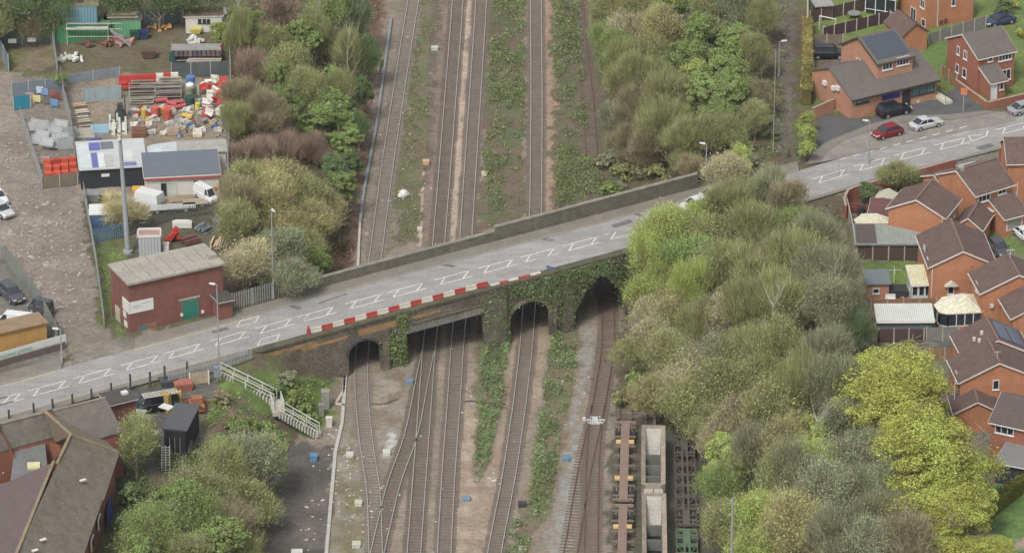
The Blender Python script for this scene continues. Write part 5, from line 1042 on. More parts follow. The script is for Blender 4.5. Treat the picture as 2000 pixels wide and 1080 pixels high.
fence('blue-grey sheet fence at the left edge beside the lane',[(-10,88),(17,140)],ZW,2.4,bgp,metal,pw=2.8)
fence('blue-grey steel sheet fence behind the roadworks signs',[(24,190),(122,180)],ZW,2.,bgp,metal,pw=2.6)
fence('turquoise board panel at the front of the roadworks sign store',[(27,216),(60,210)],ZW,1.9,tealp,metal,pw=3)
fence('pale blue steel gates in the middle of the yard',[(162,202),(236,194)],ZW,2.,mat('pale_blue_steel',C(158,178,184),'corr',var=.1),metal,pw=1.6)
fence('tall grey steel sheet fence between the two yard compounds, left part',[(130,165),(234,150)],ZW,1.4,mat('blue_grey_steel',C(128,142,150)),metal,pw=3)
fence('dark ribbed steel fence between the two yard compounds, right part',[(335,152),(450,148)],ZW,2.1,mat('dark_ribbed_steel',C(92,100,100),'corr'),metal,pw=3)
fence('blue-grey corrugated fence between the green container and white cabin',[(284,52),(355,44)],ZW,2.4,mat('blue_corrugated',C(104,122,134),'corr'),metal,pw=2.4)
fence('rusty mesh and timber front of the orange barrier store',[(82,370),(152,360)],ZW,1.7,mat('grey_timber2',C(134,124,104),'plank'),metal,pw=2.2)
# post and rail along the south-west pavement
for i,(px,py,h) in enumerate(((17.6,817,1.1),(66,806,1.2),(103,797,1.15),(141.6,788,1.2),(179,778,1.2),(217.6,768,1.3),(255,760,1.9),(293.7,757,2.),(322,745,2.),(366,737,2.))):
    m=MB(); m.tube((0,0,0),(0,0,h),.12,.12,8); m.tube((0,0,h),(0,0,h+.06),.14,.1,8); o=m.obj('bollard',dmet); o.location=P(px,py,6.33); tag(o,f'dark iron post beside the lower pavement, {nth(i)} of the row','post','dark posts along the lower pavement')
def railing(label,pts,z,h=1.1,m_=metal,name='railing',parent=None):
    w=[P(a,b,z if not isinstance(z,list) else z[i]) for i,(a,b) in enumerate(pts)]; m=MB()
    for i in range(len(w)-1):
        a,b=w[i],w[i+1]; d=b-a; m.bar(a+Vector((0,0,h)),b+Vector((0,0,h)),.07); m.bar(a+Vector((0,0,h*.5)),b+Vector((0,0,h*.5)),.05); n=max(1,int(d.length/1.3))
        for k in range(n+1): p=a+d*k/n; m.bar(p,p+Vector((0,0,h)),.06)
    o=m.obj(name,m_,parent); return tag(o,label,'railing') if not parent else o
palisade('pale grey steel fence along the road edge above the stairs',[(330,748),(400,730),(430,722),(492,700)],6.3,1.2,mat('pale_zinc',C(168,172,170)),sp=.2,wd=.11)
def lamp(px,py,hm,z,label,arm=1.,a=2.6,col=None,r=.1):
    p=P(px,py,z); t=thing('street_lamp',label,'street lamp',p,a); m=MB(); m.tube((0,0,0),(0,0,1.4),r*1.5,r*1.4,8); m.tube((0,0,1.4),(0,0,hm),r,r*.6,8)
    if arm: m.tube((0,0,hm),(arm*.5,0,hm+.12),r*.5,r*.5,6)
    m.obj('pole',col or metal,t)
    if not arm: return t
    m=MB(); m.hexa([(arm*.45,-.16,hm+.02),(arm*.45+.75,-.12,hm+.04),(arm*.45+.75,.12,hm+.04),(arm*.45,.16,hm+.02)],[(arm*.45,-.1,hm+.2),(arm*.45+.7,-.08,hm+.17),(arm*.45+.7,.08,hm+.17),(arm*.45,.1,hm+.2)]); m.obj('lamp_head',mat('lamp_head_white',C(210,212,210),var=.04,rough=.4),t); return t
lamp(534,583,11.8,6.3,'tall street lamp standing behind the left end of the bridge parapet',.4,5.2)
lamp(428,716,10.6,6.3,'tall street lamp on the lower side of the road near the stairs',.5,2.8)
lamp(121,708,4.3,6.3,'short street lamp in front of the scaffolding banner',.6,2.9)
lamp(1696,320,5.8,9.,'short street lamp beside the layby and red hatchback',.4,2.8)
lamp(1521,150,4.9,9.,'street lamp on the footpath left of the clipped hedge',.6,.3)
lamp(1510,297,14.,9.,'slender pole beside the footpath at the wood edge',0,0,r=.06)
lamp(1379,345,4.4,9.,'street lamp mostly hidden by trees at the right parapet end',.4,2.8)
lamp(1427,1170,12.6,2.,'bare pale grey pole cut off by the bottom edge in the wood',0,0,r=.17)
# ---------------------------------------------------------------- mast
t=thing('phone_mast','tall grey telecoms mast with white antenna panels in the yard','mast',P(250,494,ZW)); m=MB(); m.tube((0,0,0),(0,0,.4),.6,.6,12); m.tube((0,0,.4),(-.5,0,16.4),.34,.2,12); m.obj('pole',mat('mast_grey',C(158,164,168),var=.05),t)
for i,(dx,dy) in enumerate(((-.55,-.4),(.1,-.6),(.75,-.2),(-.2,.6),(.7,.5),(-1.,.3))): m=MB(); m.box(-.5+dx*1.1-.12,dy-.08,16.+.4*(i%2),-.5+dx*1.1+.12,dy+.08,18.+.4*(i%2)); m.obj('antenna_panel',WHITE(),t)
m=MB(); m.tube((-.5,0,16.2),(-.5,0,19),.12,.08); [m.bar((-1.6,0,z),(.6,0,z),.1) for z in(16.3,17.6)]; [m.bar((-.5,-.7,z),(-.5,.7,z),.1) for z in(16.3,17.6)]; m.obj('headframe',dmet,t)
for z in(15.5,16.,16.6): m=MB(); m.tube((-.5,-.55,z),(-.5,-.3,z),.22,.22,10); m.obj('dish',WHITE(),t)
# ---------------------------------------------------------------- cars and vans
tyre=mat('tyre',C(44,44,46),var=.1); rimm=mat('alloy_rim',C(170,172,174),var=.05,rough=.4,metal=.3); cgl=mat('car_glass',C(60,68,76),var=.1,rough=.08); hlm=mat('headlight',C(216,218,220),var=.05,rough=.2); tlm=mat('tail_light',C(150,40,38),var=.05,rough=.3); plate=mat('number_plate',C(214,208,170),var=.02)
def carpaint(name,c): return mat('paint_'+name,C(*c),var=.02,rough=.25)
def loft(m,secs,mi=0,caps=True):
    n=len(secs[0]); vs=[p for s in secs for p in s]; fs=[]
    for i in range(len(secs)-1):
        for k in range(n-1): a=i*n+k; fs.append((a,a+1,a+n+1,a+n))
    if caps: fs.append(tuple(range(n-1,-1,-1))); fs.append(tuple((len(secs)-1)*n+k for k in range(n)))
    m.poly(vs,fs,mi)
SHAPES={'hatch':dict(L=4.1,b=[(0,.5,.62),(.08,.42,.78),(.28,.3,.93),(.75,.3,.98),(.97,.36,.95),(1,.5,.7)],r=[(.25,.95),(.42,1.42),(.78,1.48),(.95,1.0)]),
 'saloon':dict(L=4.5,b=[(0,.5,.6),(.06,.4,.74),(.28,.3,.88),(.72,.3,.93),(.96,.36,.92),(1,.5,.72)],r=[(.27,.88),(.43,1.36),(.68,1.38),(.86,.95)]),
 'estate':dict(L=4.7,b=[(0,.5,.64),(.07,.42,.8),(.27,.3,.95),(.75,.3,1.0),(.98,.36,1.0),(1,.5,.8)],r=[(.25,.95),(.4,1.5),(.9,1.5),(.99,1.02)]),
 'suv':dict(L=4.6,b=[(0,.55,.75),(.06,.45,.92),(.27,.36,1.05),(.75,.36,1.1),(.98,.4,1.08),(1,.55,.85)],r=[(.25,1.05),(.4,1.66),(.88,1.68),(.98,1.12)]),
 'van':dict(L=5.2,b=[(0,.5,.8),(.05,.42,1.0),(.2,.32,1.15),(.5,.3,1.2),(.98,.3,1.2),(1,.45,1.1)],r=[(.14,1.1),(.27,1.95),(.96,1.98),(1.,1.2)])}
def car(shape,px,py,ang,paint,label,cat='car',z=9.,name='parked_car',sc=1.,group=None,wind=True):
    """px,py = middle of the car on the ground, ang = direction its nose points (degrees, world)"""
    s=SHAPES[shape]; L=s['L']*sc; W2=.9*sc; p=P(px,py,z); t=thing(name,label,cat,(p.x,p.y,z),rad(ang),group); X=lambda u:L/2-u*L
    m=MB(); secs=[]
    for u,z0,z1 in s['b']:
        w=W2*(.82 if u in(0,1) else .95 if u<.1 or u>.95 else 1); x=X(u); secs.append([(x,-w*.9,z0),(x,-w,z0+.12),(x,-w,z1-.12),(x,-w*.86,z1),(x,w*.86,z1),(x,w,z1-.12),(x,w,z0+.12),(x,w*.9,z0)])
    loft(m,secs); x0,x1=X(.3),X(.74)
    m.box(X(.97),-W2*.9,.22,X(.03),W2*.9,.55); m.obj('body',paint,t)
    r=s['r']; cb=MB(); secs=[]
    for i,(u,zz) in enumerate(r): w=W2*(.86 if i in(0,3) else .72); secs.append([(X(u),-W2*.86,s['b'][2][2]-.02 if True else 0),(X(u),-w,zz),(X(u),w,zz),(X(u),W2*.86,s['b'][2][2]-.02)])
    loft(cb,secs); c=cb.obj('cabin_glass',cgl,t)
    if shape=='van':
        v=MB(); x=X(.36); v.hexa([(X(.99),-W2*.9,1.1),(x,-W2*.9,1.1),(x,W2*.9,1.1),(X(.99),W2*.9,1.1)],[(X(.97),-W2*.78,2.0),(x,-W2*.78,2.0),(x,W2*.78,2.0),(X(.97),W2*.78,2.0)]); v.obj('load_body',paint,t)
    ro=MB(); a,b=r[1],r[2]; ro.hexa([(X(b[0]+.02),-W2*.74,b[1]-.03),(X(a[0]-.01),-W2*.74,a[1]-.03),(X(a[0]-.01),W2*.74,a[1]-.03),(X(b[0]+.02),W2*.74,b[1]-.03)],[(X(b[0]),-W2*.66,b[1]+.05),(X(a[0]+.02),-W2*.66,a[1]+.05),(X(a[0]+.02),W2*.66,a[1]+.05),(X(b[0]),W2*.66,b[1]+.05)])
    zb=s['b'][2][2]
    for sd in(-1,1):
        for i in(0,1,2): 
            (u0,q0),(u1,q1)=r[i],r[i+1]
            w0=W2*(.87 if i==0 else .73); w1=W2*(.87 if i==2 else .73); ro.bar((X(u0),sd*w0,q0),(X(u1),sd*w1,q1),.07)
        u=(r[1][0]+r[2][0])/2; ro.bar((X(u),sd*W2*.87,zb),(X(u),sd*W2*.74,r[1][1]),.08)
    ro.obj('roof',paint,t)
    for u in(.2,.8):
        for sd in(-1,1):
            m=MB(); m.tube((X(u),sd*(W2-.2),.32),(X(u),sd*(W2+.02),.32),.33,.33,14); w_=m.obj('wheel',tyre,t); m=MB(); m.tube((X(u),sd*(W2+.0),.32),(X(u),sd*(W2+.035),.32),.2,.2,10); m.obj('rim',rimm,w_)
    for sd in(-1,1):
        zl=s['b'][1][2]-.14; m=MB(); m.box(X(.012),sd*W2*.5,zl-.12,X(-.012),sd*W2*.82,zl+.06); m.obj('headlight',hlm,t); m=MB(); m.box(X(1.012),sd*W2*.6,zl-.1,X(.99),sd*W2*.84,zl+.14); m.obj('tail_light',tlm,t)
        m=MB(); m.box(X(.31),sd*(W2+.02),zb-.02,X(.34),sd*(W2+.2),zb+.12); m.obj('mirror',paint,t)
    m=MB(); m.box(X(-.008),-.26,.5,X(.004),.26,.62); m.obj('number_plate',plate,t)
    return t
redc=carpaint('dark_red',(142,36,44)); silv=carpaint('silver',(196,198,198)); blk=carpaint('black',(40,42,48)); nav=carpaint('navy',(58,72,104)); gry=carpaint('dark_grey',(84,86,92)); whc=carpaint('white',(226,228,228)); lgr=carpaint('mid_silver',(158,160,164))
car('hatch',1733,266,30+180,redc,'dark red hatchback parked in the layby by the short lamp')
car('saloon',1808,249,30,silv,'silver saloon car parked in the layby right of the red hatchback')
car('suv',1745,224,28,blk,'black estate-like car on the forecourt under the blue board')
car('suv',1618,112,0,blk,'black people carrier parked beside the long hedge and brick upper storey',sc=1.04)
car('saloon',1952,47,28+180,nav,'dark blue saloon beside the grey panel fence at top right')
car('saloon',2000,219,30,lgr,'grey car cut by the right edge beside the kerb')
car('hatch',1950,492,-72,gry,'dark grey hatchback on the drive behind the gabled house')
car('saloon',2003,466,-65,whc,'white car on the drive cut by the right edge')
car('suv',22,582,-58,gry,'dark grey estate car facing the viewer beside the lane fence',z=ZW)
car('hatch',2,418,-50,silv,'silver car at the left edge of the stony lane',z=ZW); car('hatch',-6,392,-60,whc,'white car behind the silver one at the left edge',z=ZW)
car('van',304,800,200,blk,'black van carrying pale ladders beside the slate roof','van',5.35,'parked_van',1.)
t=thing('roof_ladders','pale ladders lying on the roof of the black van','ladder',P(314,800,5.35)+Vector((0,0,2.12)),rad(20)); m=MB(); 
for y in(-.55,-.2,.2,.55): m.bar((-2.1,y,0),(2.1,y,0),.08)
for i in range(14): m.bar((-2.+.3*i,-.6,.02),(-2.+.3*i,.6,.02),.07)
m.obj('rungs',mat('pale_ladder',C(206,204,192),var=.08),t)
car('van',28,640,165,whc,'white van with bare white roof behind the yellow timber container','van',ZW,'parked_van',.9)
car('van',80,612,150,gry,'grey and white vehicle in the corner of the van yard','van',ZW,'parked_van',.62)
m=MB(); m.box(-1.7,-.95,.35,1.7,.95,.7); m.hexa([(-1.7,-.95,.7),(1.7,-.95,.7),(1.7,.95,.7),(-1.7,.95,.7)],[(-1.6,-.85,1.7),(1.6,-.85,1.7),(1.6,.85,1.7),(-1.6,.85,1.7)]); [m.tube((x,-1.,.32),(x,1.,.32),.3,.3,10) for x in(-.5,.3)]; o=m.obj('covered_trailer',whc); o.location=P(292,398,ZW); o.rotation_euler=(0,0,-.5); tag(o,'white covered trailer parked before the white building with the red fascia','trailer')
car('van',402,392,-50,whc,'white pickup with dark windscreen beside the wood','van',ZW,'parked_van',.72)
car('saloon',1398,388,29,silv,'silver car on the road half hidden by the roadside trees'); car('hatch',1358,408,209,whc,'pale car on the road behind bare twigs at the bridge end')
# ---------------------------------------------------------------- containers, cabins and sheds of the yard
ctr=lambda n,c,k='rib': mat('container_'+n,C(*c),k,var=.12)
def box(label,cat,FL,W_,D_,H_,ang,wallm,roofm,z=ZW,name='shipping_container',fas=None,over=.02,he=None,group=None):
    """FL = pixel of the near-left top corner"""
    return Bld(name,label,cat,FL,(FL[0]+20,FL[1]),None,z,H_,0,'X',W=W_,D=D_,ang=ang,wall=wallm,roof=roofm,fas=fas,over=over,group=group)
grn=ctr('green',(72,150,96)); b1=box('long green container under the blue one at the top of the yard','container',(106,53),7.3,2.6,2.5,3,grn,mat('green_roof',C(84,130,92)))
b2=box('green container right of the blue one, with dark boards on top','container',(206,42),4.7,2.6,2.5,3,ctr('green2',(100,170,124)),mat('dark_board_roof',C(104,104,102),'plank'))
b2.part('roof_timber',mat('pale_timber',C(176,164,140)),[(.2,.3,2.75,4.4,.6,2.9),(.1,1.2,2.75,4.2,1.5,3.),(.3,2.,2.75,4.5,2.2,2.95)]); 
b3=box('faded blue container stacked on the green one','container',(107,15),5.6,2.6,2.4,3,ctr('blue',(108,154,172)),mat('mossy_container_roof',C(124,122,92),var=.25),z=ZW+2.7)
for x in(1.8,3.4): m=MB(); m.tube((x,1.3,2.6),(x,1.3,2.75),.45,.45,12); tag_=m.obj('old_tyre',mat('rusty_dark',C(78,66,58)),b3.o)
m=MB(); [m.tube((x,-.5,0),(x,-.5,3.2),.05) for x in(0,1.7,7.2)]; [m.tube((0 if z<1 else 1.7,-.5,z),(9.,-.5,z),.05) for z in(1.3,2.4,3.2)]; m.box(1.6,-1.0,2.5,7.3,-.45,2.6); m.box(3,-.95,2.63,7.2,-.5,2.75)
o=m.obj('scaffold_stair',mat('pale_scaffold',C(196,190,176))); o.location=b1.o.location; tag(o,'pale scaffold walkway along the front of the green container','scaffold')
m=MB(); m.bar((7.6,-1.,2.4),(10.2,-1.,.1),.12,.2); m.bar((7.6,-.5,2.4),(10.2,-.5,.1),.12,.2); [m.bar((7.7+.25*i,-1.,2.3-.23*i),(7.7+.25*i,-.5,2.3-.23*i),.1) for i in range(10)]; o=m.obj('metal_stair',metal); o.location=b1.o.location; tag(o,'sloping steel stair beside the second green container','stairs')
b=box('dirty white portable cabin at the top right of the yard','cabin',(362,34),4.9,2.8,2.3,4,whw,mat('brown_cabin_roof',C(128,112,98)),name='portable_cabin',fas=barge); 
for px in(390,399,407): b.win('front',px,42,.45,.6,1,fm=dkf)
b=box('small white cabin extension beside the white portable cabin','cabin',(412,30),1.9,2.2,2.,4,whw,WHITE(),name='portable_cabin')
# patchwork-roofed shed, tarpaulin, white building
sh=Bld('yard_shed','black-walled shed with a patchwork roof of grey, white and blue sheets','shed',(157,331),(278,320),None,ZW,2.7,0,'X',W=8.2,D=6.4,ang=8,prof=[(0,2.6),(6.4,3.3)],wall=mat('black_sheet_wall',C(48,54,62),'rib'),roof=mat('pale_grey_sheet',C(186,192,192),var=.1),fas=None)
for u,n_,c,y0,y1 in((0,1.5,(196,204,206),.1,6.),(1.55,.75,(104,110,172),.0,3.6),(2.35,.8,(208,214,214),.05,3.5),(3.2,1.,(176,178,170),.0,3.),(4.3,1.1,(186,190,186),.2,4.),(5.5,1.6,(118,122,176),.0,.9),(1.4,1.4,(100,104,176),4.2,6.1),(2.9,1.6,(112,116,124),4.4,6.2),(5.6,1.2,(200,202,198),1.2,4.)):
    z0=2.6+y0*.7/6.4+.2; z1=2.6+y1*.7/6.4+.2; m=MB(); m.hexa([(u,y0,z0),(u+n_,y0,z0),(u+n_,y1,z1),(u,y1,z1)],[(u,y0,z0+.03),(u+n_,y0,z0+.03),(u+n_,y1,z1+.03),(u,y1,z1+.03)]); m.obj('roof_sheet',mat('sheet_%d_%d_%d'%c,C(*c),var=.1),sh.roof)
sh.part('notice',WHITE(),[(2.6,-.06,1.5,3.6,-.003,1.9)])
m=MB(); 
w=[(258,296,2.2),(300,282,2.8),(345,276,2.6),(368,278,2.5),(360,296,2.3),(318,304,2.4),(282,312,1.9),(262,308,1.8)]; q=[P(a,b,ZW+c) for a,b,c in w]; c=P(312,292,ZW+2.9)
for i in range(8): m.face(q[i],q[(i+1)%8],c)
[m.face(q[i],q[(i+1)%8],Vector((q[(i+1)%8].x,q[(i+1)%8].y,ZW+1.2)),Vector((q[i].x,q[i].y,ZW+1.2))) for i in range(8)]
tag(m.obj('tarpaulin',mat('pale_tarpaulin',C(194,202,206),var=.12,sc=1.5)),'pale crumpled tarpaulin stretched between the patchwork shed and grey roof','tarpaulin')
b=Bld('flat_roof_store','long store with a dirty pale grey roof behind the dark-roofed white building','store',(350,300),(446,292),None,ZW,2.6,0,'X',W=5.9,D=3.2,ang=6,wall=whw,roof=mat('dirty_grey_roof',C(168,166,158),var=.15),fas=None)
b=Bld('white_building','white rendered building with blue-grey felt roof and red fascia','building',(284,346),(432,335),(276,305),ZW,2.7,0,'X',W=9.2,D=5.3,ang=7,prof=[(0,2.7),(5.3,3.3)],wall=whw,roof=mat('blue_grey_felt',C(106,114,124),var=.07),fas=barge)
b.part('red_fascia',mat('faded_red_board',C(186,74,76),var=.12),[(-.1,-.36,2.3,9.4,-.3,2.62)]); b.win('front',320,370,.7,1.7,1,fm=dkf); b.win('front',384,358,.75,.7,1,fm=dkf); c=b.at('front',336,372); b.winl('front',c,1.3,2.1,1,'door',mat('pale_frame',C(190,196,188)),mat('pale_green_door',C(192,200,190)),None,False)
b.part('door_sign',mat('tan_board',C(196,170,130)),[(1.9,-.07,2.0,3.1,-.003,2.25)])
m=MB(); [m.box(x,-.02+4.6*0,0,x,0,0) for x in()]; 
b=box('blue cabin with a white roof beside the lane fence','cabin',(177,421),2.9,2.9,2.3,4,mat('blue_cabin_wall',C(58,92,134),var=.1),mat('white_cabin_roof',C(222,224,222),var=.06),name='portable_cabin'); b.win('front',210,427,.5,.4,1)
b=box('tall grey equipment box with a dusty pink open top beside the mast','container',(270,466),2.7,2.1,3.,3,mat('pale_grey_steel',C(182,188,190),'rib',var=.07),mat('dusty_pink_fill',C(176,140,128),var=.15),name='equipment_box')
rm=MB(); W_,D_,H_=2.7,2.1,3.; [rm.bar(a,c_,.14,.3) for a,c_ in(((0,0,H_+.25),(W_,0,H_+.25)),((W_,0,H_+.25),(W_,D_,H_+.25)),((W_,D_,H_+.25),(0,D_,H_+.25)),((0,D_,H_+.25),(0,0,H_+.25)))]; rm.obj('rim',WHITE(),b.o)
b=Bld('timber_container','yellow-brown timber-clad container at the left edge behind the banner','container',(0,652),(96,630),None,ZW,2.5,0,'X',W=9.5,D=2.6,ang=28,wall=mat('yellow_timber',C(206,156,80),'plank',var=.12),roof=mat('tan_boards',C(160,132,100),'plank',var=.18),fas=None); b.o.location.x-=3.2; b.o.location.y-=1.6
b=box('tall black box body with grey top in the yard below the road','lorry body',(320,839),2.5,6.4,3.3,-10,ctr('black',(40,42,48)),mat('grey_container_top',C(88,90,96),var=.05),z=5.3,name='box_lorry_body')
for y in(1.2,2.3): m=MB(); m.tube((2.5,y,.45),(2.62,y,.45),.45,.45,12); m.obj('wheel',mat('wheel_pale',C(120,120,120)),b.o)
b.part('door_bar',metal,[(.6,-.06,.3,.65,-.003,2.4),(1.2,-.06,.3,1.25,-.003,2.4),(1.8,-.06,.3,1.85,-.003,2.4)])
# banner on the left
b0,b1_=P(-120,745,6.3),P(129,674,6.3); b0.z=b1_.z=ZW; d=(b1_-b0).normalized(); ln=(b1_-b0).length
t=thing('banner','long white banner with green lettering facing the road at the left edge','banner',b0,math.atan2(d.y,d.x)); m=MB(); m.box(0,-.05,.15,ln,0,1.6); m.obj('board',mat('banner_white',C(216,220,214),var=.05),t); m=MB(); [m.box(x,.01,-.5,x+.12,.12,1.7) for x in np.arange(.5,ln,2.5)]; m.obj('supports',metal,t)
def text(s_,size,loc,rot,m_,parent,name='lettering'):
    cu=bpy.data.curves.new('t','FONT'); cu.body=s_; cu.size=size; cu.extrude=.01; o=bpy.data.objects.new('t',cu); S.collection.objects.link(o); bpy.context.view_layer.update(); me=bpy.data.meshes.new_from_object(o.evaluated_get(bpy.context.evaluated_depsgraph_get())); bpy.data.objects.remove(o); me.materials.clear(); me.materials.append(m_)
    q=bpy.data.objects.new(name,me); S.collection.objects.link(q); q.parent=parent; q.location=loc; q.rotation_euler=rot; return q
tgm=mat('green_lettering',C(96,176,150),var=.03)
text('SCAFFOLDING LIMITED',.55,(ln-10.3,-.075,.85),(rad(90),0,0),tgm,t); m=MB(); 
for i in range(16): m.box(ln-9.8+i*.36,-.07,.45,ln-9.8+i*.36+.24,-.053,.58)
m.obj('small_lettering',tgm,t)
wall('low dark stone wall under the white banner at the left edge',[(-120,752),(128,681)],ZW-.1,.9,mat('dark_wall_brick',C(108,94,84),'brick',var=.2),cap=False)
# ---------------------------------------------------------------- yard clutter, every item its own thing
def M4(*c,n=None,**k): return mat('c_%d_%d_%d'%c,C(*c),**k)
def item(name,label,cat,px,py,mb,m_,z=None,rz=0,group=None):
    z=ZW if z is None else z; o=mb.obj(name,m_); o.location=P(px,py,z); o.rotation_euler=(0,0,rz); return tag(o,label,cat,group)
# red/white barrier stack, top row
cols=[(206,60,52)]*5+[(222,218,206),(206,60,52),(222,218,206)]
for i,c in enumerate(cols):
    item('traffic_barrier',f'{"white" if c[0]>210 else "red"} barrier block on the high rack, {nth(i)}','barrier',240+i*14.4,163-.8*i,barrier_mb(1.0,.6,1.1),M4(*c),z=ZW+1.5-.35,rz=.05,group='barrier blocks along the top of the rack')
for i in range(3): item('traffic_barrier',f'red barrier block under the rack top, {nth(i)}','barrier',240+i*13,172,barrier_mb(1.0,.6,1.),M4(190,52,48),z=ZW+.5,rz=.05,group='lower red barrier blocks at the rack')
m=MB(); 
for x in(0,3.4,6.8): m.box(x,0,0,x+.08,.08,2.2); m.box(x,1.3,0,x+.08,1.38,2.2)
for z in(.7,1.5,2.1): m.bar((0,0,z),(6.8,0,z),.08); m.bar((0,1.3,z),(6.8,1.3,z),.08)
item('storage_rack','long steel storage rack holding planks in the middle compound','rack',252,200,m,metal,rz=.04)
def planks(n,l,w,seed): 
    g=random.Random(seed); m=MB()
    for i in range(n): m.rbox(g.uniform(-.1,.1),-w/2+w*((i*7)%n)/n,.05+.09*(i*5%7),l*g.uniform(.85,1.05),.24,.08,g.uniform(-.03,.03))
    return m
for i,(px,py,l,w,c,dz,la) in enumerate(((278,166,2.8,.9,(176,156,132),1.2,'upper left'),(332,160,3.,1.,(200,190,170),1.3,'upper right, paler'),(278,186,3.1,.9,(150,132,114),.5,'middle left'),(332,178,3.1,1.1,(164,148,128),.6,'middle right'),(276,200,3.2,.9,(196,184,162),.1,'lower left'),(332,192,3.1,1.,(138,120,104),.1,'lower right'))):
    item('plank_stack',f'stack of timber boards on the yard rack, {la}','timber',px,py,planks(12,l,w,i),M4(*c,kind='plain',var=.2),z=ZW+dz,rz=.05,group='board stacks on the yard rack')
def drum(r=.45,h=1.,lid=True):
    m=MB(); m.tube((0,0,0),(0,0,h),r,r,14); m.tube((0,0,h*.3),(0,0,h*.34),r+.03,r+.03,14); m.tube((0,0,h*.65),(0,0,h*.69),r+.03,r+.03,14); return m
def reel(r=.6,w=.7):
    m=MB(); m.tube((-w/2,0,r),(-w/2+.07,0,r),r,r,14); m.tube((w/2-.07,0,r),(w/2,0,r),r,r,14); m.tube((-w/2,0,r),(w/2,0,r),r*.6,r*.6,12); return m
item('drum','blue drum with a white cover on the middle rack','drum',372,166,drum(.6,1.2),M4(84,124,190),z=ZW+1.2); m=MB(); m.ball((0,0,0),.62,.3); item('cover','white cloth cover on top of the blue drum','cover',371,166,m,WHITE(),z=ZW+2.5)
item('pipe_bundle','upright bundle of greenish pipes under the blue drum','pipes',370,186,drum(.6,1.1),M4(138,146,120)); item('water_tank','dark green round tank beside the heap of barriers','tank',371,206,drum(.65,1.2),M4(48,84,82)); item('tube_stand','pale green upright tube stand','stand',388,186,drum(.2,1.4),M4(168,190,170)); item('tube_stand','pale green short tube near the dark tank','stand',390,206,drum(.25,.9),M4(150,184,152))
# the heap of red and white barrier blocks by the right fence
g=random.Random(11)
def blob(c0):
    m=barrier_mb(1.0,.55,.75); return m
heap=[]
for i in range(30):
    px=g.uniform(398,446); py=158+ (i/30)*72+g.uniform(-4,4); red=g.random()<.42
    heap.append((px,py,red))
hr={}
for px,py,red in heap:
    k=('red' if red else 'white','upper' if py<184 else 'middle' if py<208 else 'lower'); hr.setdefault(k,[]).append((px,py))
for (c,row),L_ in hr.items():
    for j,(px,py) in enumerate(sorted(L_)):
        o=item('traffic_barrier',f'{c} barrier block dumped by the right yard fence, {row} heap, {nth(j)}','barrier',px,py,barrier_mb(1.,.6,.8),M4(*( (208,62,56) if c=='red' else (222,216,204))),z=ZW+g.uniform(0,1.),rz=g.uniform(-.8,.8),group='barrier blocks dumped by the right yard fence'); o.rotation_euler=(g.uniform(-.7,.7),g.uniform(-.4,.4),g.uniform(-1,1))
for i,(px,py,c,a) in enumerate(((315,200,(206,84,88),.3),(336,206,(200,86,92),-.5),(346,203,(196,88,90),.2),(352,212,(204,92,94),.6),(331,214,(206,96,92),-.3))):
    m=MB(); m.tube((-.8,0,.3),(.8,0,.3),.28,.28,10); item('pink_tube',f'faded pink plastic tube on the ground, {nth(i)} of five','tube',px,py,m,M4(*c),rz=a,group='faded pink tubes in the middle compound')
for i,(px,py,c,r_,h_,la) in enumerate(((281,226,(216,178,56),.33,.9,'yellow drum beside the left reel'),(303,226,(206,98,86),.6,1.2,'large salmon red bin with a lid'),(327,232,(206,84,66),.6,1.3,'large orange-red bin right of the salmon one'),(315,222,(208,160,80),.35,.8,'ochre drum between the two big bins'),(386,214,(220,196,84),.35,.9,'yellow drum right of the dark tank'),(404,232,(196,88,90),.7,.9,'round pinkish bin near the heap'))):
    item('drum',la,'bin',px,py,drum(r_,h_),M4(*c))
m=MB(); m.tube((-.8,0,.35),(.7,0,.35),.32,.32,12); item('pipe','yellow pipe lying on the ground below the pink tubes','pipe',367,232,m,M4(216,176,56),rz=-.5)
CN_=[('grey',(168,164,158)),('pale',(190,184,172)),('slate grey',(120,124,132)),('brown',(150,132,116)),('cream',(206,200,184)),('dark',(88,92,104)),('tan',(176,150,130)),('red',(186,66,58)),('yellow',(206,172,70)),('blue',(84,116,168)),('white',(220,218,212))]; by={}
for i in range(120):
    px=258+g.random()*184; py=208+g.random()*60; k=g.choice([0,0,1,1,2,3,4,4,5,6,7,8,9,10,10]); by.setdefault((k,int(py>230)+int(py>250)),[]).append((px,py))
for (k,row),L_ in by.items():
    for j,(px,py) in enumerate(sorted(L_)):
        s=g.uniform(.3,.75); m=MB(); m.rbox(0,0,0,s*1.3,s,s*.45,0); m.rbox(s*.2,.1,s*.45,s*.8,s*.6,s*.25,.4); m.rbox(-s*.5,-.2,0,s*.5,s*.4,s*.7,.9)
        item('crate',f'{CN_[k][0]} box in the yard clutter, {["back","middle","front"][row]} row, {nth(j)} {CN_[k][0]} one','box',px,py,m,M4(*CN_[k][1]),z=ZW,rz=g.uniform(-.5,.5),group='boxes in the yard clutter above the grey store roof')
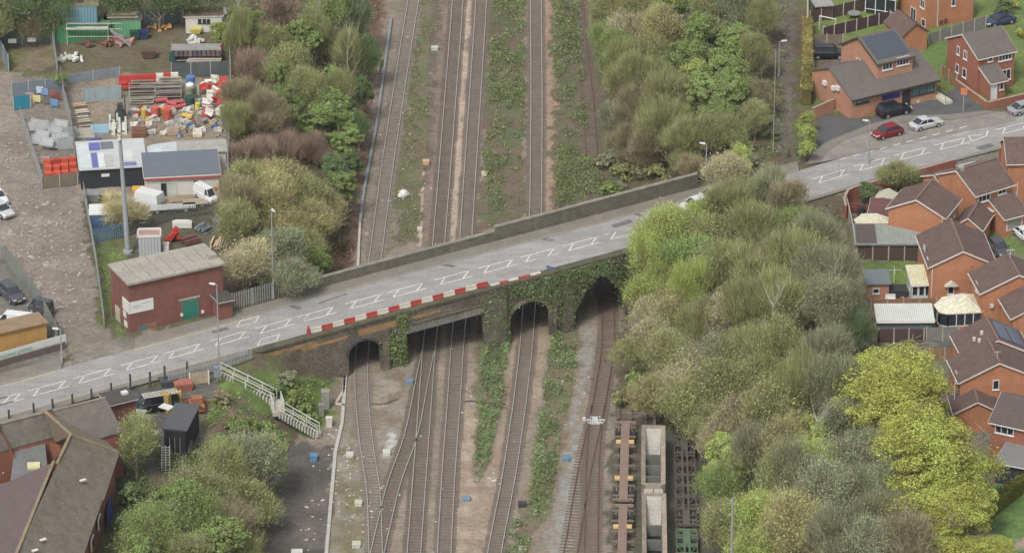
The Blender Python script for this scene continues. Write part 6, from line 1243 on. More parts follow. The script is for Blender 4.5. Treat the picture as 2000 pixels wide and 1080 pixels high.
for px,py,l,w,h,c,la in((195,254,2.4,2.6,.25,(148,186,206),'light blue sheet pallet left of the mast head'),(222,256,.5,2.8,.6,(214,216,190),'narrow cream panel left of the mast head'),(243,254,.5,2.8,.6,(210,216,200),'narrow pale panel right of the mast head'),(272,262,1.9,2.2,.6,(128,84,64),'rust-brown filled open crate'),(166,262,2.6,3.,.2,(172,166,152),'grey concrete slab stack in the yard'),(386,262,1.2,2.,.4,(214,208,186),'cream board propped above the grey roof'),(338,262,1.6,1.2,.7,(176,150,126),'tan rubble sack above the grey roof'),(185,278,2.,.8,.4,(96,98,176),'blue-purple sheet above the patchwork roof')):
    m=MB(); m.box(-l/2,-w/2,0,l/2,w/2,h); m.rbox(.1,0,h,l*.7,w*.5,.12,.15); item('pallet_load',la,'pallet',px,py,m,M4(*c,kind='corr' if 'blue' in la else 'plain'),rz=.05)
for px,py,c,la in((155,212,(212,176,140),'upper tan board on the grey block pile'),(160,225,(210,204,190),'pile of pale blocks beside the dividing fence'),(166,243,(196,184,160),'slanting cream boards below the block pile')): 
    item('block_pile',la,'blocks',px,py,planks(9,1.7,1.2,int(px)),M4(*c),rz=.3)
m=MB(); m.box(-.7,-.5,0,.5,.5,1.1); m.box(-.4,-.4,1.1,.3,.4,2.1); m.bar((.6,-.4,0),(.6,-.4,3.),.1); m.bar((.6,.4,0),(.6,.4,3.),.1); item('forklift','small dark forklift left of the cream panels','forklift',236,232,m,M4(64,68,72))
# roadworks signs store
sg=[(42,180,(176,66,66),'square red and white roadworks sign'),(62,178,(206,120,100),'triangular warning sign'),(78,180,(190,200,220),'blue and white round sign'),(88,184,(120,150,206),'blue arrow sign'),(104,186,(150,90,84),'dark red sign frame'),(112,192,(140,80,76),'leaning red sign frame'),(92,200,(120,110,104),'grey sign frame lying down'),(72,197,(214,206,140),'pale yellow sign face up'),(106,205,(96,150,200),'bright blue bag'),(58,192,(206,150,130),'orange sign back')]
for i,(px,py,c,la) in enumerate(sg):
    m=MB(); 
    if 'triang' in la: m.poly([(-.6,0,.2),(.6,0,.2),(0,0,1.3),(-.6,.06,.2),(.6,.06,.2),(0,.06,1.3)],[(0,1,2),(5,4,3),(0,3,4,1),(1,4,5,2),(2,5,3,0)])
    else: m.box(-.5,0,.25,.5,.06,1.2); 
    m.bar((-.4,.1,0),(-.4,.1,.6),.05); m.bar((.4,.1,0),(.4,.1,.6),.05)
    item('road_sign',la+' in the small sign store','road sign',px,py+6,m,M4(*c),rz=R.uniform(-.4,.4),group='signs in the small sign store')
# grey mesh frames pile
for i in range(14):
    px=70+ (i*37%60); py=250+(i*23%42); m=MB(); w_,h_=1.9,1.1
    for a,b in(((-w_/2,0,0),(w_/2,0,0)),((-w_/2,0,h_),(w_/2,0,h_)),((-w_/2,0,0),(-w_/2,0,h_)),((w_/2,0,0),(w_/2,0,h_))): m.bar(a,b,.1)
    for k in range(1,7): m.bar((-w_/2+w_*k/7,0,0),(-w_/2+w_*k/7,0,h_),.06)
    m.box(-w_/2+.1,.0,.1,w_/2-.1,.02,h_-.1)
    o=item('mesh_frame',f'grey mesh barrier frame in the tangled pile beside the lane, {nth(sorted((j*37%60,j) for j in range(14)).index((i*37%60,i)))}','barrier frame',px,py,m,M4(168,172,174),z=ZW+.25*(i%4),rz=g.uniform(-1.2,1.2),group='tangled grey mesh frames beside the lane'); o.rotation_euler=(g.uniform(-1.3,-.5),0,g.uniform(-.5,.5))
for px,py,la in((136,272,'upper upright grey mesh hoarding by the dividing fence'),(128,292,'lower upright grey mesh hoarding by the dividing fence')):
    m=MB(); m.box(-.9,-.05,0,.9,0,1.6); [m.bar(a,b,.1) for a,b in(((-.95,0,0),(.95,0,0)),((-.95,0,1.65),(.95,0,1.65)),((-.95,0,0),(-.95,0,1.65)),((.95,0,0),(.95,0,1.65)))]; item('hoarding',la,'hoarding',px,py,m,M4(160,168,168),rz=.1)
for i in range(12):
    r_,c_=divmod(i,4); m=barrier_mb(.95,.7,.95); item('traffic_barrier',f'orange-red barrier block in the lane-side store, row {["back","middle","front"][r_]}, {nth(c_)}','barrier',94+c_*16+r_*1,325+r_*13-c_*1.5,m,M4(218,82,58) if i not in(1,) else M4(190,60,54),z=ZW+.3,rz=g.uniform(-.3,.3),group='orange-red blocks in the lane-side store')
m=MB(); m.rbox(0,0,0,1.5,.8,.4,.1); m.rbox(.1,.1,.4,1.3,.7,.35,-.1); item('slab_stack','pinkish grey slabs stacked at the top of the barrier store','slabs',87,318,m,M4(160,140,132))
# lower compound
m=MB(); 
for k in range(7): a=g.uniform(-1.2,1.2); m.bar((g.uniform(-1,0),g.uniform(-.6,.6),.2),(g.uniform(.3,1.6),g.uniform(-1,1),g.uniform(.6,1.8)),.35,.3)
item('red_plant_arm','heap of bright red machine arms and skips beside the grey box','machinery',338,470,m,M4(206,52,44))
item('scrap_heap','reddish scrap strips heaped right of the red machine arms','scrap',368,472,planks(14,2.2,1.8,4),M4(132,86,80),rz=.6); item('rubble_heap','pale blue and grey rubble heap near the wood','rubble',398,450,planks(16,1.6,1.8,5),M4(150,160,168),rz=1.); item('timber_pile','upright pale timber bundles standing by the depot wood edge','timber',415,478,planks(14,2.6,1.6,8),M4(206,184,148),rz=1.45); item('timber_pile','shorter pale timber bundle right of the first one','timber',430,482,planks(12,2.2,1.4,9),M4(200,176,140),rz=1.45)
item('steel_box','small grey steel box open at the front near the wood','box',428,444,MB().box(-.8,-.6,0,.8,.6,1.) ,M4(110,118,124)); item('generator','white equipment case on the ground behind the red arms','case',356,443,MB().box(-1.2,-.4,0,1.2,.4,.7).box(-.9,-.3,.7,.9,.3,.85),WHITE())
item('electrical_cabinet','slim white cabinet behind the depot roof','cabinet',325,500,MB().box(-.35,-.25,0,.35,.25,1.7).box(-.38,-.28,1.7,.38,.28,1.78),WHITE()); item('skip','yellow skip beside the white building','skip',273,383,MB().hexa([(-.7,-.5,0),(.7,-.5,0),(.7,.5,0),(-.7,.5,0)],[(-.9,-.7,1.1),(.9,-.7,1.1),(.9,.7,1.1),(-.9,.7,1.1)]),M4(222,164,48))
item('mixer','salmon-coloured mixer drum before the white building','mixer',389,374,drum(.55,1.),M4(204,124,98)); item('skip','orange skip between the mixer and the pickup','skip',410,374,MB().hexa([(-.7,-.5,0),(.7,-.5,0),(.7,.5,0),(-.7,.5,0)],[(-1,-.7,.9),(1,-.7,.9),(1,.7,.9),(-1,.7,.9)]),M4(218,150,58))
item('flat_trailer','long pale trailer in front of the white building','trailer',335,412,MB().box(-3.,-.8,.5,3.,.8,.62).box(-3,-.8,.62,-2.9,.8,1.1).box(-2,-.7,.1,-1.6,.7,.5).box(1.6,-.7,.1,2.,.7,.5),M4(184,186,182),rz=.15); item('flat_trailer','shorter tan-decked trailer behind the pale one','trailer',382,402,MB().box(-1.6,-.8,.5,1.6,.8,.62).box(-1,-.7,.1,-.6,.7,.5).box(.6,-.7,.1,1.,.7,.5),M4(170,154,130),rz=.1); item('skip','small grey skip with red contents at the top of the lane fence','skip',180,392,MB().hexa([(-.8,-.6,0),(.8,-.6,0),(.8,.6,0),(-.8,.6,0)],[(-1,-.9,1.2),(1,-.9,1.2),(1,.9,1.2),(-1,.9,1.2)]),M4(140,142,142))
# upper compound
item('skip','rusty brown skip standing alone in the upper compound','skip',291,112,MB().hexa([(-.7,-.5,0),(.7,-.5,0),(.7,.5,0),(-.7,.5,0)],[(-1,-.75,1.1),(1,-.75,1.1),(1,.75,1.1),(-1,.75,1.1)]).box(-.6,-.4,.02,.6,.4,.05),M4(104,78,66)); item('wheelie_bin','blue bin beside the second green container','bin',281,75,MB().hexa([(-.5,-.4,0),(.5,-.4,0),(.5,.4,0),(-.5,.4,0)],[(-.65,-.5,1.1),(.65,-.5,1.1),(.65,.5,1.1),(-.65,.5,1.1)]).box(-.68,-.53,1.1,.68,.53,1.2),M4(40,56,104)); item('wheelie_bin','dark green bin beside the blue bin','bin',264,76,MB().hexa([(-.5,-.4,0),(.5,-.4,0),(.5,.4,0),(-.5,.4,0)],[(-.65,-.5,1.1),(.65,-.5,1.1),(.65,.5,1.1),(-.65,.5,1.1)]).box(-.68,-.53,1.1,.68,.53,1.2),M4(38,82,62)); item('skip','small yellow barrow against the white portable cabin','barrow',383,66,MB().hexa([(-.5,-.4,.1),(.5,-.4,.1),(.5,.4,.1),(-.5,.4,.1)],[(-.8,-.6,.8),(.8,-.6,.8),(.8,.6,.8),(-.8,.6,.8)]),M4(214,202,96))
for px,py,la,c in((143,115,'heap of white plastic sacks near the dividing fence',(214,216,212)),(128,118,'small heap of white pipes left of the sack heap',(200,200,190)),(378,84,'white sheets lying flat before the steel rack',(212,212,204)),(228,82,'pink and white barrier pieces below the green container',(214,140,138)),(243,86,'second pink and white heap by the stair foot',(208,150,148)),(313,56,'orange and white objects by the blue corrugated fence',(214,160,90)),(175,88,'reddish scrap along the green container foot',(128,82,76)),(205,86,'rusty scrap right of the container foot',(140,90,74))):
    m=MB(); gg=random.Random(px); [m.rbox(gg.gauss(0,.7),gg.gauss(0,.5),gg.uniform(0,.3),gg.uniform(.5,1.1),gg.uniform(.2,.5),gg.uniform(.15,.5),gg.uniform(0,3),gg.uniform(-.3,.3)) for _ in range(12)]; item('scrap_heap',la,'heap',px,py,m,M4(*c,var=.25))
m=MB(); 
for x in(0,3.3,6.6): m.box(x,0,0,x+.1,.1,2.4); m.box(x,2.,0,x+.1,2.1,2.4)
for z in(.5,1.3,2.): m.bar((0,0,z),(6.7,0,z),.12); m.bar((0,2,z),(6.7,2,z),.12); m.box(.1,.1,z,6.6,2,z+.05)
item('storage_rack','steel rack full of scaffold fittings at the right of the upper compound','rack',334,126,m,M4(150,150,146),rz=.03); g=random.Random(4)
for i in range(10): item('fittings_bin',f'dark fittings bin on the upper compound rack, {nth(i)}','bin',345+i*9,108,MB().box(-.25,-.5,0,.25,.5,.5).box(-.2,-.4,.5,.2,.4,.6),M4(*g.choice([(110,90,90),(90,80,90),(120,110,100)])),z=ZW+1.3,group='fittings bins on the upper rack')
item('water_tank','dark teal tank at the left end of the upper rack','tank',339,124,drum(.55,1.7),M4(44,88,88)); item('drum','orange-red drum at the right end of the upper rack','drum',431,100,drum(.45,1.2),M4(196,78,54),z=ZW+.3); item('timber_lengths','pale long timbers on the upper rack bottom shelf','timber',400,124,planks(8,4.5,.8,3),M4(200,190,176),z=ZW+.4)
# lower road-side yard, south-west
for px,py,la,c,s in((330,758,'open-topped dark grey skip beside the road posts',(78,82,86),1.3),(358,764,'orange-topped dark skip right of the grey skip',(176,104,84),1.25)):
    m=MB(); m.hexa([(-.8,-.6,0),(.8,-.6,0),(.8,.6,0),(-.8,.6,0)],[(-1.1,-.8,1.2),(1.1,-.8,1.2),(1.1,.8,1.2),(-1.1,.8,1.2)]); m.box(-1.,-.7,1.2,1.,.7,1.28); item('skip',la,'skip',px,py,m,M4(*c),z=5.4,rz=.3)
m=MB(); m.box(-.6,-.7,.5,.6,.7,.9); m.box(-.6,-.7,.9,.0,.7,2.3); m.bar((.3,0,.9),(1.2,-.3,2.4),.22); m.bar((1.2,-.3,2.4),(1.6,-.6,1.),.2); m.box(-.8,-.8,0,.8,-.45,.5); m.box(-.8,.45,0,.8,.8,.5); item('mini_digger','yellow mini digger with a white cab roof beside the black container','digger',326,800,m,M4(176,146,76),z=5.3,rz=1.); item('cab_roof','white roof of the yellow mini digger','roof',325,795,MB().box(-.55,-.75,0,.55,.75,.1),WHITE(),z=7.65,rz=1.)
m=MB(); m.box(-.8,-1.2,.3,.8,1.2,.9); m.box(-.6,-.4,.9,.6,.6,1.6); m.bar((0,-1.,.9),(.3,-2.,1.6),.2); item('dumper','orange site dumper behind the black container','dumper',385,800,m,M4(170,108,66),z=5.3,rz=.2); item('yellow_post','thin yellow machine arm in front of the road-side skips','machine arm',352,790,MB().box(-.15,-.15,0,.15,.15,1.8).box(-.3,-.3,0,.3,.3,.3),M4(226,196,70),z=5.3); item('timber_rack','rusty frame holding brown timber beside the gate','rack',382,785,planks(14,2.6,1.6,6),M4(140,92,66),z=5.35,rz=.1); 
item('ladder','pale aluminium ladder leaning at the black container front','ladder',324,922,(lambda m:[m.bar((x,0,0),(x,1.,2.9),.09) for x in(-.45,.0,.45)] and [m.bar((-.45,k*.09,k*.27),(.45,k*.09,k*.27),.08) for k in range(11)] and m)(MB()),mat('pale_ladder',C(206,204,192)),z=5.0)
for px,py,la in((274,822,'upper white-lidded box beside the stair block'),(280,832,'second white-lidded box below the first'),(297,862,'white-lidded grey box near the ladder')): m=MB(); m.box(-.6,-.5,0,.6,.5,1.1); m.box(-.7,-.6,1.1,.7,.6,1.2); item('storage_box',la,'box',px,py,m,M4(190,192,190),z=5.3,rz=-.2)
fence('pale timber gate beside the steps at the top of the bank',[(371,752),(408,747)],5.8,1.5,mat('pale_boards',C(188,168,140),'plank'),WHITE(),pw=2.4); item('utility_cabinet','blue-grey cabinet on a post at the top of the steps','cabinet',424,744,MB().box(-.35,-.25,.6,.35,.25,1.9).box(-.05,-.05,0,.05,.05,.6),M4(132,144,154),z=6.1)
# ---------------------------------------------------------------- steps down the bank
st_=[(430,730),(482,755),(538,783),(545,804),(622,848)]; sz=[6.1,4.6,3.1,3.0,.4]
w=[P(a,b,z) for (a,b),z in zip(st_,sz)]; o0=w[0]; t=thing('bank_steps','pale concrete steps with railings zigzagging down the bank to the tracks','stairs',o0)
for i,ns in((0,9),(1,9),(3,14)):
    a,b=w[i]-o0,w[i+1]-o0; d=b-a; ang=math.atan2(d.y,d.x); m=MB(); 
    for k in range(ns): p=a+d*(k+.5)/ns; m.rbox(p.x,p.y,p.z-.5,Vector((d.x,d.y,0)).length/ns*.62,1.1,.62,ang)
    m.obj('flight',mat('step_concrete',C(184,180,166),var=.12),t)
m=MB(); p=w[2]-o0; q=w[3]-o0; m.rbox((p.x+q.x)/2,(p.y+q.y)/2,p.z-.5,3.3,1.5,.55,rad(-80)); m.obj('landing',mat('step_concrete',C(184,180,166)),t)
for side in(-1,1):
    m=MB()
    for i in range(len(w)-1):
        a,b=w[i]-o0,w[i+1]-o0; d=b-a; nn=Vector((-d.y,d.x,0)).normalized()*.62*side; a=a+nn; b=b+nn; m.bar(a+Vector((0,0,1.2)),b+Vector((0,0,1.2)),.1); m.bar(a+Vector((0,0,.7)),b+Vector((0,0,.7)),.07); n=max(1,int(d.length/1.6))
        for k in range(n+1): q=a+(b-a)*k/n; m.bar(q,q+Vector((0,0,1.2)),.08)
    m.obj('handrail',mat('pale_handrail',C(200,202,190)),t)
# ---------------------------------------------------------------- lineside things
def troughs(label,pts,w_,m_,h=.14):
    q=[P(a,b,.0) for a,b in pts]; m=MB()
    for a,b in zip(q,q[1:]): 
        n=max(1,int((b-a).length/1.)); 
        for k in range(n): m.bar(a.lerp(b,k/n)+Vector((0,0,h)),a.lerp(b,(k+.94)/n)+Vector((0,0,h)),w_,.16)
    tag(m.obj('cable_trough',m_),label,'cable trough')
ctm=mat('pale_trough',C(186,184,176),var=.15); 
troughs('pale concrete cable trough running down beside the dark ground',[(634,1120),(655,884),(668,828),(673,765),(676,695)],.4,ctm); troughs('paler trough bending from the small arch to the steps',[(677,690),(671,765),(656,790),(676,794)],.3,mat('pinkish_trough',C(204,190,176),var=.1))
troughs('blue-grey pipe trough along the left side of the northern tracks',[(703,440),(712,370),(735,250),(745,180),(764,40)],.35,mat('blue_grey_pipe',C(142,148,152),var=.1),.3); troughs('white pipe continuing the trough towards the bridge parapet',[(699,530),(703,440)],.3,mat('white_pipe',C(204,196,184),var=.08),.3)
for px,py,l,w_,h,c,la in((636,796,.9,.9,2.2,(150,148,138),'tall grey signal cabinet at the bank foot'),(628,812,.6,.6,1.5,(144,142,132),'narrow grey post cabinet below the tall one'),(643,832,.7,.6,1.1,(208,204,190),'white cabinet beside the lowest steps'),(621,852,.7,.6,.5,(180,180,150),'low greenish box at the end of the steps'),(800,748,.8,.9,.35,(112,140,160),'blue-lidded box by the small arch'),(613,898,.8,.9,.6,(86,142,190),'blue bin on the dark ground left of the trough'),(910,976,.9,.9,.3,(116,144,162),'blue lid between the middle tracks near the bottom'),(1105,898,.8,1.,.35,(108,136,152),'blue-lidded box on the grey path'),(683,890,.8,.9,.25,(206,202,190),'square pale lid between trough and left track'),(755,886,.8,.9,.3,(206,204,196),'square pale lid below the white gravel patch'),(700,985,.8,.9,.35,(196,196,180),'square pale lid in the litter patch'),(696,1066,.9,1.,.35,(190,194,176),'square pale lid at the bottom edge'),(820,451,.6,.9,.3,(200,192,174),'pale box beside the northern tracks near the parapet'),(946,342,.7,.8,.3,(206,200,170),'pale box at the edge of the weed strip'),(832,320,.8,.8,.4,(206,170,130),'tan box on the rough strip of the northern line'),(1020,988,.9,.7,.4,(66,64,66),'black box lying beside the middle track'),(1021,1075,.8,.8,.3,(170,160,140),'small tan lid near the bottom edge'),(849,98,.9,.6,.4,(200,204,190),'pale scrap beside the top of the tracks'),(580,1082,1.2,.8,.4,(214,214,208),'white box cut by the bottom edge')):
    m=MB(); m.box(-l/2,-w_/2,0,l/2,w_/2,h); m.box(-l/2-.04,-w_/2-.04,h,l/2+.04,w_/2+.04,h+.08); m.box(-l/2+.1,-w_/2-.02,h*.15,l/2-.1,-w_/2-.005,h*.85); item('lineside_box',la,'lineside box',px,py,m,M4(*c),z=0.0)
m=MB(); m.ball((0,0,.45),.62,.6,10,6); m.ball((.3,.2,.3),.5,.4); m.ball((-.4,-.2,.3),.4,.35); item('bag','round white builders bag on the grass by the left northern track','bag',788,385,m,WHITE(),z=0.); 
item('disc','small white disc marker on the wall beside the small arch','marker',781,700,MB().tube((0,0,1.2),(0,-.08,1.2),.33,.33,12),M4(214,210,180),z=.6).location.y+=.0
for i,(px,py) in enumerate(((740,132),(743,127),(738,140),(745,122))): item('timber_baulk',f'bleached timber baulk leaning on the brambles by the blue-grey trough, {nth(i)}','timber',px,py,MB().rbox(0,0,.1,.16,1.6,.3,.2,.1),M4(206,190,170),z=.3,rz=-.25,group='bleached baulks on the brambles')
def point_machine(px,py,label):
    m=MB(); m.box(-1.1,-.12,.0,1.1,.12,.2); m.box(-.9,-.8,.0,.9,-.6,.2); m.box(-.4,-.5,.05,.3,.6,.3); m.bar((-.7,-.9,.22),(-.5,.9,.22),.08); m.bar((.6,-.9,.22),(.5,.9,.22),.08); m.box(-1.5,-.3,.05,-1.15,.5,.3); item('point_motor',label,'point motor',px,py,m,M4(196,200,198,rough=.6),z=.06)
point_machine(1163,822,'silvery point motor between the rusty rails of the right-hand track')
troughs('brown cable crossing the ballast near the small arch',[(722,790),(750,790),(778,780)],.12,M4(120,100,88),.1); troughs('thin dark cable right of the middle tracks',[(908,785),(925,784),(936,788),(960,790),(990,790)],.1,M4(84,78,72),.08)
g=random.Random(23); lm=MB(); 
for cx,cy,sx,sy,n in((715,1000,30,30,26),(690,900,25,20,20),(700,960,30,40,20),(790,330,40,120,36),(780,400,30,40,16),(620,960,30,60,10),(950,940,25,10,8),(660,860,20,20,14),(920,840,60,120,14),(1120,760,20,90,8),(600,1030,20,30,12)):
    for _ in range(n):
        p=G(g.gauss(cx,sx),g.gauss(cy,sy)); s=g.uniform(.06,.2)*(2 if g.random()<.08 else 1); 
        if -30<p.x<30: lm.rbox(p.x,p.y,p.z+.01,s*1.6,s,.05,g.random()*3)
struct('litter',lm,mat('litter_white',C(206,204,196),var=.15),'stuff')
lm=MB()
for _ in range(420):
    px,py=g.gauss(75,55),g.gauss(500,85)
    if not(0<px<185 and 380<py<670) or (px<120 and py>470+px*1.45): continue
    p=G(px,py); s=g.uniform(.07,.24); lm.tube((p.x,p.y,p.z-.03),(p.x,p.y,p.z+.05),s*(1.9 if g.random()<.12 else 1),s*.6,7)
for _ in range(90):
    p=G(g.uniform(-5,75),g.uniform(230,400)); s=g.uniform(.08,.2); lm.tube((p.x,p.y,p.z+.02),(p.x,p.y,p.z+.08),s,s*.6,6)
struct('stones',lm,mat('pale_stones',C(172,162,150),var=.2),'stuff')
# ---------------------------------------------------------------- wagons
spm=mat('spine_brown',C(142,118,104),var=.14); bog=mat('bogie_dark',C(58,56,54),var=.15); skm=mat('skeletal_dark',C(98,90,82),var=.15); sgm=mat('skeletal_green',C(96,122,92),var=.14); hop=mat('hopper_cream',C(160,146,128),var=.28,sc=2); hin=mat('hopper_white',C(176,172,162),var=.16,sc=1.5); hdk=mat('hopper_dark',C(40,42,40),var=.15)
wy=mat('yellow_fitting',C(214,178,112),var=.1)
def bogie(t,y,z=.0):
    m=MB()
    for sd in(-1,1):
        m.box(sd*1.05-.09,y-1.5,.35,sd*1.05+.09,y+1.5,.7); m.box(sd*1.05-.14,y-.5,.2,sd*1.05+.14,y+.5,.8)
    m.box(-1.,y-.2,.45,1.,y+.2,.75); b=m.obj('bogie',bog,t)
    for dy_ in(-.95,.95):
        m=MB(); 
        for sd in(-1,1): m.tube((sd*.7,y+dy_,.45),(sd*.84,y+dy_,.45),.44,.44,14)
        m.tube((-.7,y+dy_,.45),(.7,y+dy_,.45),.08,.08,6); m.obj('wheelset',mat('wheel_steel',C(112,104,100)),b)
def yl(px,y0,y1,z):  # world length between two pixel rows at height z
    a,b=P(px,y0,z),P(px,y1,z); return a,b
def spine(px0,py0,px1,py1,label,main,wide,cross,ztop=1.05,fit=True,grp=None,skel=False):
    a,b=P(px0,py0,ztop+.2),P(px1,py1,ztop+.2); d=a-b; L=Vector((d.x,d.y,0)).length; t=thing('flat_wagon',label,'wagon',(b.x,b.y,.2),math.atan2(d.y,d.x)-math.pi/2,grp)
    m=MB(); m.box(-wide/2,.3,.75,wide/2,L-.3,ztop)
    if skel:
        m=MB(); 
        for x in(-.28,.28): m.box(x-.1,.3,.75,x+.1,L-.3,ztop)
        m.box(-.4,.3,.8,.4,3.4,ztop+.02); m.box(-.4,L-3.4,.8,.4,L-.3,ztop+.02)
    m.obj('spine_beam',main,t)
    for y in(0,L-.35): m=MB(); m.box(-1.2,y,.8,1.2,y+.35,ztop+.04); m.obj('headstock',main,t)
    if skel:
        m=MB(); [m.box(x-.05,.3,.85,x+.05,L-.3,ztop) for x in(-1.15,1.15)]; n=9
        for k in range(1,n): m.box(-1.15,L*k/n-.05,.85,1.15,L*k/n+.05,ztop-.02)
        for k in range(2,n-2):
            for sd in(-1,1): m.bar((sd*.3,L*k/n,.95),(sd*1.1,L*(k+1)/n,.95),.08)
        m.obj('side_frame',cross,t)
    for k,y in enumerate(np.linspace(1.3,L-1.3,8)):
        m=MB(); m.box(-1.25,y-.12,.8,1.25,y+.12,ztop-.04); m.obj('cross_arm',cross,t)
    if fit:
        for y in(L*.27,L*.73):
            for sd in(-1,1): m=MB(); m.box(sd*.75-.3,y-.35,ztop-.1,sd*.75+.3,y+.35,ztop+.12); m.obj('corner_bracket',wy,t)
    bogie(t,2.3); bogie(t,L-2.3)
    m=MB(); 
    for y,s_ in((0,-1),(L,1)):
        for x in(-.85,.85): m=MB(); m.tube((x,y,.9),(x,y+s_*.4,.9),.1,.1,8); m.tube((x,y+s_*.4,.9),(x,y+s_*.45,.9),.22,.22,10); m.obj('buffer',bog,t)
    return t
spine(1222,822,1217,976,'brown spine wagon with yellow brackets, nearer the rusty track, upper of two',spm,1.,mat('arm_grey_brown',C(122,110,98)),grp='brown spine wagons'); spine(1217,984,1213,1150,'brown spine wagon below the first, cut by the bottom edge',spm,1.,mat('arm_grey_brown',C(122,110,98)),grp='brown spine wagons')
spine(1336,850,1341,1024,'dark skeletal wagon beside the wood, above the green one',skm,.6,skm,fit=False,grp='skeletal wagons',skel=True); spine(1341,1032,1345,1180,'green skeletal wagon at the bottom edge beside the wood',sgm,.6,sgm,fit=False,grp='skeletal wagons',skel=True)
def hopper(px0,py0,px1,py1,label):
    zt=3.3; a,b=P(px0,py0,zt),P(px1,py1,zt); d=a-b; L=Vector((d.x,d.y,0)).length; t=thing('hopper_wagon',label,'wagon',(b.x,b.y,.2),math.atan2(d.y,d.x)-math.pi/2,'open hopper wagons'); z=3.1; w=1.38; wi=.88
    m=MB(); 
    for sd in(-1,1):
        m.hexa([(sd*w*.8,0,1.),(sd*w*.8,L,1.),(sd*wi*.9,L,1.),(sd*wi*.9,0,1.)][::sd],[(sd*w,0,z),(sd*w,L,z),(sd*wi,L,z-.25),(sd*wi,0,z-.25)][::sd])
    m.obj('body',hop,t); m=MB(); m.hexa([(-w*.9,L-.1,1.),(w*.9,L-.1,1.),(w*.9,L,1.),(-w*.9,L,1.)],[(-w,L-.15,z),(w,L-.15,z),(w,L,z),(-w,L,z)]); m.hexa([(-w*.9,0,1.),(w*.9,0,1.),(w*.9,.1,1.),(-w*.9,.1,1.)],[(-w,0,z),(w,0,z),(w,.15,z),(-w,.15,z)]); m.obj('end_wall',hop,t)
    m=MB(); m.face((-wi,L-.16,z-.35),(-wi,L-4.6,1.3),(wi,L-4.6,1.3),(wi,L-.16,z-.35)); m.obj('slope_sheet',hin,t); m=MB(); m.face((-wi,.16,z-.8),(wi,.16,z-.8),(wi,1.6,1.2),(-wi,1.6,1.2)); m.obj('slope_sheet',hin,t)
    m=MB(); m.box(-wi,1.2,1.0,wi,L-4.,1.1); m.obj('hopper_floor',hdk,t)
    for k in(0,1,2): y=1.6+(L-7.2)*(k+.35)/2.7; m=MB(); m.box(-wi,y-.06,1.3,wi,y+.06,2.7); m.obj('divider',mat('divider_grey',C(110,112,106)),t)
    m=MB(); m.box(-.4,.1,.7,.4,L-.1,.95); m.obj('underframe',bog,t); bogie(t,1.9); bogie(t,L-1.9); return t
hopper(1276,830,1276,944,'open cream hopper wagon with a white sloping end, upper of two'); hopper(1277,962,1279,1100,'open cream hopper wagon below the first, cut by the bottom edge')
m=MB(); m.box(-1.1,0,2.2,-.05,2.6,2.35); m.box(.05,0,2.2,1.1,2.6,2.35); m.box(-1.1,2.3,1.,1.1,2.5,2.2); o=m.obj('end_canopy',hin); o.location=P(1277,974,2.6)-Vector((0,0,2.3)); tag(o,'pale twin end sheets over the gap between the hopper wagons','wagon part')
# ---------------------------------------------------------------- small things on the east side
m=MB(); 
for a,b in(((-1.2,0,0),(-1.2,0,2)),((1.2,0,0),(1.2,0,2)),((-1.2,0,2),(1.2,0,2)),((-1.2,0,2),(-1.2,1.2,0)),((1.2,0,2),(1.2,1.2,0)),((-1.2,1.2,0),(1.2,1.2,0))): m.tube(a,b,.07,.07,6)
item('football_goal','white football goal frame on the garden lawn','goal',1616,62,m,WHITE(),z=9,rz=-.5)
m=MB(); m.tube((0,0,0),(0,0,2.9),.07); o=item('sign_post','sign post with an orange-red square sign at the forecourt edge','sign',1881,220,m,metal,z=9); s=MB(); s.box(-.42,-.06,2.5,.42,0,3.4); s.obj('sign_face',M4(214,120,74),o)
item('parasol_table','grey garden table on the patio of the goal garden','table',1668,36,MB().tube((0,0,0),(0,0,.7),.08).tube((0,0,.7),(0,0,.78),.9,.9,14),M4(132,142,138),z=9)
Bld('garden_shed','shed with a pale grey roof at the top beside the footpath wall','shed',(1594,14),(1622,10),None,9,2.,0,'X',W=2.2,D=2.,ang=10,wall=brp,roof=mat('pale_shed_roof',C(158,156,156)),fas=None)
wall('pale wall between the footpath and the top gardens',[(1577,60),(1577,-40)],9,1.8,conp,.2,False,'boundary_wall')
m=MB(); m.box(-1.2,-.6,.3,1.2,.6,1.0); m.box(-1.25,-.65,1.,1.25,.65,1.08); item('box_trailer','low dark box trailer between the road wall and the large house','trailer',1935,338,m,M4(92,88,82),z=9,rz=.5)
item('shed_roof','small grey-white hut roof behind the large house','hut',1888,352,MB().box(-1.2,-.8,0,1.2,.8,1.9).hexa([(-1.3,-.9,1.92),(1.3,-.9,1.92),(1.3,.9,1.92),(-1.3,.9,1.92)],[(-1.3,-.05,2.3),(1.3,-.05,2.3),(1.3,.05,2.3),(-1.3,.05,2.3)]),M4(176,176,172),z=9,rz=.5)
item('red_decking','stack of dark red boards inside the curved garden wall','boards',1672,408,planks(14,2.4,1.6,12),M4(136,62,52),z=9.2,rz=-.2); item('garden_bin','black wheelie bin beside the fan-roofed conservatory','bin',1680,421,MB().box(-.35,-.3,0,.35,.3,1.).box(-.38,-.33,1.,.38,.33,1.1),M4(52,54,58),z=9)
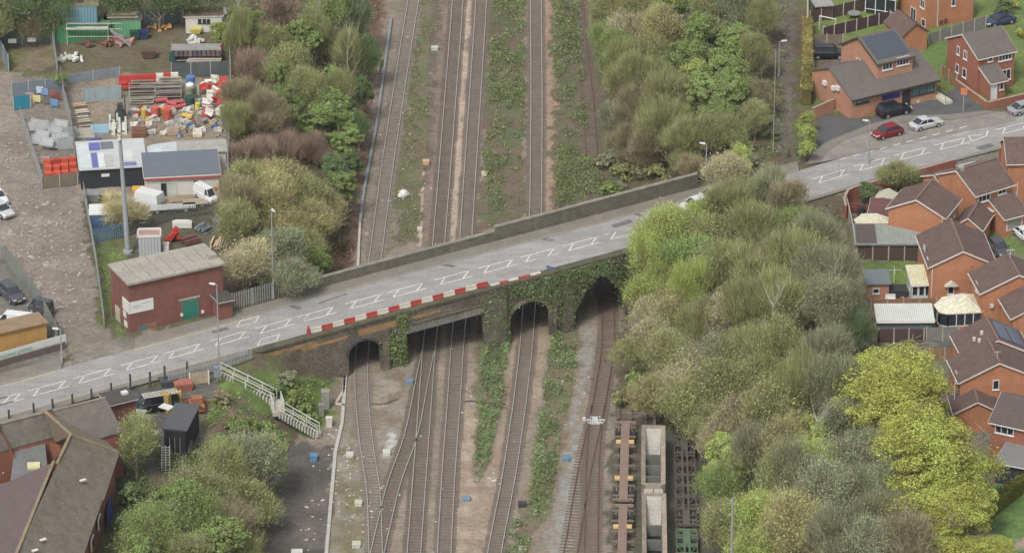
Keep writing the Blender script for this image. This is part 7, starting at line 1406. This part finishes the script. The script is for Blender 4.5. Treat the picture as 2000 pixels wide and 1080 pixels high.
item('hot_tub','dark covered tub between the brick shed and conservatory','tub',1752,575,MB().box(-1.1,-.9,0,1.1,.9,.8).box(-1.15,-.95,.8,1.15,.95,.9),M4(58,60,66),z=9); item('garden_bench','white garden bench near the dark tub','bench',1739,590,MB().box(-.6,-.3,.4,.6,.3,.48).box(-.6,.25,.48,.6,.3,.95).box(-.55,-.25,0,-.45,.25,.4).box(.45,-.25,0,.55,.25,.4),WHITE(),z=9); item('toy_car','small red and white garden toy near the bench','toy',1762,590,MB().box(-.4,-.25,.1,.4,.25,.4).box(-.2,-.2,.4,.2,.2,.65),M4(200,90,84),z=9)
item('rotary_dryer','white rotary dryer on the lawn by the shed','clothes dryer',1746,552,MB().tube((0,0,0),(0,0,1.8),.05).bar((-1,0,1.7),(1,0,1.7),.04).bar((0,-1,1.7),(0,1,1.7),.04),WHITE(),z=9); item('bird_bath','white curved garden seat on the strip of lawn','seat',1858,660,MB().box(-.6,-.2,0,.6,.2,.35).ball((0,0,.4),.5,.12),WHITE(),z=9)
item('wheelie_bin','dark wheelie bins in front of the grey garage door','bin',1983,451,MB().box(-.7,-.3,0,-.05,.3,1.05).box(.05,-.3,0,.7,.3,1.05),M4(60,62,68),z=9)
for i,(px,py) in enumerate(((1540,308),(1556,306))): m=MB(); m.tube((0,0,0),(0,0,1.),.1,.1,8); m.ball((0,0,1.),.12); item('bollard',['left','right'][i]+' black bollard at the road end of the footpath','bollard',px,py,m,dmet,z=9,group='footpath bollards')

# ---------------------------------------------------------------- haze
hb=MB(); hb.box(-1500,-700,-3,1500,1300,300); ho=hb.obj('haze',[]) if False else None
me=hb.mesh('haze'); hm=bpy.data.materials.new('haze'); hm.use_nodes=True; nt=hm.node_tree; nt.nodes.clear(); o_=nd(nt,'ShaderNodeOutputMaterial'); v_=nd(nt,'ShaderNodeVolumePrincipled'); v_.inputs['Color'].default_value=(.9,.93,.97,1); v_.inputs['Density'].default_value=.00004; v_.inputs['Anisotropy'].default_value=.2; nt.links.new(v_.outputs[0],o_.inputs['Volume'])
me.materials.append(hm); ho=bpy.data.objects.new('haze',me); S.collection.objects.link(ho); ho['kind']='stuff'
